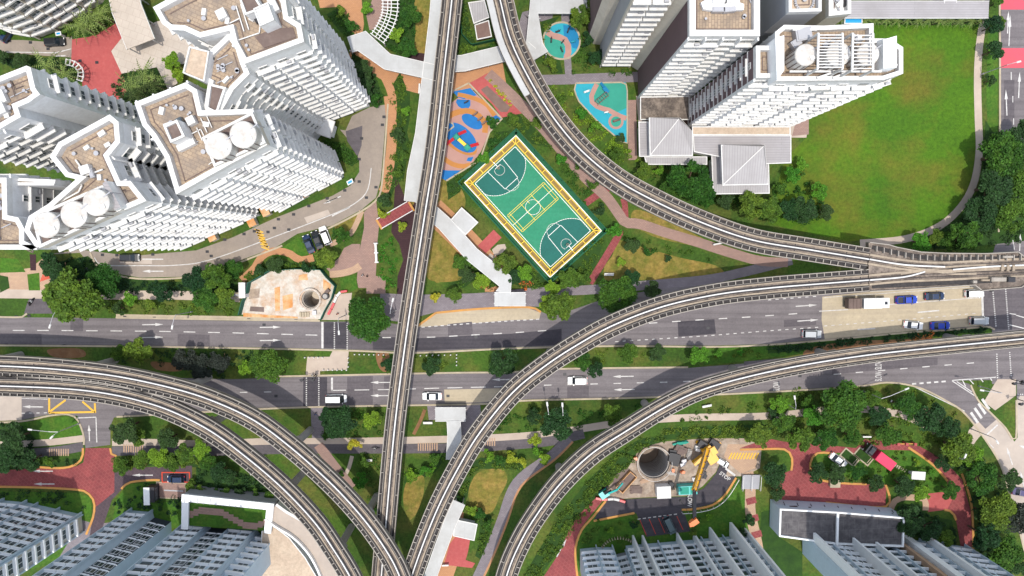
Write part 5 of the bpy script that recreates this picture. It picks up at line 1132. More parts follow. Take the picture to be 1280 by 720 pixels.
for k in range(7):
    mb=MB(); mb.box((0,0,.06),(.34,.8,.12)); o=mb.build('stepping_stone',M['kerb']); o.location=W(1116+k*2.6,580.5+k*1.25,0); o.rotation_euler=(0,0,-.5); tag(o,'pale stepping stones in a row from the red lorry to the white hut','stepping stone','stepping stones by the red lorry')
# person figures
def person(x,y,rz,label,top='cloth_blue',z=0,pose=0):
    root=None; me=bpy.data.meshes.new('person'); s=.25 if pose else .0
    V=[(0,0,.95),(0,0,1.15),(0,0,1.38),(0,0,1.5),(0,.02,1.6),(0,.02,1.72),(-.1,0,.9),(-.11,.05+s,.5),(-.12,.0+s*.3,.08),(-.12,.14+s*.3,.05),(.1,0,.9),(.11,.05-s*.5,.5),(.12,-.05-s,.08),(.12,.08-s,.05),(-.19,0,1.38),(-.25,-.02,1.12),(-.24,.12,.9),(-.24,.18,.82),(.19,0,1.38),(.25,-.02,1.12),(.24,.12,.9),(.24,.18,.82)]
    E=[(0,1),(1,2),(2,3),(3,4),(4,5),(0,6),(6,7),(7,8),(8,9),(0,10),(10,11),(11,12),(12,13),(2,14),(14,15),(15,16),(16,17),(2,18),(18,19),(19,20),(20,21)]
    R=[.15,.14,.16,.06,.10,.09,.1,.07,.05,.04,.1,.07,.05,.04,.07,.05,.04,.035,.07,.05,.04,.035]
    me.from_pydata(V,E,[]); o=bpy.data.objects.new('person',me); COL.objects.link(o)
    m=o.modifiers.new('s','SKIN'); me.skin_vertices[0].data[0].use_root=True
    for i,r in enumerate(R): me.skin_vertices[0].data[i].radius=(r,r*.85)
    o.modifiers.new('u','SUBSURF').levels=1
    bpy.context.view_layer.update(); m2=bpy.data.meshes.new_from_object(o.evaluated_get(bpy.context.evaluated_depsgraph_get())); o.modifiers.clear(); o.data=m2
    for k in ('skin',top,'cloth_black'): m2.materials.append(M[k])
    for p in m2.polygons:
        c=p.center; p.material_index=2 if c.z<.95 and abs(c.x)<.2 else (1 if c.z<1.45 and c.z>.9 and not(c.y>.1 and abs(c.x)>.2) else 0)
    o.location=W(x,y,0)+Vector((0,0,z)); o.rotation_euler=(0,0,rz); tag(o,label,'person')
    mb=MB(); mb.cyl((0,.0),.105,1.66,1.76,12,r2=.09); mb.cyl((0,.0),.09,1.76,1.83,12,r2=.04); mb.build('hair',M['hair'],o)
    return o
person(395,468,1,'person in dark clothes waiting at the lower crossing on the median','cloth_black'); person(392,467.5,2,'person in white top beside the median crossing island','cloth_white'); person(396,516.5,0,'person in blue walking below the lower crossing','cloth_blue',0,1)
person(454,344,1,'left of two people on the pink plaza above the round tree','cloth_white',0,1); person(460,345,2,'right of two people on the pink plaza, in dark clothes','cloth_black'); person(423,392,0,'person in red top on the pavement by the round tree','cloth_red'); person(624,382,1,'person in blue on the pavement by the bus shelter','cloth_blue')
person(1111,500,1,'person in white on the verge near the slip road lamp','cloth_white')
def cycle(x,y,rz,label,moto=False,m='paint_black_gloss'):
    s=1.15 if moto else 1; root=empty('motorcycle' if moto else 'bicycle',W(x,y,0),rz,label,'motorcycle' if moto else 'bicycle')
    for q in (-.62,.62):
        mb=MB(); ps=[(q*s+.33*math.cos(t),0,.35+.33*math.sin(t)) for t in np.linspace(0,2*math.pi,17)]; mb.tube(ps,.06 if moto else .025); mb.beam((q*s-.3,0,.35),(q*s+.3,0,.35),.03); mb.beam((q*s,0,.05),(q*s,0,.65),.03); mb.build('wheel',M['rubber'],root)
    mb=MB(); mb.tube([Vector((-.62*s,0,.35)),Vector((-.2,0,.8)),Vector((.45,0,.85)),Vector((.62*s,0,.35))],.05 if not moto else .1); mb.beam((0,0,.4),(-.2,0,.85),.06); mb.build('frame',M[m],root)
    mb=MB(); mb.box((-.3,0,.92),(.7 if moto else .28,.3 if moto else .16,.12)); mb.build('saddle',M['rubber'],root)
    mb=MB(); mb.beam((.5,-.34,1.05),(.5,.34,1.05),.05); mb.beam((.5,0,.8),(.5,0,1.05),.05); mb.build('handlebar',M['dark_metal'],root)
    if moto: mb=MB(); mb.box((.1,0,.78),(.6,.36,.34),taper=.7); mb.build('tank',M['paint_white_gloss'],root)
cycle(41,377,1.0,'black and white motorcycle at the mouth of the small side road',True); person(41.3,377.4,.6,'rider in dark clothes astride the motorcycle','cloth_black',.12)
cycle(470,559,3.1,'bicycle riding along the dark cycle track'); person(470,559.3,1.5,'cyclist in white top on the cycle track','cloth_white',.1)
def board(x,y,rz,label,w=1.4,h=.9,zt=2.2,m='white_trim'):
    root=empty('sign_board',W(x,y,0),rz,label,'sign'); mb=MB(); mb.beam((-w*.4,0,0),(-w*.4,0,zt),.08); mb.beam((w*.4,0,0),(w*.4,0,zt),.08); mb.build('post',M['grey_metal'],root)
    mb=MB(); mb.box((0,-.1,zt),(w,.35,h)); mb.build('panel',M[m],root)
board(798,524,.6,'pale blank board on the verge beside the right guideway'); board(1019,543,1.57,'small white board above the red estate road'); board(1081,544,0,'white barrier sign above the red estate road',2.0,.3,1.0); board(550,268,.6,'dark and white notice board by the straight guideway',1.8,1.0,1.6); board(525,113,1.5,'dark notice board by the white walkway near the drain',2.2,.9,1.6); board(557,704,.05,'white box sign beside the red paved square',1.6,.5,.8); board(897,304,.2,'pale plank board beside the long pink path',2.6,.5,.8)
# picnic style shelter bits
root=empty('brick_gate',W(1129,553,0),0,'pink and cream gate posts at the top of the red estate road','gate')
for q in (-2.0,0,2.0): mb=MB(); mb.box((q,0,.8),(.5,.5,1.6)); mb.box((q,0,1.65),(.65,.65,.12)); mb.build('post',M['red_plaza'],root)
mb=MB(); mb.beam((-2,0,1.2),(2,0,1.0),.25); mb.build('gate_bar',M['kerb_orange'],root)
for (x,y,l) in ((1018,568.5,'left of two empty framed grass parking bays'),(1027,565,'right of two empty framed grass parking bays')): pass
for (x,y,l) in ((1062,571.5,'left of two empty framed grass parking bays beside the white car'),(1079.5,570.5,'right of two empty framed grass parking bays, next to the red lorry')):
    root=empty('parking_bay',W(x,y,0),math.radians(-39),l,'parking bay'); mb=MB(); ring(mb,[(-2.3,-1.25),(2.3,-1.25),(2.3,1.25),(-2.3,1.25)],.3,0,.12); mb.build('kerb_frame',M['kerb'],root)
    mb=MB(); mb.box((0,0,.04),(4.1,2.0,.06)); mb.build('grass_grid',M['planting'],root); mb=MB(); mb.box((1.6,0,.09),(.15,1.5,.08)); mb.build('wheel_stop',M['kerb'],root)
mb=MB(); mb.box((0,0,.5),(2.2,1.6,1.0)); mb.box((0,0,1.05),(2.4,1.8,.12)); o=mb.build('utility_box',M['kerb']); o.location=W(1041.5,603,0); tag(o,'cream utility box on the orange kerb of the red court','utility box')
root=empty('parking_bay',W(214,613,0),-.05,'pale framed empty lorry bay beside the red car','parking bay'); mb=MB(); ring(mb,[(-3.6,-2),(3.6,-2),(3.6,2),(-3.6,2)],.2,0,.1); mb.build('kerb_frame',M['kerb'],root); mb=MB(); mb.box((0,0,.03),(6.8,3.6,.06)); mb.build('paving',M['path_pink'],root); mb=MB(); mb.box((.6,0,.09),(4.6,.3,.06)); mb.build('drain_grate',M['grey_metal'],root)
# ---------------------------------------------------------------- vehicles
CM={}
def carset(kind):
    if kind in CM: return CM[kind]
    L,Wd,Hh={'sedan':(4.6,1.8,1.42),'suv':(4.6,1.86,1.7),'van':(4.9,1.95,2.1),'pickup':(5.1,1.86,1.38),'hatch':(4.2,1.78,1.5)}[kind]
    hl,hw=L/2,Wd/2; parts=[]
    def loft(secs,close=True):
        mb=MB(); n=len(secs[0])
        for s in secs: mb.v+=s
        for i in range(len(secs)-1):
            for k in range(n): mb.f.append((i*n+k,i*n+(k+1)%n,(i+1)*n+(k+1)%n,(i+1)*n+k)); mb.m.append(0)
        mb.f+=[tuple(range(n-1,-1,-1)),tuple(range((len(secs)-1)*n,len(secs)*n))]; mb.m+=[0,0]; return mb
    def sec(x,w,z0,z1,r=.12): return [(x,-w,z0),(x,w,z0),(x,w,z1-r),(x,w-r,z1),(x,-w+r,z1),(x,-w,z1-r)]
    hood={'van':.95}.get(kind,.86); tail={'suv':1.0,'van':1.05,'hatch':.98,'pickup':.95}.get(kind,.9)
    body=loft([sec(-hl,hw*.78,.35,.7),sec(-hl+.12,hw*.93,.22,tail),sec(-hl*.6,hw,.2,tail+.02),sec(0,hw,.2,.95),sec(hl*.45,hw,.2,.93),sec(hl*.8,hw*.96,.2,hood-.04),sec(hl-.12,hw*.86,.24,hood-.14),sec(hl,hw*.66,.35,.6)])
    parts.append(('body',body,'C'))
    cab={'sedan':(-1.55,-.85,.55,1.25),'suv':(-2.15,-1.85,.6,1.25),'van':(-2.35,-2.2,1.1,1.85),'pickup':(-.75,-.5,.8,1.4),'hatch':(-2.0,-1.55,.5,1.2)}[kind]
    x0,x1,x2,x3=cab; zb=.9
    g=loft([[(x0,-hw*.86,zb),(x0,hw*.86,zb),(x0,hw*.84,zb+.03),(x0,-hw*.84,zb+.03)],[(x1,-hw*.93,zb),(x1,hw*.93,zb),(x1,hw*.74,Hh-.03),(x1,-hw*.74,Hh-.03)],[(x2,-hw*.93,zb),(x2,hw*.93,zb),(x2,hw*.74,Hh-.03),(x2,-hw*.74,Hh-.03)],[(x3,-hw*.86,zb),(x3,hw*.86,zb),(x3,hw*.84,zb+.03),(x3,-hw*.84,zb+.03)]]); parts.append(('cabin_glass',g,'car_glass'))
    r=MB(); r.add([(x1-.03,-hw*.72,Hh-.02),(x2+.03,-hw*.72,Hh-.02),(x2+.03,hw*.72,Hh-.02),(x1-.03,hw*.72,Hh-.02),(x1+.1,-hw*.66,Hh+.04),(x2-.1,-hw*.66,Hh+.04),(x2-.1,hw*.66,Hh+.04),(x1+.1,hw*.66,Hh+.04)],[(4,5,6,7),(0,1,5,4),(1,2,6,5),(2,3,7,6),(3,0,4,7)]); parts.append(('roof',r,'C'))
    if kind=='pickup':
        b=MB(); ring(b,[(-2.4,-.82),(-.85,-.82),(-.85,.82),(-2.4,.82)],.1,.9,1.25); parts.append(('cargo_bed',b,'C')); b=MB(); b.box((-1.6,0,.99),(1.4,1.44,.06)); parts.append(('bed_floor',b,'dark_metal'))
    for sx in (-1,1):
        for sy in (-1,1):
            w=MB(); cx,cy=sx*hl*.62,sy*(hw-.08); n=16; R=.33
            vs=[(cx+R*math.cos(2*math.pi*k/n),cy+q*.11,.33+R*math.sin(2*math.pi*k/n)) for q in (-1,1) for k in range(n)]
            w.add(vs,[(k,(k+1)%n,n+(k+1)%n,n+k) for k in range(n)]+[tuple(range(n)),tuple(range(2*n-1,n-1,-1))]); parts.append(('wheel',w,'rubber'))
    for sy in (-1,1):
        b=MB(); b.box((hl-.2,sy*hw*.66,.68),(.25,.36,.14)); parts.append(('headlight',b,'lamp_clear')); b=MB(); b.box((-hl+.06,sy*hw*.68,.78),(.16,.34,.16)); parts.append(('tail_light',b,'lamp_red')); b=MB(); b.box((x3-.35,sy*(hw+.1),.98),(.14,.22,.14)); parts.append(('wing_mirror',b,'C'))
    out=[]
    for nm,mb,mm in parts:
        me=bpy.data.meshes.new(nm); me.from_pydata(mb.v,[],mb.f); me.materials.append(M['paint_white_gloss'] if mm=='C' else M[mm]); out.append((nm,me,mm))
    CM[kind]=out; return out
def car(kind,col,x,y,ang,label,scale=1.0,group='cars on the roads'):
    root=empty('parked_car' if 'park' in label else 'car',W(x,y,0)+Vector((0,0,.03)),math.radians(-ang),label,'van' if kind=='van' else 'pickup truck' if kind=='pickup' else 'car',group); root.scale=(scale,)*3
    for nm,me,mm in carset(kind):
        o=bpy.data.objects.new(nm,me); COL.objects.link(o); o.parent=root
        if mm=='C': o.material_slots[0].link='OBJECT'; o.material_slots[0].material=M['paint_'+col+'_gloss']
    return root
car('pickup','blue',1131,374.5,-2,'blue pickup truck ahead of the lorry on the pale concrete lanes'); car('sedan','navy',1166,370,-2,'dark navy car between the blue pickup and the stop line'); car('suv','white',1215.5,366.5,-3,'white car at the stop line in the top lane of the concrete')
car('sedan','white',1139.5,406,6,'white car behind the bright blue car on the concrete lanes'); car('sedan','blue',1173,406.5,-2,'bright blue car in the lower concrete lane'); car('suv','silver',1221.5,400.5,0,'silver car at the stop line in the lower concrete lane'); car('suv','silver',1013,417,1,'silver car alone on the upper road left of the concrete')
car('sedan','white',540.5,494.5,180,'white car leaving the lay-by right of the straight guideway'); car('van','white',421.5,497.5,0,'white van just past the lower pedestrian crossing'); car('suv','white',721.5,475,180,'white car alone on the lower road between the curving guideways')
car('sedan','navy',387,305,-111,'left of the three parked cars, dark navy',.98,'cars parked off the estate road'); car('sedan','black',397.5,300,-111,'middle of the three parked cars, black',.98,'cars parked off the estate road'); car('suv','white',407.5,294.5,-111,'right of the three parked cars, white with dark glass',.98,'cars parked off the estate road')
car('suv','black',164.5,322,0,'black car driving the estate road below the three-tank tower'); car('suv','navy',12,42.5,-55,'dark blue parked car at the top left corner'); car('suv','black',71,53.5,-4,'black car beside the red plaza in the top left')
car('sedan','white',1046,574,36,'white parked car in the framed bay by the red estate road'); car('van','grey',836,655,64,'grey van parked in the dark bays below the construction site',.95); car('hatch','white',901.5,577,30,'small white parked car at the edge of the construction site',.8)
car('sedan','purple',1274,614,10,'dark purple car half hidden by trees on the right concrete road'); car('hatch','navy',222,597.5,180,'dark car in the red-edged bay at the bottom left')
mb=MB(); ring(mb,[(-3.4,-1.3),(3.4,-1.3),(3.4,1.3),(-3.4,1.3)],.25,0,.1); o=mb.build('bay_kerb',M['paint_red']); o.location=W(220,596.5,.02); tag(o,'red painted frame around the dark parked car','bay kerb')
def lorry(x,y,ang,label,cabc,boxc,L=9.6,tarp=None,cabfront=True):
    root=empty('lorry',W(x,y,0)+Vector((0,0,.03)),math.radians(-ang),label,'lorry'); hl=L/2
    mb=MB(); mb.box((-.1,0,.75),(L-.4,1.1,.35)); mb.build('chassis',M['dark_metal'],root)
    cb=MB(); cb.box((hl-.95,0,1.6),(1.8,2.3,1.5)); cb.box((hl-1.15,0,2.5),(1.35,2.1,.4),taper=.8); c=cb.build('cab',M['paint_'+cabc+'_gloss'],root)
    mb=MB(); mb.add([(hl-.02,-1.0,1.65),(hl-.02,1.0,1.65),(hl-.42,.9,2.42),(hl-.42,-.9,2.42)],[(0,1,2,3)]); mb.box((hl-1.0,0,2.74),(.6,.7,.08)); mb.build('windscreen',M['car_glass'],c)
    if tarp:
        mb=MB(); mb.box((-hl+1.6,0,1.9),(3.0,2.35,1.9)); [mb.box((-hl+.4+k*.8,0,2.9),(.1,2.4,.1)) for k in range(4)]; mb.build('tarpaulin',M[tarp],root)
        mb=MB(); mb.box((.75,0,2.0),(4.2,2.35,2.1)); mb.box((.75,0,3.08),(4.1,2.2,.06)); mb.build('cargo_box',M['paint_'+boxc+'_gloss'],root)
    else:
        mb=MB(); mb.box((-1.2,0,1.95),(L-2.9,2.35,2.1)); mb.box((-1.2,0,3.03),(L-3.1,2.2,.06)); mb.build('cargo_box',M['paint_'+boxc+'_gloss'],root)
    for px_ in (-hl+1.0,-hl+2.1,hl-1.4):
        for s in (-1,1):
            w=MB(); n=16; R=.5; vs=[(px_+R*math.cos(2*math.pi*k/n),s*1.0+q*.15,.5+R*math.sin(2*math.pi*k/n)) for q in (-1,1) for k in range(n)]
            w.add(vs,[(k,(k+1)%n,n+(k+1)%n,n+k) for k in range(n)]+[tuple(range(n)),tuple(range(2*n-1,n-1,-1))]); w.build('wheel',M['rubber'],root)
    for s in (-1,1): mb=MB(); mb.box((hl-.02,s*.85,1.05),(.1,.35,.2)); mb.build('headlight',M['lamp_clear'],root)
    return root
lorry(1079,378,-1,'long white lorry with a dark covered bed on the concrete lanes','white','white',9.8,'roof_brown')
lorry(1094,568,217,'bright red lorry with a dark cab parked by the framed grass bays','black','crimson',7.6)
root=empty('guard_hut',W(193,614,0),0,'pale blue roofed hut with dark glass beside the lorry bay','hut'); mb=MB(); mb.box((.3,0,1.2),(1.9,3.6,2.4)); mb.build('wall',M['dark_metal'],root); mb=MB(); mb.box((-.5,-.3,2.55),(1.4,4.2,.2)); mb.build('roof',M['blue_trim'],root); mb=MB(); mb.box((1.28,0,1.5),(.06,3.0,1.0)); mb.build('window',M['glass_grey'],root)
# ---------------------------------------------------------------- construction sites
def shaft(name,label,loop,r,depth,px,py,rim='site_slab',rings=14,m='shaft_wall'):
    c=W(px,py,0); root=empty(name,c,0,label,'shaft'); mb=MB(); n=40
    vs=[(r*math.cos(2*math.pi*k/n),r*math.sin(2*math.pi*k/n),z) for z in (-depth,.55) for k in range(n)]
    mb.add(vs,[(k,n+k,n+(k+1)%n,(k+1)%n) for k in range(n)]+[tuple(range(n))]); mb.build('lining',M[m],root)
    for k in range(rings):
        z=.4-depth*(k+.5)/rings; mb=MB(); ri=r-.28
        P=[Vector((math.cos(2*math.pi*j/n),math.sin(2*math.pi*j/n),z)) for j in range(n+1)]
        vs=[(p.x*q,p.y*q,zz) for q,zz in ((r-.01,z),(ri,z),(ri,z-.3),(r-.01,z-.3)) for p in P[:n]]
        mb.add(vs,[(a*n+j,a*n+(j+1)%n,((a+1)%4)*n+(j+1)%n,((a+1)%4)*n+j) for a in range(3) for j in range(n)]); mb.build('ring_beam',M['railing' if m=='shaft_wall' else 'girder'],root)
    mb=MB(); vs=[(q*math.cos(2*math.pi*k/n),q*math.sin(2*math.pi*k/n),z) for q,z in ((r-.02,.55),(r+.45,.55),(r+.45,0)) for k in range(n)]
    mb.add(vs,[(a*n+k,(a)*n+(k+1)%n,(a+1)*n+(k+1)%n,(a+1)*n+k) for a in (0,1) for k in range(n)]); mb.build('collar',M[rim],root)
    mb=MB(); ps=[((r+.35)*math.cos(t),(r+.35)*math.sin(t),1.5) for t in np.linspace(0,2*math.pi,33)]; mb.tube([Vector(p) for p in ps],.035)
    for p in ps[:-1:2]: mb.beam((p[0],p[1],.5),p,.06)
    mb.build('guard_rail',M['white_trim'],root)
    return root
S1=[(302,393),(306,377),(312,364),(314,353),(325,347),(340,338),(372,336),(403,337),(410,346),(421,357),(417,372),(408,388),(403,399),(370,398),(330,396)]
sheet('site_slab',S1,.05,'site_slab',holes=[SH1])
for p,m,z in (([(343,360),(350,358),(350,388),(344,389)],'rust',.075),([(353,370),(366,367),(366,384),(354,388)],'rust',.08),([(374,344),(384,342),(385,350),(373,350)],'rust',.085),([(313,383),(330,384),(330,390),(312,389)],'roof_brown',.09),([(404,348),(414,356),(411,368),(404,360)],'rust',.095),([(312,362),(325,360),(324,372),(311,374)],'site_ground',.07),([(304,391),(340,394),(372,396),(372,398),(304,396)],'rust',.1)): sheet('rust_stain',p,z,m)
shaft('shaft','narrow round shaft with ribbed lining in the stained pale site slab',SH1,2.15,7,389,374,rings=8)
root=empty('hoarding',W(360,365,0),0,'dark green hoarding round the pale site slab','hoarding')
P=[W(x,y,0)-root.location for x,y in S1]
for a_,b_ in zip(P[:-1],P[1:]):
    if abs((a_-b_).y)<.8 and a_.y<-3: continue
    mb=MB(); mb.beam(a_+Vector((0,0,1.1)),b_+Vector((0,0,1.1)),.12,2.2); mb.build('panel',M['barrier_green'],root)
def barrier(px,label,w=.5):
    c=W(*px[0],0); root=empty('barrier',c,0,label,'barrier')
    P=resample([W(x,y,0)-c for x,y in px],1.6)
    for k,(a_,b_) in enumerate(zip(P[:-1],P[1:])): mb=MB(); mb.beam(a_.lerp(b_,.04)+Vector((0,0,.5)),a_.lerp(b_,.96)+Vector((0,0,.5)),w,1.0); mb.build('block',M['paint_red_gloss' if (k//2)%2==0 else 'white_trim'],root)
barrier([(411,393),(416,384),(420,375),(424,365),(435,363.5)],'red and white barrier line right of the stained site slab'); barrier([(744,621),(752,623),(768,622),(781,626)],'red and white barrier at the excavator corner of the site')
def thing1(name,label,cat,x,y,rz,parts,z=0):
    root=empty(name,W(x,y,0)+Vector((0,0,z)),rz,label,cat)
    for nm,m,f in parts: mb=MB(); f(mb); mb.build(nm,M[m],root)
    return root
thing1('machine','small round pump drum beside the narrow shaft','machine',408,370,.8,[('drum','dark_metal',lambda b:b.cyl((0,0),.8,0,1.1,18)),('lid','girder',lambda b:b.cyl((0,0),.55,1.1,1.25,18)),('motor','roof_brown',lambda b:b.box((1.2,.5,.5),(1.0,.8,1.0)))])
thing1('crate','small grey crate near the hoarding gate below the narrow shaft','crate',394,390.5,0,[('crate_box','grey_metal',lambda b:(b.box((0,0,.4),(.8,.9,.7)),b.box((0,0,.8),(.9,1.0,.1))))])
thing1('crate','cream stack of planks left of the grey crate','crate',381,393,0,[('plank_stack','pale_concrete',lambda b:[b.box((-.9+k*.6,0,.25),(.5,1.1,.5)) for k in range(4)])])
thing1('cabin','white and grey site cabin at the left of the hoarding','cabin',307.5,362,1.57,[('wall','white_wall',lambda b:b.box((0,0,1.2),(3.4,1.3,2.4))),('roof','white_trim',lambda b:b.box((0,0,2.45),(3.6,1.5,.12)))])
thing1('cabin','low grey cabin with dark gaps left of the hoarding','cabin',298,368.5,0,[('wall','grey_wall',lambda b:b.box((0,0,.8),(3.2,1.5,1.6))),('roof','kerb',lambda b:(b.box((0,.5,1.65),(3.4,.4,.12)),b.box((0,-.5,1.65),(3.4,.4,.12))))])
shaft('shaft','wide deep round shaft in the construction site by the crane',SH2,3.75,11,817,578,'site_ground',11,'shaft_dark')
# crane
CR=empty('mobile_crane',W(884,566,0),0,'yellow mobile crane with its boom stretched over the site road','crane')
def rc(x,y,z): w=W(x,y,z); l=CR.location; return Vector((w.x-l.x,w.y-l.y,z))
mb=MB(); mb.box((0,0,1.0),(7.2,2.6,.8),-2.1); mb.box((-1.6,2.4,1.5),(1.6,2.2,.9),-2.1); mb.build('carrier',M['dark_metal'],CR)
mb=MB(); mb.box((0,.2,2.0),(4.2,2.4,1.4),-1.0); mb.box((.6,1.4,2.9),(1.8,1.4,.7),-1.0); mb.build('superstructure',M['paint_yellow_gloss'],CR)
mb=MB(); mb.box((-2.4,-.9,2.0),(3.6,.9,1.5),.65); mb.build('cab',M['paint_yellow_gloss'],CR)
b0,b1,b2,b3=rc(884,562,3.4),rc(876,578,6.5),rc(868,613,11),rc(868,652,15)
mb=MB(); mb.beam(b0,b2,1.0,1.0); mb.build('boom_base',M['paint_yellow_gloss'],CR)
mb=MB(); mb.beam(b2,b3,.7,.6); mb.build('boom_extension',M['dark_metal'],CR)
mb=MB(); mb.box((b3.x,b3.y,b3.z),(1.6,1.1,1.2),.6); mb.box((b3.x-.6,b3.y-.7,b3.z-.4),(.9,.9,.9),.2); mb.build('boom_head',M['paint_orange_gloss'],CR)
mb=MB(); mb.beam(b0+Vector((.5,.2,.7)),b2+Vector((.35,0,.8)),.14); mb.beam(b0+Vector((-.5,.2,.7)),b2+Vector((-.35,0,.8)),.14); [mb.beam(b0.lerp(b2,t)+Vector((-.7,0,.62)),b0.lerp(b2,t)+Vector((.7,0,.62)),.18) for t in (.15,.3,.45,.6,.75,.9)]; mb.build('boom_cable',M['roof_brown'],CR)
for q in ((-2.6,-2.4),(2.6,-2.2),(-2.4,2.6),(2.8,2.2)): mb=MB(); mb.beam((q[0]*.3,q[1]*.3,.9),(q[0],q[1],.6),.35); mb.cyl((q[0],q[1]),.45,0,.25,12); mb.beam((q[0],q[1],0),(q[0],q[1],.8),.2); mb.build('outrigger',M['paint_yellow_gloss'],CR)
mb=MB(); mb.beam((b3.x,b3.y,b3.z-.5),(b3.x,b3.y,3),.06); mb.box((b3.x,b3.y,2.8),(.4,.4,.6)); mb.build('hook_line',M['dark_metal'],CR)
# excavator
EX=empty('excavator',W(756,614,0),math.radians(35),'teal excavator digging in the trench left of the wide shaft','excavator')
for s in (-1,1): mb=MB(); mb.box((0,s*.8,.35),(2.8,.5,.7)); mb.build('track',M['rubber'],EX)
mb=MB(); mb.box((-.4,0,1.2),(2.2,1.7,.9)); mb.build('body',M['paint_teal_gloss'],EX)
mb=MB(); mb.box((.2,.45,2.0),(1.1,.8,.9),taper=.85); mb.build('cab',M['car_glass'],EX)
mb=MB(); mb.beam((.6,-.3,1.6),(2.9,-.3,2.8),.4); mb.build('boom',M['paint_teal_gloss'],EX); mb=MB(); mb.beam((2.9,-.3,2.8),(4.7,-.3,1.4),.28); mb.build('arm',M['paint_teal_gloss'],EX); mb=MB(); mb.box((4.8,-.3,1.0),(.7,.8,.7),taper=1.3); mb.build('bucket',M['roof_brown'],EX)
sheet('trench',[(769,594),(784,584),(795,594),(772,618),(764,610)],.06,'roof_brown')
thing1('waste_skip','brown open waste skip between the excavator and the wide shaft','skip',782,601,.85,[('skip_body','rust',lambda b:ring(b,[(-2.6,-1.1),(2.6,-1.1),(2.6,1.1),(-2.6,1.1)],.15,0,1.3)),('skip_floor','roof_brown',lambda b:b.box((0,0,.3),(5.1,2.0,.2)))])
thing1('container','square white cabin roof at the foot of the wide shaft','cabin',827,611,.05,[('wall','white_wall',lambda b:b.box((0,0,1.2),(3.1,2.7,2.4))),('roof','white_trim',lambda b:b.box((0,0,2.46),(3.3,2.9,.12)))])
thing1('generator','teal generator housing beside the crane boom','generator',857,609,.05,[('housing','paint_teal_gloss',lambda b:b.box((0,0,1.1),(4.4,2.0,2.2))),('top_panel','rubber_teal',lambda b:(b.box((-.8,0,2.25),(2.0,1.6,.12)),b.box((1.2,0,2.25),(1.2,1.6,.1))))])
for k,(x,y,w,d,hh,m,l) in enumerate(((838,605,1.4,1.4,1.2,'dark_metal','round dark pump right of the white cabin'),(842,570,2.4,4.0,1.6,'dark_metal','dark machine block right of the wide shaft'),(852,576,1.6,1.4,1.8,'grey_metal','pale grey motor unit on the dark machine row'),(850,560,2.6,2.4,1.2,'roof_brown','brown material pile above the dark machine row'),(838,591,2.4,.8,.5,'girder','low grey beam stack between the shaft and the cabin'),(870,559,1.6,1.2,1.4,'white_trim','white box unit above the crane cab'),(849,553,4,.7,1.0,'rubber_teal','row of pale teal gas bottles at the top of the site'),(880,592,1.0,2.0,.8,'dark_metal','dark hose bundle right of the crane boom'),(797,611,5,1.6,.4,'roof_brown','brown rubble strip left of the white cabin'),(853,589,1.2,.8,1.0,'paint_orange','small orange box below the machine row'),(794,572,.9,.9,1.2,'paint_orange','small orange winch at the left rim of the wide shaft'),(841,587,.8,.8,1.0,'paint_orange','small orange winch at the right rim of the wide shaft'),(806,600,3,1.2,.35,'path_tan','stack of pale timber below the wide shaft'),(868,598,1.4,1.0,.8,'grey_metal','grey toolbox left of the crane boom'),(861,567,1.2,2.8,1.0,'girder','grey pipe rack left of the crane cab'))):
    m={'paint_orange':'paint_orange_gloss'}.get(m,m); rnd=random.Random(k); mb=MB()
    for j in range(5): mb.box((rnd.uniform(-w*.25,w*.25),rnd.uniform(-d*.25,d*.25),hh*(.3+.1*j)),(w*rnd.uniform(.4,.75),d*rnd.uniform(.4,.75),hh*.6),rnd.uniform(-.2,.2))
    o=mb.build(('site_'+l.split()[1] if 0 else 'site_equipment'),M[m]); o.location=W(x,y,0)+Vector((0,0,.06)); o.rotation_euler=(0,0,rnd.uniform(-.4,.4)); tag(o,l,'site equipment')
root=empty('steps',W(938,602,0),0,'dark stone steps with a centre handrail below the yellow hatched crossing','steps')
for k in range(8): mb=MB(); mb.box((0,1.6-k*.45,.5-k*.055),(4.2,.42,.2)); mb.build('tread',M['grey_wall'],root)
for s in (-2.1,0,2.1): mb=MB(); mb.beam((s,1.8,1.5),(s,-1.9,1.1),.1); mb.beam((s,1.8,.4),(s,1.8,1.5),.1); mb.beam((s,-1.9,0),(s,-1.9,1.1),.1); mb.build('handrail',M['white_trim'],root)
root=empty('steps',W(1164,519,0),math.radians(-32),'pale timber steps half hidden by the trees above the red estate road','steps')
for k in range(11): mb=MB(); mb.box((-2.5+k*.5,0,.15+.02*k),(.3,2.0-.08*k,.15)); mb.build('tread',M['path_tan'],root)
root=empty('fence',W(905,628,0),0,'thin white railing along the orange kerb of the site road','railing')
P=[W(x,y,0)-root.location for x,y in ((852,640),(870,638.5),(892,633),(908,620),(922,598))]; P=resample(catmull(P,sub=5),1.5)
mb=MB(); [mb.beam(a_+Vector((0,0,1.1)),b_+Vector((0,0,1.1)),.12) for a_,b_ in zip(P[:-1],P[1:])]; mb.build('rail',M['white_trim'],root)
mb=MB(); [mb.beam(a_,a_+Vector((0,0,1.1)),.08) for a_ in P]; mb.build('posts',M['white_trim'],root)
root=empty('hedge_ring',W(774,690,0),0,'ring of small pale posts on the lawn above the pale blue block','fence')
for k,t in enumerate(np.linspace(.3,2.9,18)): mb=MB(); mb.box((4.4*math.cos(t),3.6*math.sin(t),.35),(.18,.5,.7),t+1.57); mb.build('post',M['kerb'],root)
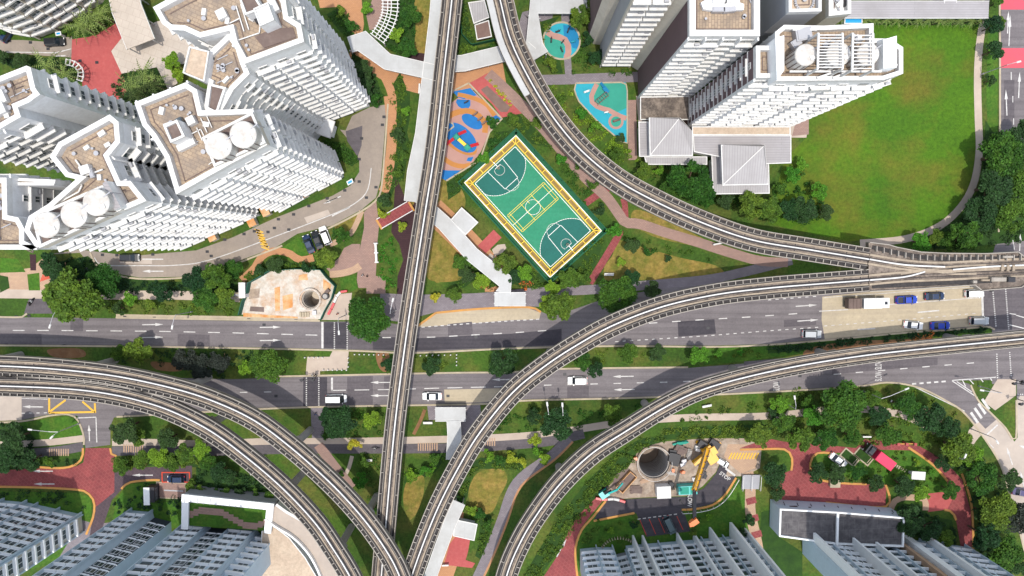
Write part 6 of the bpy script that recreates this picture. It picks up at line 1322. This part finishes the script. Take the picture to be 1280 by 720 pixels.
# ---------------------------------------------------------------- vegetation
def leaf_cloud(cent,size,rng,up=.6):
    """quads (leaf clumps) at the given centres"""
    n=len(cent); nrm=rng.normal(size=(n,3)); nrm[:,2]=np.abs(nrm[:,2])+up; nrm/=np.linalg.norm(nrm,axis=1)[:,None]
    t=np.cross(nrm,rng.normal(size=(n,3))); t/=np.linalg.norm(t,axis=1)[:,None]; b=np.cross(nrm,t)
    s=(size*rng.uniform(.55,1.25,n))[:,None]; w=s*rng.uniform(.45,.8,(n,1))
    v=np.stack([cent-t*s,cent-b*w,cent+t*s,cent+b*w],1).reshape(-1,3)
    return v
def quads_mesh(name,v,m):
    n=len(v)//4; me=bpy.data.meshes.new(name); me.vertices.add(len(v)); me.vertices.foreach_set('co',v.astype(np.float32).ravel())
    me.loops.add(n*4); me.loops.foreach_set('vertex_index',np.arange(n*4,dtype=np.int32)); me.polygons.add(n)
    me.polygons.foreach_set('loop_start',np.arange(0,n*4,4,dtype=np.int32)); me.materials.append(M[m]); me.update(); me.validate(); return me
def crown(R,Hh,nl,size,seed,nlobe=14,flat=.62,gap=.2):
    rng=np.random.default_rng(seed); pts=[]
    for k in range(nlobe):
        a=rng.uniform(0,2*math.pi); rr=R*math.sqrt(rng.uniform(0,1))*.78; lr=R*rng.uniform(.24,.46)*(1.0 if rr<R*.5 else .8)
        c=np.array([rr*math.cos(a),rr*math.sin(a),(1-(rr/R)**2)*Hh*.42-Hh*.08+rng.uniform(-.1,.12)*Hh]); m=int(nl*(lr/R)**2*2.9/nlobe*2.2)
        d=rng.normal(size=(m,3)); d/=np.linalg.norm(d,axis=1)[:,None]; d[:,2]=np.abs(d[:,2])*.9-.25
        pts.append(c+d*lr*rng.uniform(.62,1.05,(m,1))*np.array([1,1,flat]))
    return leaf_cloud(np.concatenate(pts),size,rng)
CR_L=[crown(5.5,6,9500,.33,s,26) for s in (1,2,3,4)]; CR_M=[crown(3.0,4,3800,.25,s,16) for s in (5,6,7,8)]; CR_S=[crown(1.5,2.2,1000,.19,s,9) for s in (9,10,11)]
CMESH={}
def cmesh(cls,i,m):
    k=(cls,i,m)
    if k not in CMESH: CMESH[k]=quads_mesh('crown',{'L':CR_L,'M':CR_M,'S':CR_S}[cls][i],m)
    return CMESH[k]
def trunk_mesh(h,r,seed):
    rnd=random.Random(seed); mb=MB(); mb.cyl((0,0),r,0,h*.55,9,r2=r*.7)
    for k in range(5):
        a=k*1.26+rnd.uniform(-.3,.3); mb.beam((0,0,h*(.4+.03*k)),(math.cos(a)*h*.32,math.sin(a)*h*.32,h*(.72+.05*rnd.random())),r*.65)
    me=bpy.data.meshes.new('trunk'); me.from_pydata(mb.v,[],mb.f); me.materials.append(M['bark']); return me
TRK={'L':trunk_mesh(9,.42,1),'M':trunk_mesh(5.5,.2,2),'S':trunk_mesh(2.4,.09,3)}
BASE={'L':(5.5,6.2),'M':(3.0,4.0),'S':(1.5,1.6)}
_tn=[0]
def tree(x,y,rpx,m,label,cat='tree',group='trees',cls=None,zs=1.0,sy=1.0):
    _tn[0]+=1; i=_tn[0]; z=rpx/5.3*1.15+1.0
    R=rpx/(F/(HC-min(z,8))); cls=cls or ('L' if R>3.9 else 'M' if R>1.9 else 'S'); R0,zc=BASE[cls]; s=R/R0*1.04; zc=zc*s*zs; 
    p=W(x,y,zc); root=empty({'bush':'bush','shrub':'bush'}.get(cat,'broadleaf_tree'),(p.x,p.y,0),0,label,cat,group)
    o=bpy.data.objects.new('crown',cmesh(cls,i%len({'L':CR_L,'M':CR_M,'S':CR_S}[cls]),m)); COL.objects.link(o); o.parent=root; o.location=(0,0,zc); o.scale=(s,s*sy,s*.95); o.rotation_euler=(0,0,(i*2.399)%6.283 if sy==1 else 0)
    t=bpy.data.objects.new('trunk',TRK[cls]); COL.objects.link(t); t.parent=root; t.scale=(s,s,zc*1.05/({'L':9,'M':5.5,'S':2.4}[cls]*.75)); return root
D_,G__,B_,Y_,P2='leaf_dark','leaf','leaf_bright','leaf_yellow','leaf_purple'
TREES=[
(97,370,37,G__,'largest dark tree of the left, overhanging the upper road'),(130,352,23,G__,'tree between the largest dark tree and the bend of the estate road'),(76,338,19,D_,'dark tree between the largest tree and the tower at the left edge'),
(62,327,12,D_,'small dark tree at the foot of the tower cut by the left edge'),(335,457,24,G__,'round green tree on the median left of the crossing island'),(462,397,30,G__,'big round tree beside the pedestrian crossing and straight guideway'),
(173,441,19,G__,'broad tree on the median above the outer left guideway'),(150,440,11,G__,'smaller tree touching the left of the broad median tree'),(232,448,17,P2,'first dark purple-leaved tree right of the broad median tree'),(255,458,17,P2,'second dark purple-leaved tree on the median'),(276,450,16,P2,'last dark purple-leaved tree beside the round green tree'),
(308,460,10,B_,'small bright tree tucked left of the round median tree'),
(700,383,21,G__,'leafy tree covering the end of the bus lay-by'),(686,377,12,B_,'brighter small tree at the left of the lay-by tree'),(770,367,24,G__,'large green tree against the upper side of the middle guideway'),(815,361,11,D_,'dark bush-like tree between the middle guideway and the grey path'),
(627,452,20,D_,'dark olive tree on the median left of the middle guideway'),(540,457,12,D_,'small dark tree on the median right of the straight guideway'),(484,455,10,D_,'small dark tree half under the straight guideway'),
(785,442,13,G__,'green tree on the median right of the middle guideway'),(745,462,11,D_,'small olive tree leaning over the lower road edge'),(821,441,11,D_,'very dark round tree on the median'),(873,446,14,B_,'yellow-green tree on the median strip'),(897,443,6,B_,'small bush right of the yellow-green median tree'),(925,441,5,B_,'smallest bush on the median strip'),(729,452,11,G__,'pale green tree beside the middle guideway on the median'),
(158,535,20,D_,'dark tree at the corner of the side road below the guideway'),(173,546,12,G__,'smaller tree right of the corner tree below the guideway'),(425,529,22,D_,'dark broad tree right of the lower crossing path'),(410,521,12,D_,'dark tree touching the lower crossing path'),(466,526,13,B_,'bright green tree near the straight guideway below the lower road'),(444,556,10,Y_,'yellowish small tree beside the cycle track'),(450,600,11,B_,'bright tree between the double and the straight guideway'),(455,577,9,G__,'small tree by the bench left of the straight guideway'),(470,632,8,G__,'small tree low beside the outer left guideway'),
(697,530,21,D_,'dark dense tree at the bend of the grey path'),(668,520,11,D_,'small tree left of the dark tree by the grey path'),(765,518,14,G__,'tree in the verge left of the right guideway'),(668,548,9,Y_,'yellowish bush at the corner of the lower lawn'),
(862,228,27,G__,'large bright tree beside the white walls of the low roofs'),(880,245,15,G__,'tree joined to the right of the large tree by the low roofs'),(838,236,14,G__,'tree joined to the left of the large tree by the low roofs'),(802,214,13,G__,'tree at the left end of the low roofs'),(822,212,8,B_,'small bright tree below the lean-to roof'),
(938,256,18,G__,'tree directly below the square hip roof'),(962,262,16,G__,'second tree below the square hip roof'),(908,252,12,D_,'darker tree left of those below the square hip roof'),(985,262,14,D_,'dark tree between the hip roof and the field'),(1022,240,12,B_,'bright tree on the edge of the big field'),(1005,262,16,D_,'dark tree at the lower left corner of the field'),(1030,265,11,D_,'tree at the corner of the field above the curving guideway'),(975,235,9,G__,'small tree right of the square hip roof'),(990,218,11,B_,'pale tree below the red paved corner of the widest tower'),(1002,205,9,B_,'small pale tree on the lawn edge by the red paved corner'),
(1250,195,28,G__,'large tree at the right edge over the red-patched road'),(1274,172,20,D_,'dark tree cut by the right edge, above the large one'),(1240,235,26,D_,'dark tree behind the curved field path'),(1272,228,24,G__,'green tree cut by the right edge beside the curved field path'),(1226,265,22,D_,'dark tree where the field path starts to bend'),(1262,268,24,G__,'olive tree at the right edge above the guideway junction'),(1204,293,21,G__,'round tree touching the junction deck'),(1186,303,13,G__,'small tree left of the round junction tree'),(1152,302,14,B_,'bright round tree at the end of the field path'),(1170,298,11,G__,'tree between the bright round tree and the junction tree'),
(1240,33,13,D_,'upper of two round trees beside the ribbed walkway end'),(1248,30,8,G__,'small tree against the road by the ribbed walkway end'),(1240,64,13,D_,'lower of two round trees left of the red road patch'),(1236,101,8,D_,'small tree below the two round trees at the field path'),(1245,4,8,G__,'tree cut by the top edge beside the red road'),
(1050,507,33,G__,'largest tree right of the construction site below the right guideway'),(1018,518,15,B_,'bright tree left of the largest lower right tree'),(1010,503,10,G__,'small tree above the bright tree below the right guideway'),(974,505,13,B_,'pale tree below the right guideway by the verge'),(980,528,14,G__,'tree over the pavement below the right guideway'),(1130,508,19,G__,'tree below the start of the slip road'),(1160,520,20,D_,'dark tree in the middle of the slip road verge'),(1182,533,17,D_,'dark tree next to the zebra crossing path'),(1098,520,14,D_,'dark tree right of the largest lower right tree'),(1110,540,17,G__,'tree above the brick gate posts'),(1090,498,11,G__,'tree under the lamp by the slip road'),
(1000,548,18,G__,'tree over the red estate road next to the site'),(1030,548,16,G__,'tree left of the white car over the red estate road'),(945,546,18,G__,'tree above the yellow hatched crossing'),(965,515,9,D_,'small tree over the pavement above the site'),(1063,545,12,G__,'tree above the framed grass bays'),
(1196,560,24,G__,'large tree right of the red estate road curve'),(1180,575,14,D_,'dark tree inside the curve of the red estate road'),(1226,596,22,G__,'tree beside the concrete slip road, mid-height'),(1215,570,15,B_,'pale tree on the lawn beside the concrete slip road'),(1260,600,15,D_,'dark tree overhanging the concrete slip road'),(1245,636,24,G__,'large tree right of the lower red road'),(1272,645,20,P2,'purple-dark tree at the right edge beside the concrete road'),(1228,668,20,D_,'dark tree beside the lower end of the red road'),(1255,690,24,G__,'large tree in the bottom right corner'),(1275,705,14,D_,'dark tree cut by the bottom right corner'),(1232,705,16,D_,'dark tree at the bottom edge left of the corner tree'),(1228,640,12,D_,'dark tree touching the red road from the right'),
(1187,613,12,G__,'round tree at the small red square'),(1150,618,12,B_,'pale tree between the white hut and the small red square'),(1128,606,14,D_,'dark tree left of the white hut'),(1092,603,12,D_,'dark tree hanging over the end of the red court'),(1135,650,19,D_,'dark tree below the curved tan path'),(1160,660,16,D_,'dark tree left of the lower red road'),(1182,672,11,G__,'palm-like tree at the lower red road'),
(1022,590,14,D_,'dark tree inside the red road island, left end'),(1045,592,13,D_,'dark tree inside the red road island, middle'),(1072,590,12,G__,'tree below the framed grass bays'),(966,590,16,D_,'dark tree left of the red road island'),(970,615,11,D_,'dark tree beside the stone path'),
(18,548,20,D_,'dark tree at the left edge below the lawn'),(8,570,20,D_,'dark tree at the left edge above the red road'),(38,575,15,D_,'dark tree over the cycle track at the left'),(60,578,10,G__,'small tree above the red road arrows'),
(152,583,11,G__,'tree at the corner of the red and shadow-coloured roads'),(180,575,13,G__,'first tree of the row above the shadow-coloured road'),(198,570,13,B_,'second, brighter tree of the row above the shadow-coloured road'),(215,578,12,G__,'third tree of the row above the shadow-coloured road'),(232,567,13,G__,'fourth tree of the row above the shadow-coloured road'),(250,560,14,B_,'fifth tree of the row, near the inner left guideway'),(212,548,14,D_,'dark tree over the cycle track below the guideway'),(262,575,13,G__,'tree beside the inner left guideway on the lawn'),(275,590,13,D_,'tree at the lower end of the lawn by the guideway'),(290,596,11,D_,'last tree before the guideway above the roof garden'),
(250,612,8,G__,'first small tree along the roof garden edge'),(265,615,8,G__,'second small tree along the roof garden edge'),(282,616,8,G__,'third small tree along the roof garden edge'),(300,616,8,D_,'fourth small tree along the roof garden edge'),(318,618,8,G__,'fifth small tree along the roof garden edge'),(338,622,9,G__,'sixth small tree, at the corner of the roof garden'),(240,606,8,G__,'small tree right of the red-edged bay'),(347,638,8,D_,'small tree between the ramp and the inner guideway'),
(245,350,16,D_,'dark tree below the speed hump of the estate road'),(272,347,19,G__,'bushy tree below the estate road, left of the site slab'),(258,372,17,G__,'tree hanging over the upper road left of the site slab'),(280,372,15,G__,'tree touching the left corner of the site slab'),(294,335,12,G__,'small tree at the fork of the orange path'),(205,365,13,D_,'dark tree above the upper road between path and verge'),(165,372,10,B_,'light bush-tree right of the largest dark tree'),(188,380,9,G__,'small tree on the verge of the upper road'),(150,385,9,D_,'dark bush by the upper road right of the largest tree'),
(427,295,12,G__,'tree right of the three parked cars'),(408,322,14,G__,'tree below the three parked cars'),(385,333,9,D_,'dark bush at the top of the site slab'),(345,330,11,D_,'dark tree inside the orange path loop'),(325,338,9,D_,'dark bush at the left of the orange path loop'),
(577,328,11,G__,'tree left of the diagonal white walkway'),(585,342,12,D_,'dark tree below the first tree by the diagonal walkway'),(601,352,11,B_,'bright tree with yellow bush at the walkway foot'),(632,330,15,G__,'tree between the diagonal walkway and the court'),(642,345,11,D_,'dark tree below the one beside the court'),(566,370,11,G__,'tree over the grey pavement left of the walkway foot'),(655,340,11,B_,'bright tree near the lower corner of the court'),(545,372,7,Y_,'small lime tree beside the straight guideway'),(712,348,14,G__,'tree below the lower corner of the court'),(692,358,11,B_,'pale tree below the court'),(733,347,8,G__,'bush left of the red path below the court'),
(606,197,9,B_,'small tree between playground and court'),(618,181,10,G__,'tree right of the playground oval'),(590,165,7,G__,'x') ,(616,152,9,G__,'round tree at the tip of the playground'),(640,148,9,G__,'tree above the top corner of the court'),(575,215,7,B_,'y'),(560,285,6,G__,'small tree by the notice board'),
(767,287,10,B_,'round bright tree at the fork of the long pink path'),(790,305,11,D_,'dark bush tree on the dry grass below the path fork'),(810,313,8,G__,'neat round bush on the dry grass'),(834,323,5,D_,'smallest bush on the dry grass'),(775,328,7,B_,'bright bush on the left of the dry grass'),(788,350,13,D_,'dark tree above the middle guideway by the grey path'),
(738,8,11,G__,'tree below the top edge right of the bent walkway'),(724,22,15,G__,'large tree above the round blue play area'),(733,50,10,D_,'dark tree right of the round blue play area'),(745,70,11,D_,'dark tree at the foot of the grey-walled tower'),(665,80,6,G__,'small tree at the walkway bend'),
(688,82,9,G__,'bush left of the path from the round play area'),(700,128,10,G__,'bush left of the triangular play area'),(728,142,8,B_,'small bright bush along the triangular play area'),(745,160,9,B_,'second bright bush along the triangular play area'),(770,195,11,G__,'tree above the curving guideway below the play area'),(776,172,7,D_,'dark bush at the lower tip of the triangular play area'),
(215,75,12,B_,'bright green bush between the white terrace and the towers'),(225,92,10,B_,'bright bush below the one beside the white terrace'),(5,70,9,D_,'dark tree at the left edge by the estate road'),(28,78,11,D_,'dark round tree left of the palms'),(2,38,8,G__,'tree at the left edge above the dark blue car'),
(480,250,10,D_,'dark tree above the footbridge'),(479,266,8,Y_,'yellow flowering bush above the footbridge'),(502,283,7,Y_,'yellow bush beside the drain'),(471,150,10,G__,'z'),(505,196,8,G__,'bush on the drain bank'),(495,215,9,G__,'tree on the drain bank above the footbridge'),(497,170,10,D_,'dark bush row tree right of the orange path'),(508,140,7,B_,'bright bush by the drain bank'),
(425,15,8,G__,'small tree near the cream path at the top'),(440,35,9,G__,'tree in the grass wedge below the blue play patch'),(460,12,9,B_,'tree at the inner edge of the pink plaza at the top'),(510,60,12,G__,'tree right of the curved pergola'),(497,45,10,B_,'bright tree at the foot of the curved pergola'),(515,20,13,G__,'tree right of the curved pergola near the top'),(500,80,8,B_,'small bright tree above the bent walkway'),
(455,88,12,D_,'dark tree at the foot of the large top tower'),(460,110,12,D_,'dark tree below it beside the orange path'),(472,125,9,G__,'tree at the bottom of the orange path bend'),(590,62,8,G__,'tree left of the small shed'),(616,60,7,G__,'bush below the small shed'),(570,20,7,G__,'bush between the straight guideway and the shed'),(568,40,7,D_,'dark bush between the straight guideway and the shed'),
(560,90,8,G__,'bush below the short walkway roof'),(740,230,8,G__,'bush left of the long path by the court'),(722,205,7,G__,'bush between court and curving guideway'),(700,200,8,B_,'bush outside the right edge of the court'),(748,262,9,D_,'dark bush by the red crossing path'),(670,155,8,G__,'bush above the right corner of the court fence'),
(425,595,7,G__,'bush left of the paved path under the guideway'),(610,570,9,B_,'bright bush right of the middle guideway'),(625,575,8,G__,'bush on the lower lawn edge'),(640,572,9,Y_,'yellow bush in the row on the lower lawn'),(652,578,8,Y_,'yellow bush nearest the grey path'),(577,588,8,B_,'yellow-green bush beside the middle guideway'),(545,572,8,G__,'bush left of the middle guideway'),(532,588,8,B_,'bright bush between the two lower guideways'),(515,592,8,B_,'bright bush right of the straight guideway'),(600,640,9,G__,'bush above the lower white shelter'),(612,655,9,G__,'bush right of the lower white shelter'),(590,636,8,B_,'bright bush above the lower white shelter'),(680,572,9,B_,'bush along the orange edge of the grey path'),(672,562,8,B_,'upper bush along the grey path'),(572,625,7,G__,'bush on the bank of the middle guideway'),
(763,663,6,B_,'small palm-like bush on the lawn above the block, left'),(792,654,7,D_,'dark bush at the corner of the dark bays'),(870,650,6,G__,'small bush by the crane boom head'),(886,646,6,B_,'lone pale bush on the lawn right of the crane'),(866,664,6,G__,'small bush right of the dark bays'),(935,650,9,D_,'dark tree at the edge of the stone path'),(925,670,10,D_,'dark tree above the fins of the block'),
(1145,578,5,B_,'small palm-like plant above the white hut'),(1164,590,5,B_,'small palm-like plant right of the white hut'),(1240,552,8,'leaf_dark','w'),
]
for t in TREES:
    x,y,r,m,l=t
    if len(l)<3: continue
    c='bush' if ('bush' in l or r<=7) and 'tree' not in l else 'tree'
    tree(x,y,r,m,l,c,'broadleaf trees' if c=='tree' else 'separate bushes')
# palms
def palm_meshes():
    out=[]
    for s in range(3):
        rnd=random.Random(s); mb=MB()
        for k in range(15):
            a=k*2.399+rnd.uniform(-.2,.2); L=rnd.uniform(2.6,3.6); el_=rnd.uniform(.0,.9); n=9; pr=None
            for j in range(n+1):
                t=j/n; x=L*t*math.cos(el_*(1-t*.8)); z=.5+L*(math.sin(el_)*t-.55*t*t); p=Vector((x*math.cos(a),x*math.sin(a),z))
                if pr is not None:
                    d=(p-pr).normalized(); sd=d.cross(Vector((0,0,1))).normalized(); w=.42*math.sin(math.pi*min(1,t*.9+.1))+.06
                    mb.add([pr,pr+sd*w+d*.25-Vector((0,0,.12)),pr+d*.16],[(0,1,2)]); mb.add([pr,pr-sd*w+d*.25-Vector((0,0,.12)),pr+d*.16],[(0,2,1)]); mb.beam(pr,p,.05)
                pr=p
        me=bpy.data.meshes.new('crown'); me.from_pydata(mb.v,[],mb.f); me.materials.append(M['palm_leaf']); out.append(me)
    mb=MB(); mb.cyl((0,0),.22,0,4.5,10,r2=.15); tm=bpy.data.meshes.new('trunk'); tm.from_pydata(mb.v,[],mb.f); tm.materials.append(M['bark']); return out,tm
PM,PT=palm_meshes()
def palm(x,y,s,label):
    _tn[0]+=1; p=W(x,y,4.8*s); root=empty('palm_tree',(p.x,p.y,0),0,label,'palm tree','palm trees'); root.scale=(s,s,s)
    o=bpy.data.objects.new('crown',PM[_tn[0]%3]); COL.objects.link(o); o.parent=root; o.location=(0,0,4.3); o.rotation_euler=(0,0,_tn[0]*1.7)
    t=bpy.data.objects.new('trunk',PT); COL.objects.link(t); t.parent=root
for x,y,s,l in ((100,32,.95,'left palm in the bed above the red plaza'),(112,22,.95,'middle palm in the bed above the red plaza'),(125,18,.9,'right palm in the bed above the red plaza, by the canopy'),(58,82,1.0,'palm behind the leftmost tower, left of two'),(80,92,.9,'palm behind the leftmost tower, next to the small pergola'),
    (165,108,.95,'leftmost palm below the white terrace'),(180,95,1.0,'middle palm below the white terrace'),(192,106,.95,'right palm below the white terrace'),(172,118,.8,'lowest palm below the white terrace')): palm(x,y,s*1.3,l)
for k in range(12): palm(1082+k*13.2,25+(k%2),.6,['first','second','third','fourth','fifth','sixth','seventh','eighth','ninth','tenth','eleventh','twelfth'][k]+' small palm from the left along the ribbed walkway')
palm(1050,24,.55,'small palm left of the turquoise roof')
# shrub beds: ground cover nobody could count
from mathutils.geometry import intersect_point_tri_2d
def inside(P,x,y):
    c=False; n=len(P); j=n-1
    for i in range(n):
        if (P[i][1]>y)!=(P[j][1]>y) and x<(P[j][0]-P[i][0])*(y-P[i][1])/(P[j][1]-P[i][1])+P[i][0]: c=not c
        j=i
    return c
def shrubs(label,px,m='leaf',dens=.55,h=.9,r=.75,size=.2,n=34,ground=True):
    P=[(w.x,w.y) for w in Wl(px,0)]; xs=[p[0] for p in P]; ys=[p[1] for p in P]; A=abs(sum(p[0]*q[1]-q[0]*p[1] for p,q in zip(P,P[1:]+P[:1])))/2
    want=int(A*dens*1.45); cs=[]; tries=0
    while len(cs)<want and tries<want*12:
        tries+=1; x=RNG.uniform(min(xs),max(xs)); y=RNG.uniform(min(ys),max(ys))
        if inside(P,x,y): cs.append((x,y))
    pts=[]
    for x,y in cs:
        rr=r*RNG.uniform(.5,1.35); d=RNG.normal(size=(n,3)); d/=np.linalg.norm(d,axis=1)[:,None]; d[:,2]=np.abs(d[:,2]); hh=h*RNG.uniform(.5,1.3)
        pts.append(np.array([x,y,0])+d*np.array([rr,rr,hh])*RNG.uniform(.5,1,(n,1)))
    if not pts: return
    v=leaf_cloud(np.concatenate(pts),size,RNG); me=quads_mesh('shrub_bed',v,m); o=bpy.data.objects.new('shrub_bed',me); COL.objects.link(o); o['label']=label; o['category']='shrubs'; o['kind']='stuff'
    if ground: sheet('planting_soil',px,.018,'planting')
SB=[('dense shrubs right of the curved pergola',[(470,50),(480,58),(505,70),(512,72),(518,60),(520,20),(516,-10),(496,-10),(492,25)],G__,.6),
('shrub strip on the drain bank beside the orange path',[(488,112),(500,90),(508,110),(506,150),(512,180),(505,222),(497,225),(488,250),(482,235),(490,190),(494,150)],G__,.55),
('shrubs at the foot of the large top tower',[(440,66),(455,75),(470,98),(478,118),(480,130),(466,133),(452,110),(440,85)],D_,.8),
('low shrubs between the drain and the pink plaza',[(476,290),(490,292),(497,320),(492,360),(474,362),(472,330)],B_,.35),
('dark hedge inside the estate road bend',[(402,175),(425,178),(440,188),(447,202),(440,208),(425,200),(410,188)],G__,1.2),
('hedge inside the orange path loop above the site',[(300,350),(318,338),(345,322),(362,328),(388,330),(398,322),(408,338),(400,336),(370,334),(335,338),(312,350)],G__,1.2),
('shrubs between the upper road verge and the footpath',[(135,375),(225,376),(290,378),(290,392),(140,392)],G__,.35),
('dark undergrowth left of the site slab',[(190,352),(300,352),(302,362),(285,370),(190,368)],D_,.5),
('shrubs under the largest left tree',[(60,330),(110,320),(140,345),(200,352),(200,366),(70,366)],D_,.6),
('shrubs between the playground and the sports court',[(560,228),(590,207),(612,185),(620,165),(640,163),(582,222),(575,240),(560,250)],G__,.6),
('shrubs above the top corner of the court',[(622,150),(645,140),(668,160),(690,185),(665,180),(645,160)],G__,.5),
('shrubs between the court and the long pink path',[(690,190),(702,195),(745,250),(735,260),(760,285),(752,285),(700,215)],G__,.45),
('shrubs left of the long pink path',[(772,290),(790,297),(830,305),(880,318),(900,328),(850,322),(800,308),(775,300)],G__,.25),
('shrubs below the lower corner of the court',[(640,330),(670,340),(690,350),(740,300),(756,300),(738,345),(730,356),(660,362),(630,350)],G__,.55),
('shrubs on the slope between the walkway foot and the court',[(592,316),(612,330),(640,352),(612,360),(600,345),(580,360),(560,355),(590,345),(575,320)],G__,.5),
('ground cover between the curving guideway and the play areas',[(640,90),(670,105),(700,110),(717,115),(722,130),(782,182),(800,205),(770,200),(720,165),(690,130),(660,115)],B_,.35),
('ground cover around the round play area',[(672,28),(700,20),(678,45),(680,65),(700,76),(704,92),(690,92),(672,65)],G__,.5),
('ground cover right of the round play area',[(725,40),(735,55),(750,85),(795,88),(795,94),(712,94),(714,78),(726,62)],G__,.4),
('undergrowth along the lower edge of the low roofs',[(795,200),(810,206),(890,212),(892,245),(960,246),(985,210),(1010,205),(1012,230),(1030,260),(1020,280),(960,275),(900,255),(850,240),(800,215)],G__,.45),
('undergrowth under the trees at the right of the field',[(1232,150),(1250,180),(1275,190),(1290,300),(1185,312),(1140,308),(1170,290),(1200,272),(1222,240),(1230,200)],D_,.5),
('shrub row below the ribbed walkway',[(1080,24),(1225,24),(1225,31),(1095,31)],B_,.9),
('hedge along the concrete lanes of the upper road',[(960,434),(1035,427),(1135,417),(1232,410),(1232,414),(1135,423),(1035,434),(960,442)],D_,1.1),
('shrubs on the median right of the middle guideway',[(700,440),(760,436),(780,440),(880,440),(960,436),(955,445),(800,452),(700,456)],G__,.12),
('shrubs on the median left of the straight guideway',[(150,436),(320,438),(320,445),(310,470),(290,472),(240,468),(200,455),(150,450)],D_,.3),
('rough shrubs on the median beside the guideways',[(480,443),(530,445),(560,447),(560,462),(480,464)],G__,.25),
('dense shrubs between the right guideway and the site',[(800,548),(835,545),(830,552),(800,562),(788,580),(765,600),(745,622),(735,640),(715,660),(698,690),(675,720),(655,720),(672,690),(700,645),(735,600),(770,568)],G__,.75),
('shrubs along the top of the construction site',[(830,535),(960,530),(975,545),(940,548),(880,546),(830,550)],G__,.8),
('undergrowth under the trees right of the site',[(985,485),(1090,485),(1150,490),(1200,520),(1205,545),(1175,575),(1150,555),(1070,555),(1030,545),(990,545),(960,530),(965,500)],G__,.3),
('undergrowth between the red road and the slip road',[(1180,565),(1205,545),(1225,560),(1250,620),(1265,680),(1270,720),(1222,720),(1222,660),(1210,610)],D_,.35),
('shrubs inside the red road island',[(1016,578),(1045,588),(1080,580),(1120,560),(1160,585),(1180,605),(1150,610),(1110,603),(1060,602),(1028,598)],G__,.3),
('dark planting below the curved tan path',[(1118,645),(1125,630),(1155,630),(1160,645),(1190,650),(1196,680),(1160,676),(1135,668)],D_,.5),
('row of shrubs above the shadow-coloured road',[(142,572),(200,566),(250,568),(262,580),(245,584),(190,582),(150,588)],G__,.7),
('dark undergrowth right of the shadow-coloured road',[(245,580),(300,590),(330,600),(345,622),(335,630),(300,618),(245,612)],D_,.5),
('planting along the curved kerb at the bottom left',[(0,612),(90,616),(108,622),(110,640),(80,628),(0,624)],D_,.3),
('dark planting above the pale blue blocks at bottom left',[(140,628),(160,612),(185,604),(190,625),(228,622),(228,650),(200,640),(165,636),(150,645)],D_,.3),
('undergrowth above the red road arrows at the left',[(0,558),(40,575),(75,578),(95,572),(95,580),(60,584),(0,588)],D_,.6),
('shrubs between the two lower guideways',[(507,590),(535,585),(548,565),(556,572),(545,590),(520,602),(505,604)],B_,.5),
('shrub arc around the lower dry lawn',[(583,583),(600,572),(630,572),(655,572),(650,588),(630,586),(600,586),(590,592),(582,630),(574,640),(572,620)],G__,.5),
('shrubs right of the lower white shelter',[(585,640),(600,640),(615,645),(612,670),(602,700),(594,695),(598,680),(600,655)],G__,.6),
('undergrowth in the shade of the straight guideway left of the lawn',[(440,570),(470,565),(480,600),(475,640),(465,640),(455,610)],G__,.25),
('verge shrubs beside the lower crossing path',[(402,512),(470,510),(482,520),(480,545),(405,548)],G__,.35),
('shrubs in the grass wedge under the blue play patch',[(408,18),(425,8),(440,20),(448,45),(440,48),(425,40)],G__,.5),
('green bank beside the shed at the top',[(572,5),(582,5),(590,45),(598,60),(625,55),(628,66),(600,72),(572,72)],G__,.5),
('dark planting behind the leftmost tower',[(0,78),(20,72),(60,72),(84,76),(100,90),(100,104),(70,100),(30,88)],D_,.7),
('planting around the palms below the terrace',[(140,108),(156,92),(195,84),(210,108),(180,128),(150,126)],D_,.7),
('planting bed above the red plaza',[(80,45),(90,28),(128,8),(140,30),(115,44),(92,49)],G__,.7),
('undergrowth left of the cycle track lawn',[(0,555),(0,530),(22,530),(45,548),(40,560)],D_,.6),
('shrubs below the lower road lay-by',[(640,508),(700,512),(740,512),(800,505),(790,520),(720,535),(650,540),(620,545),(625,520)],G__,.18),
('verge plants below the right guideway',[(840,520),(900,510),(960,500),(960,512),(880,522),(850,528)],G__,.3),
('thin shrubs on the lawn above the pale blue block',[(720,690),(740,650),(790,648),(800,672),(780,680),(740,684)],G__,.12)]
for l,p,m,d in SB: shrubs(l,p,m,d,ground=(d>=.5))
shrubs('red and orange flowering shrubs left of the walkway foot',[(594,358),(606,348),(610,356),(598,366)],'leaf_red',1.0,ground=False)
shrubs('orange flowering shrubs below the court',[(650,352),(662,352),(664,362),(652,362)],'leaf_red',.9,ground=False)
shrubs('low clipped dots of hedge along the red terrace of the playground',[(609,100),(613,98),(640,130),(637,134)],'leaf_yellow',1.6,h=.6,r=.35,n=20,ground=False)
shrubs('orange shrubs on the right median by the concrete lanes',[(1140,420),(1164,416),(1163,424),(1142,426)],'leaf_red',.8,ground=False)
# green net fence panels near the shed
root=empty('fence',W(604,50,0),0,'dark green mesh fence below the shed between the guideways','fence')
P=[W(x,y,0)-root.location for x,y in ((574,8),(578,45),(590,58),(625,50))]
mb=MB(); [mb.beam(a_+Vector((0,0,.9)),b_+Vector((0,0,.9)),.1,1.8) for a_,b_ in zip(P[:-1],P[1:])]; mb.build('mesh_panel',M['net_green'],root)
for p in P: mb=MB(); mb.beam(p,p+Vector((0,0,2)),.12); mb.build('post',M['net_green'],root)
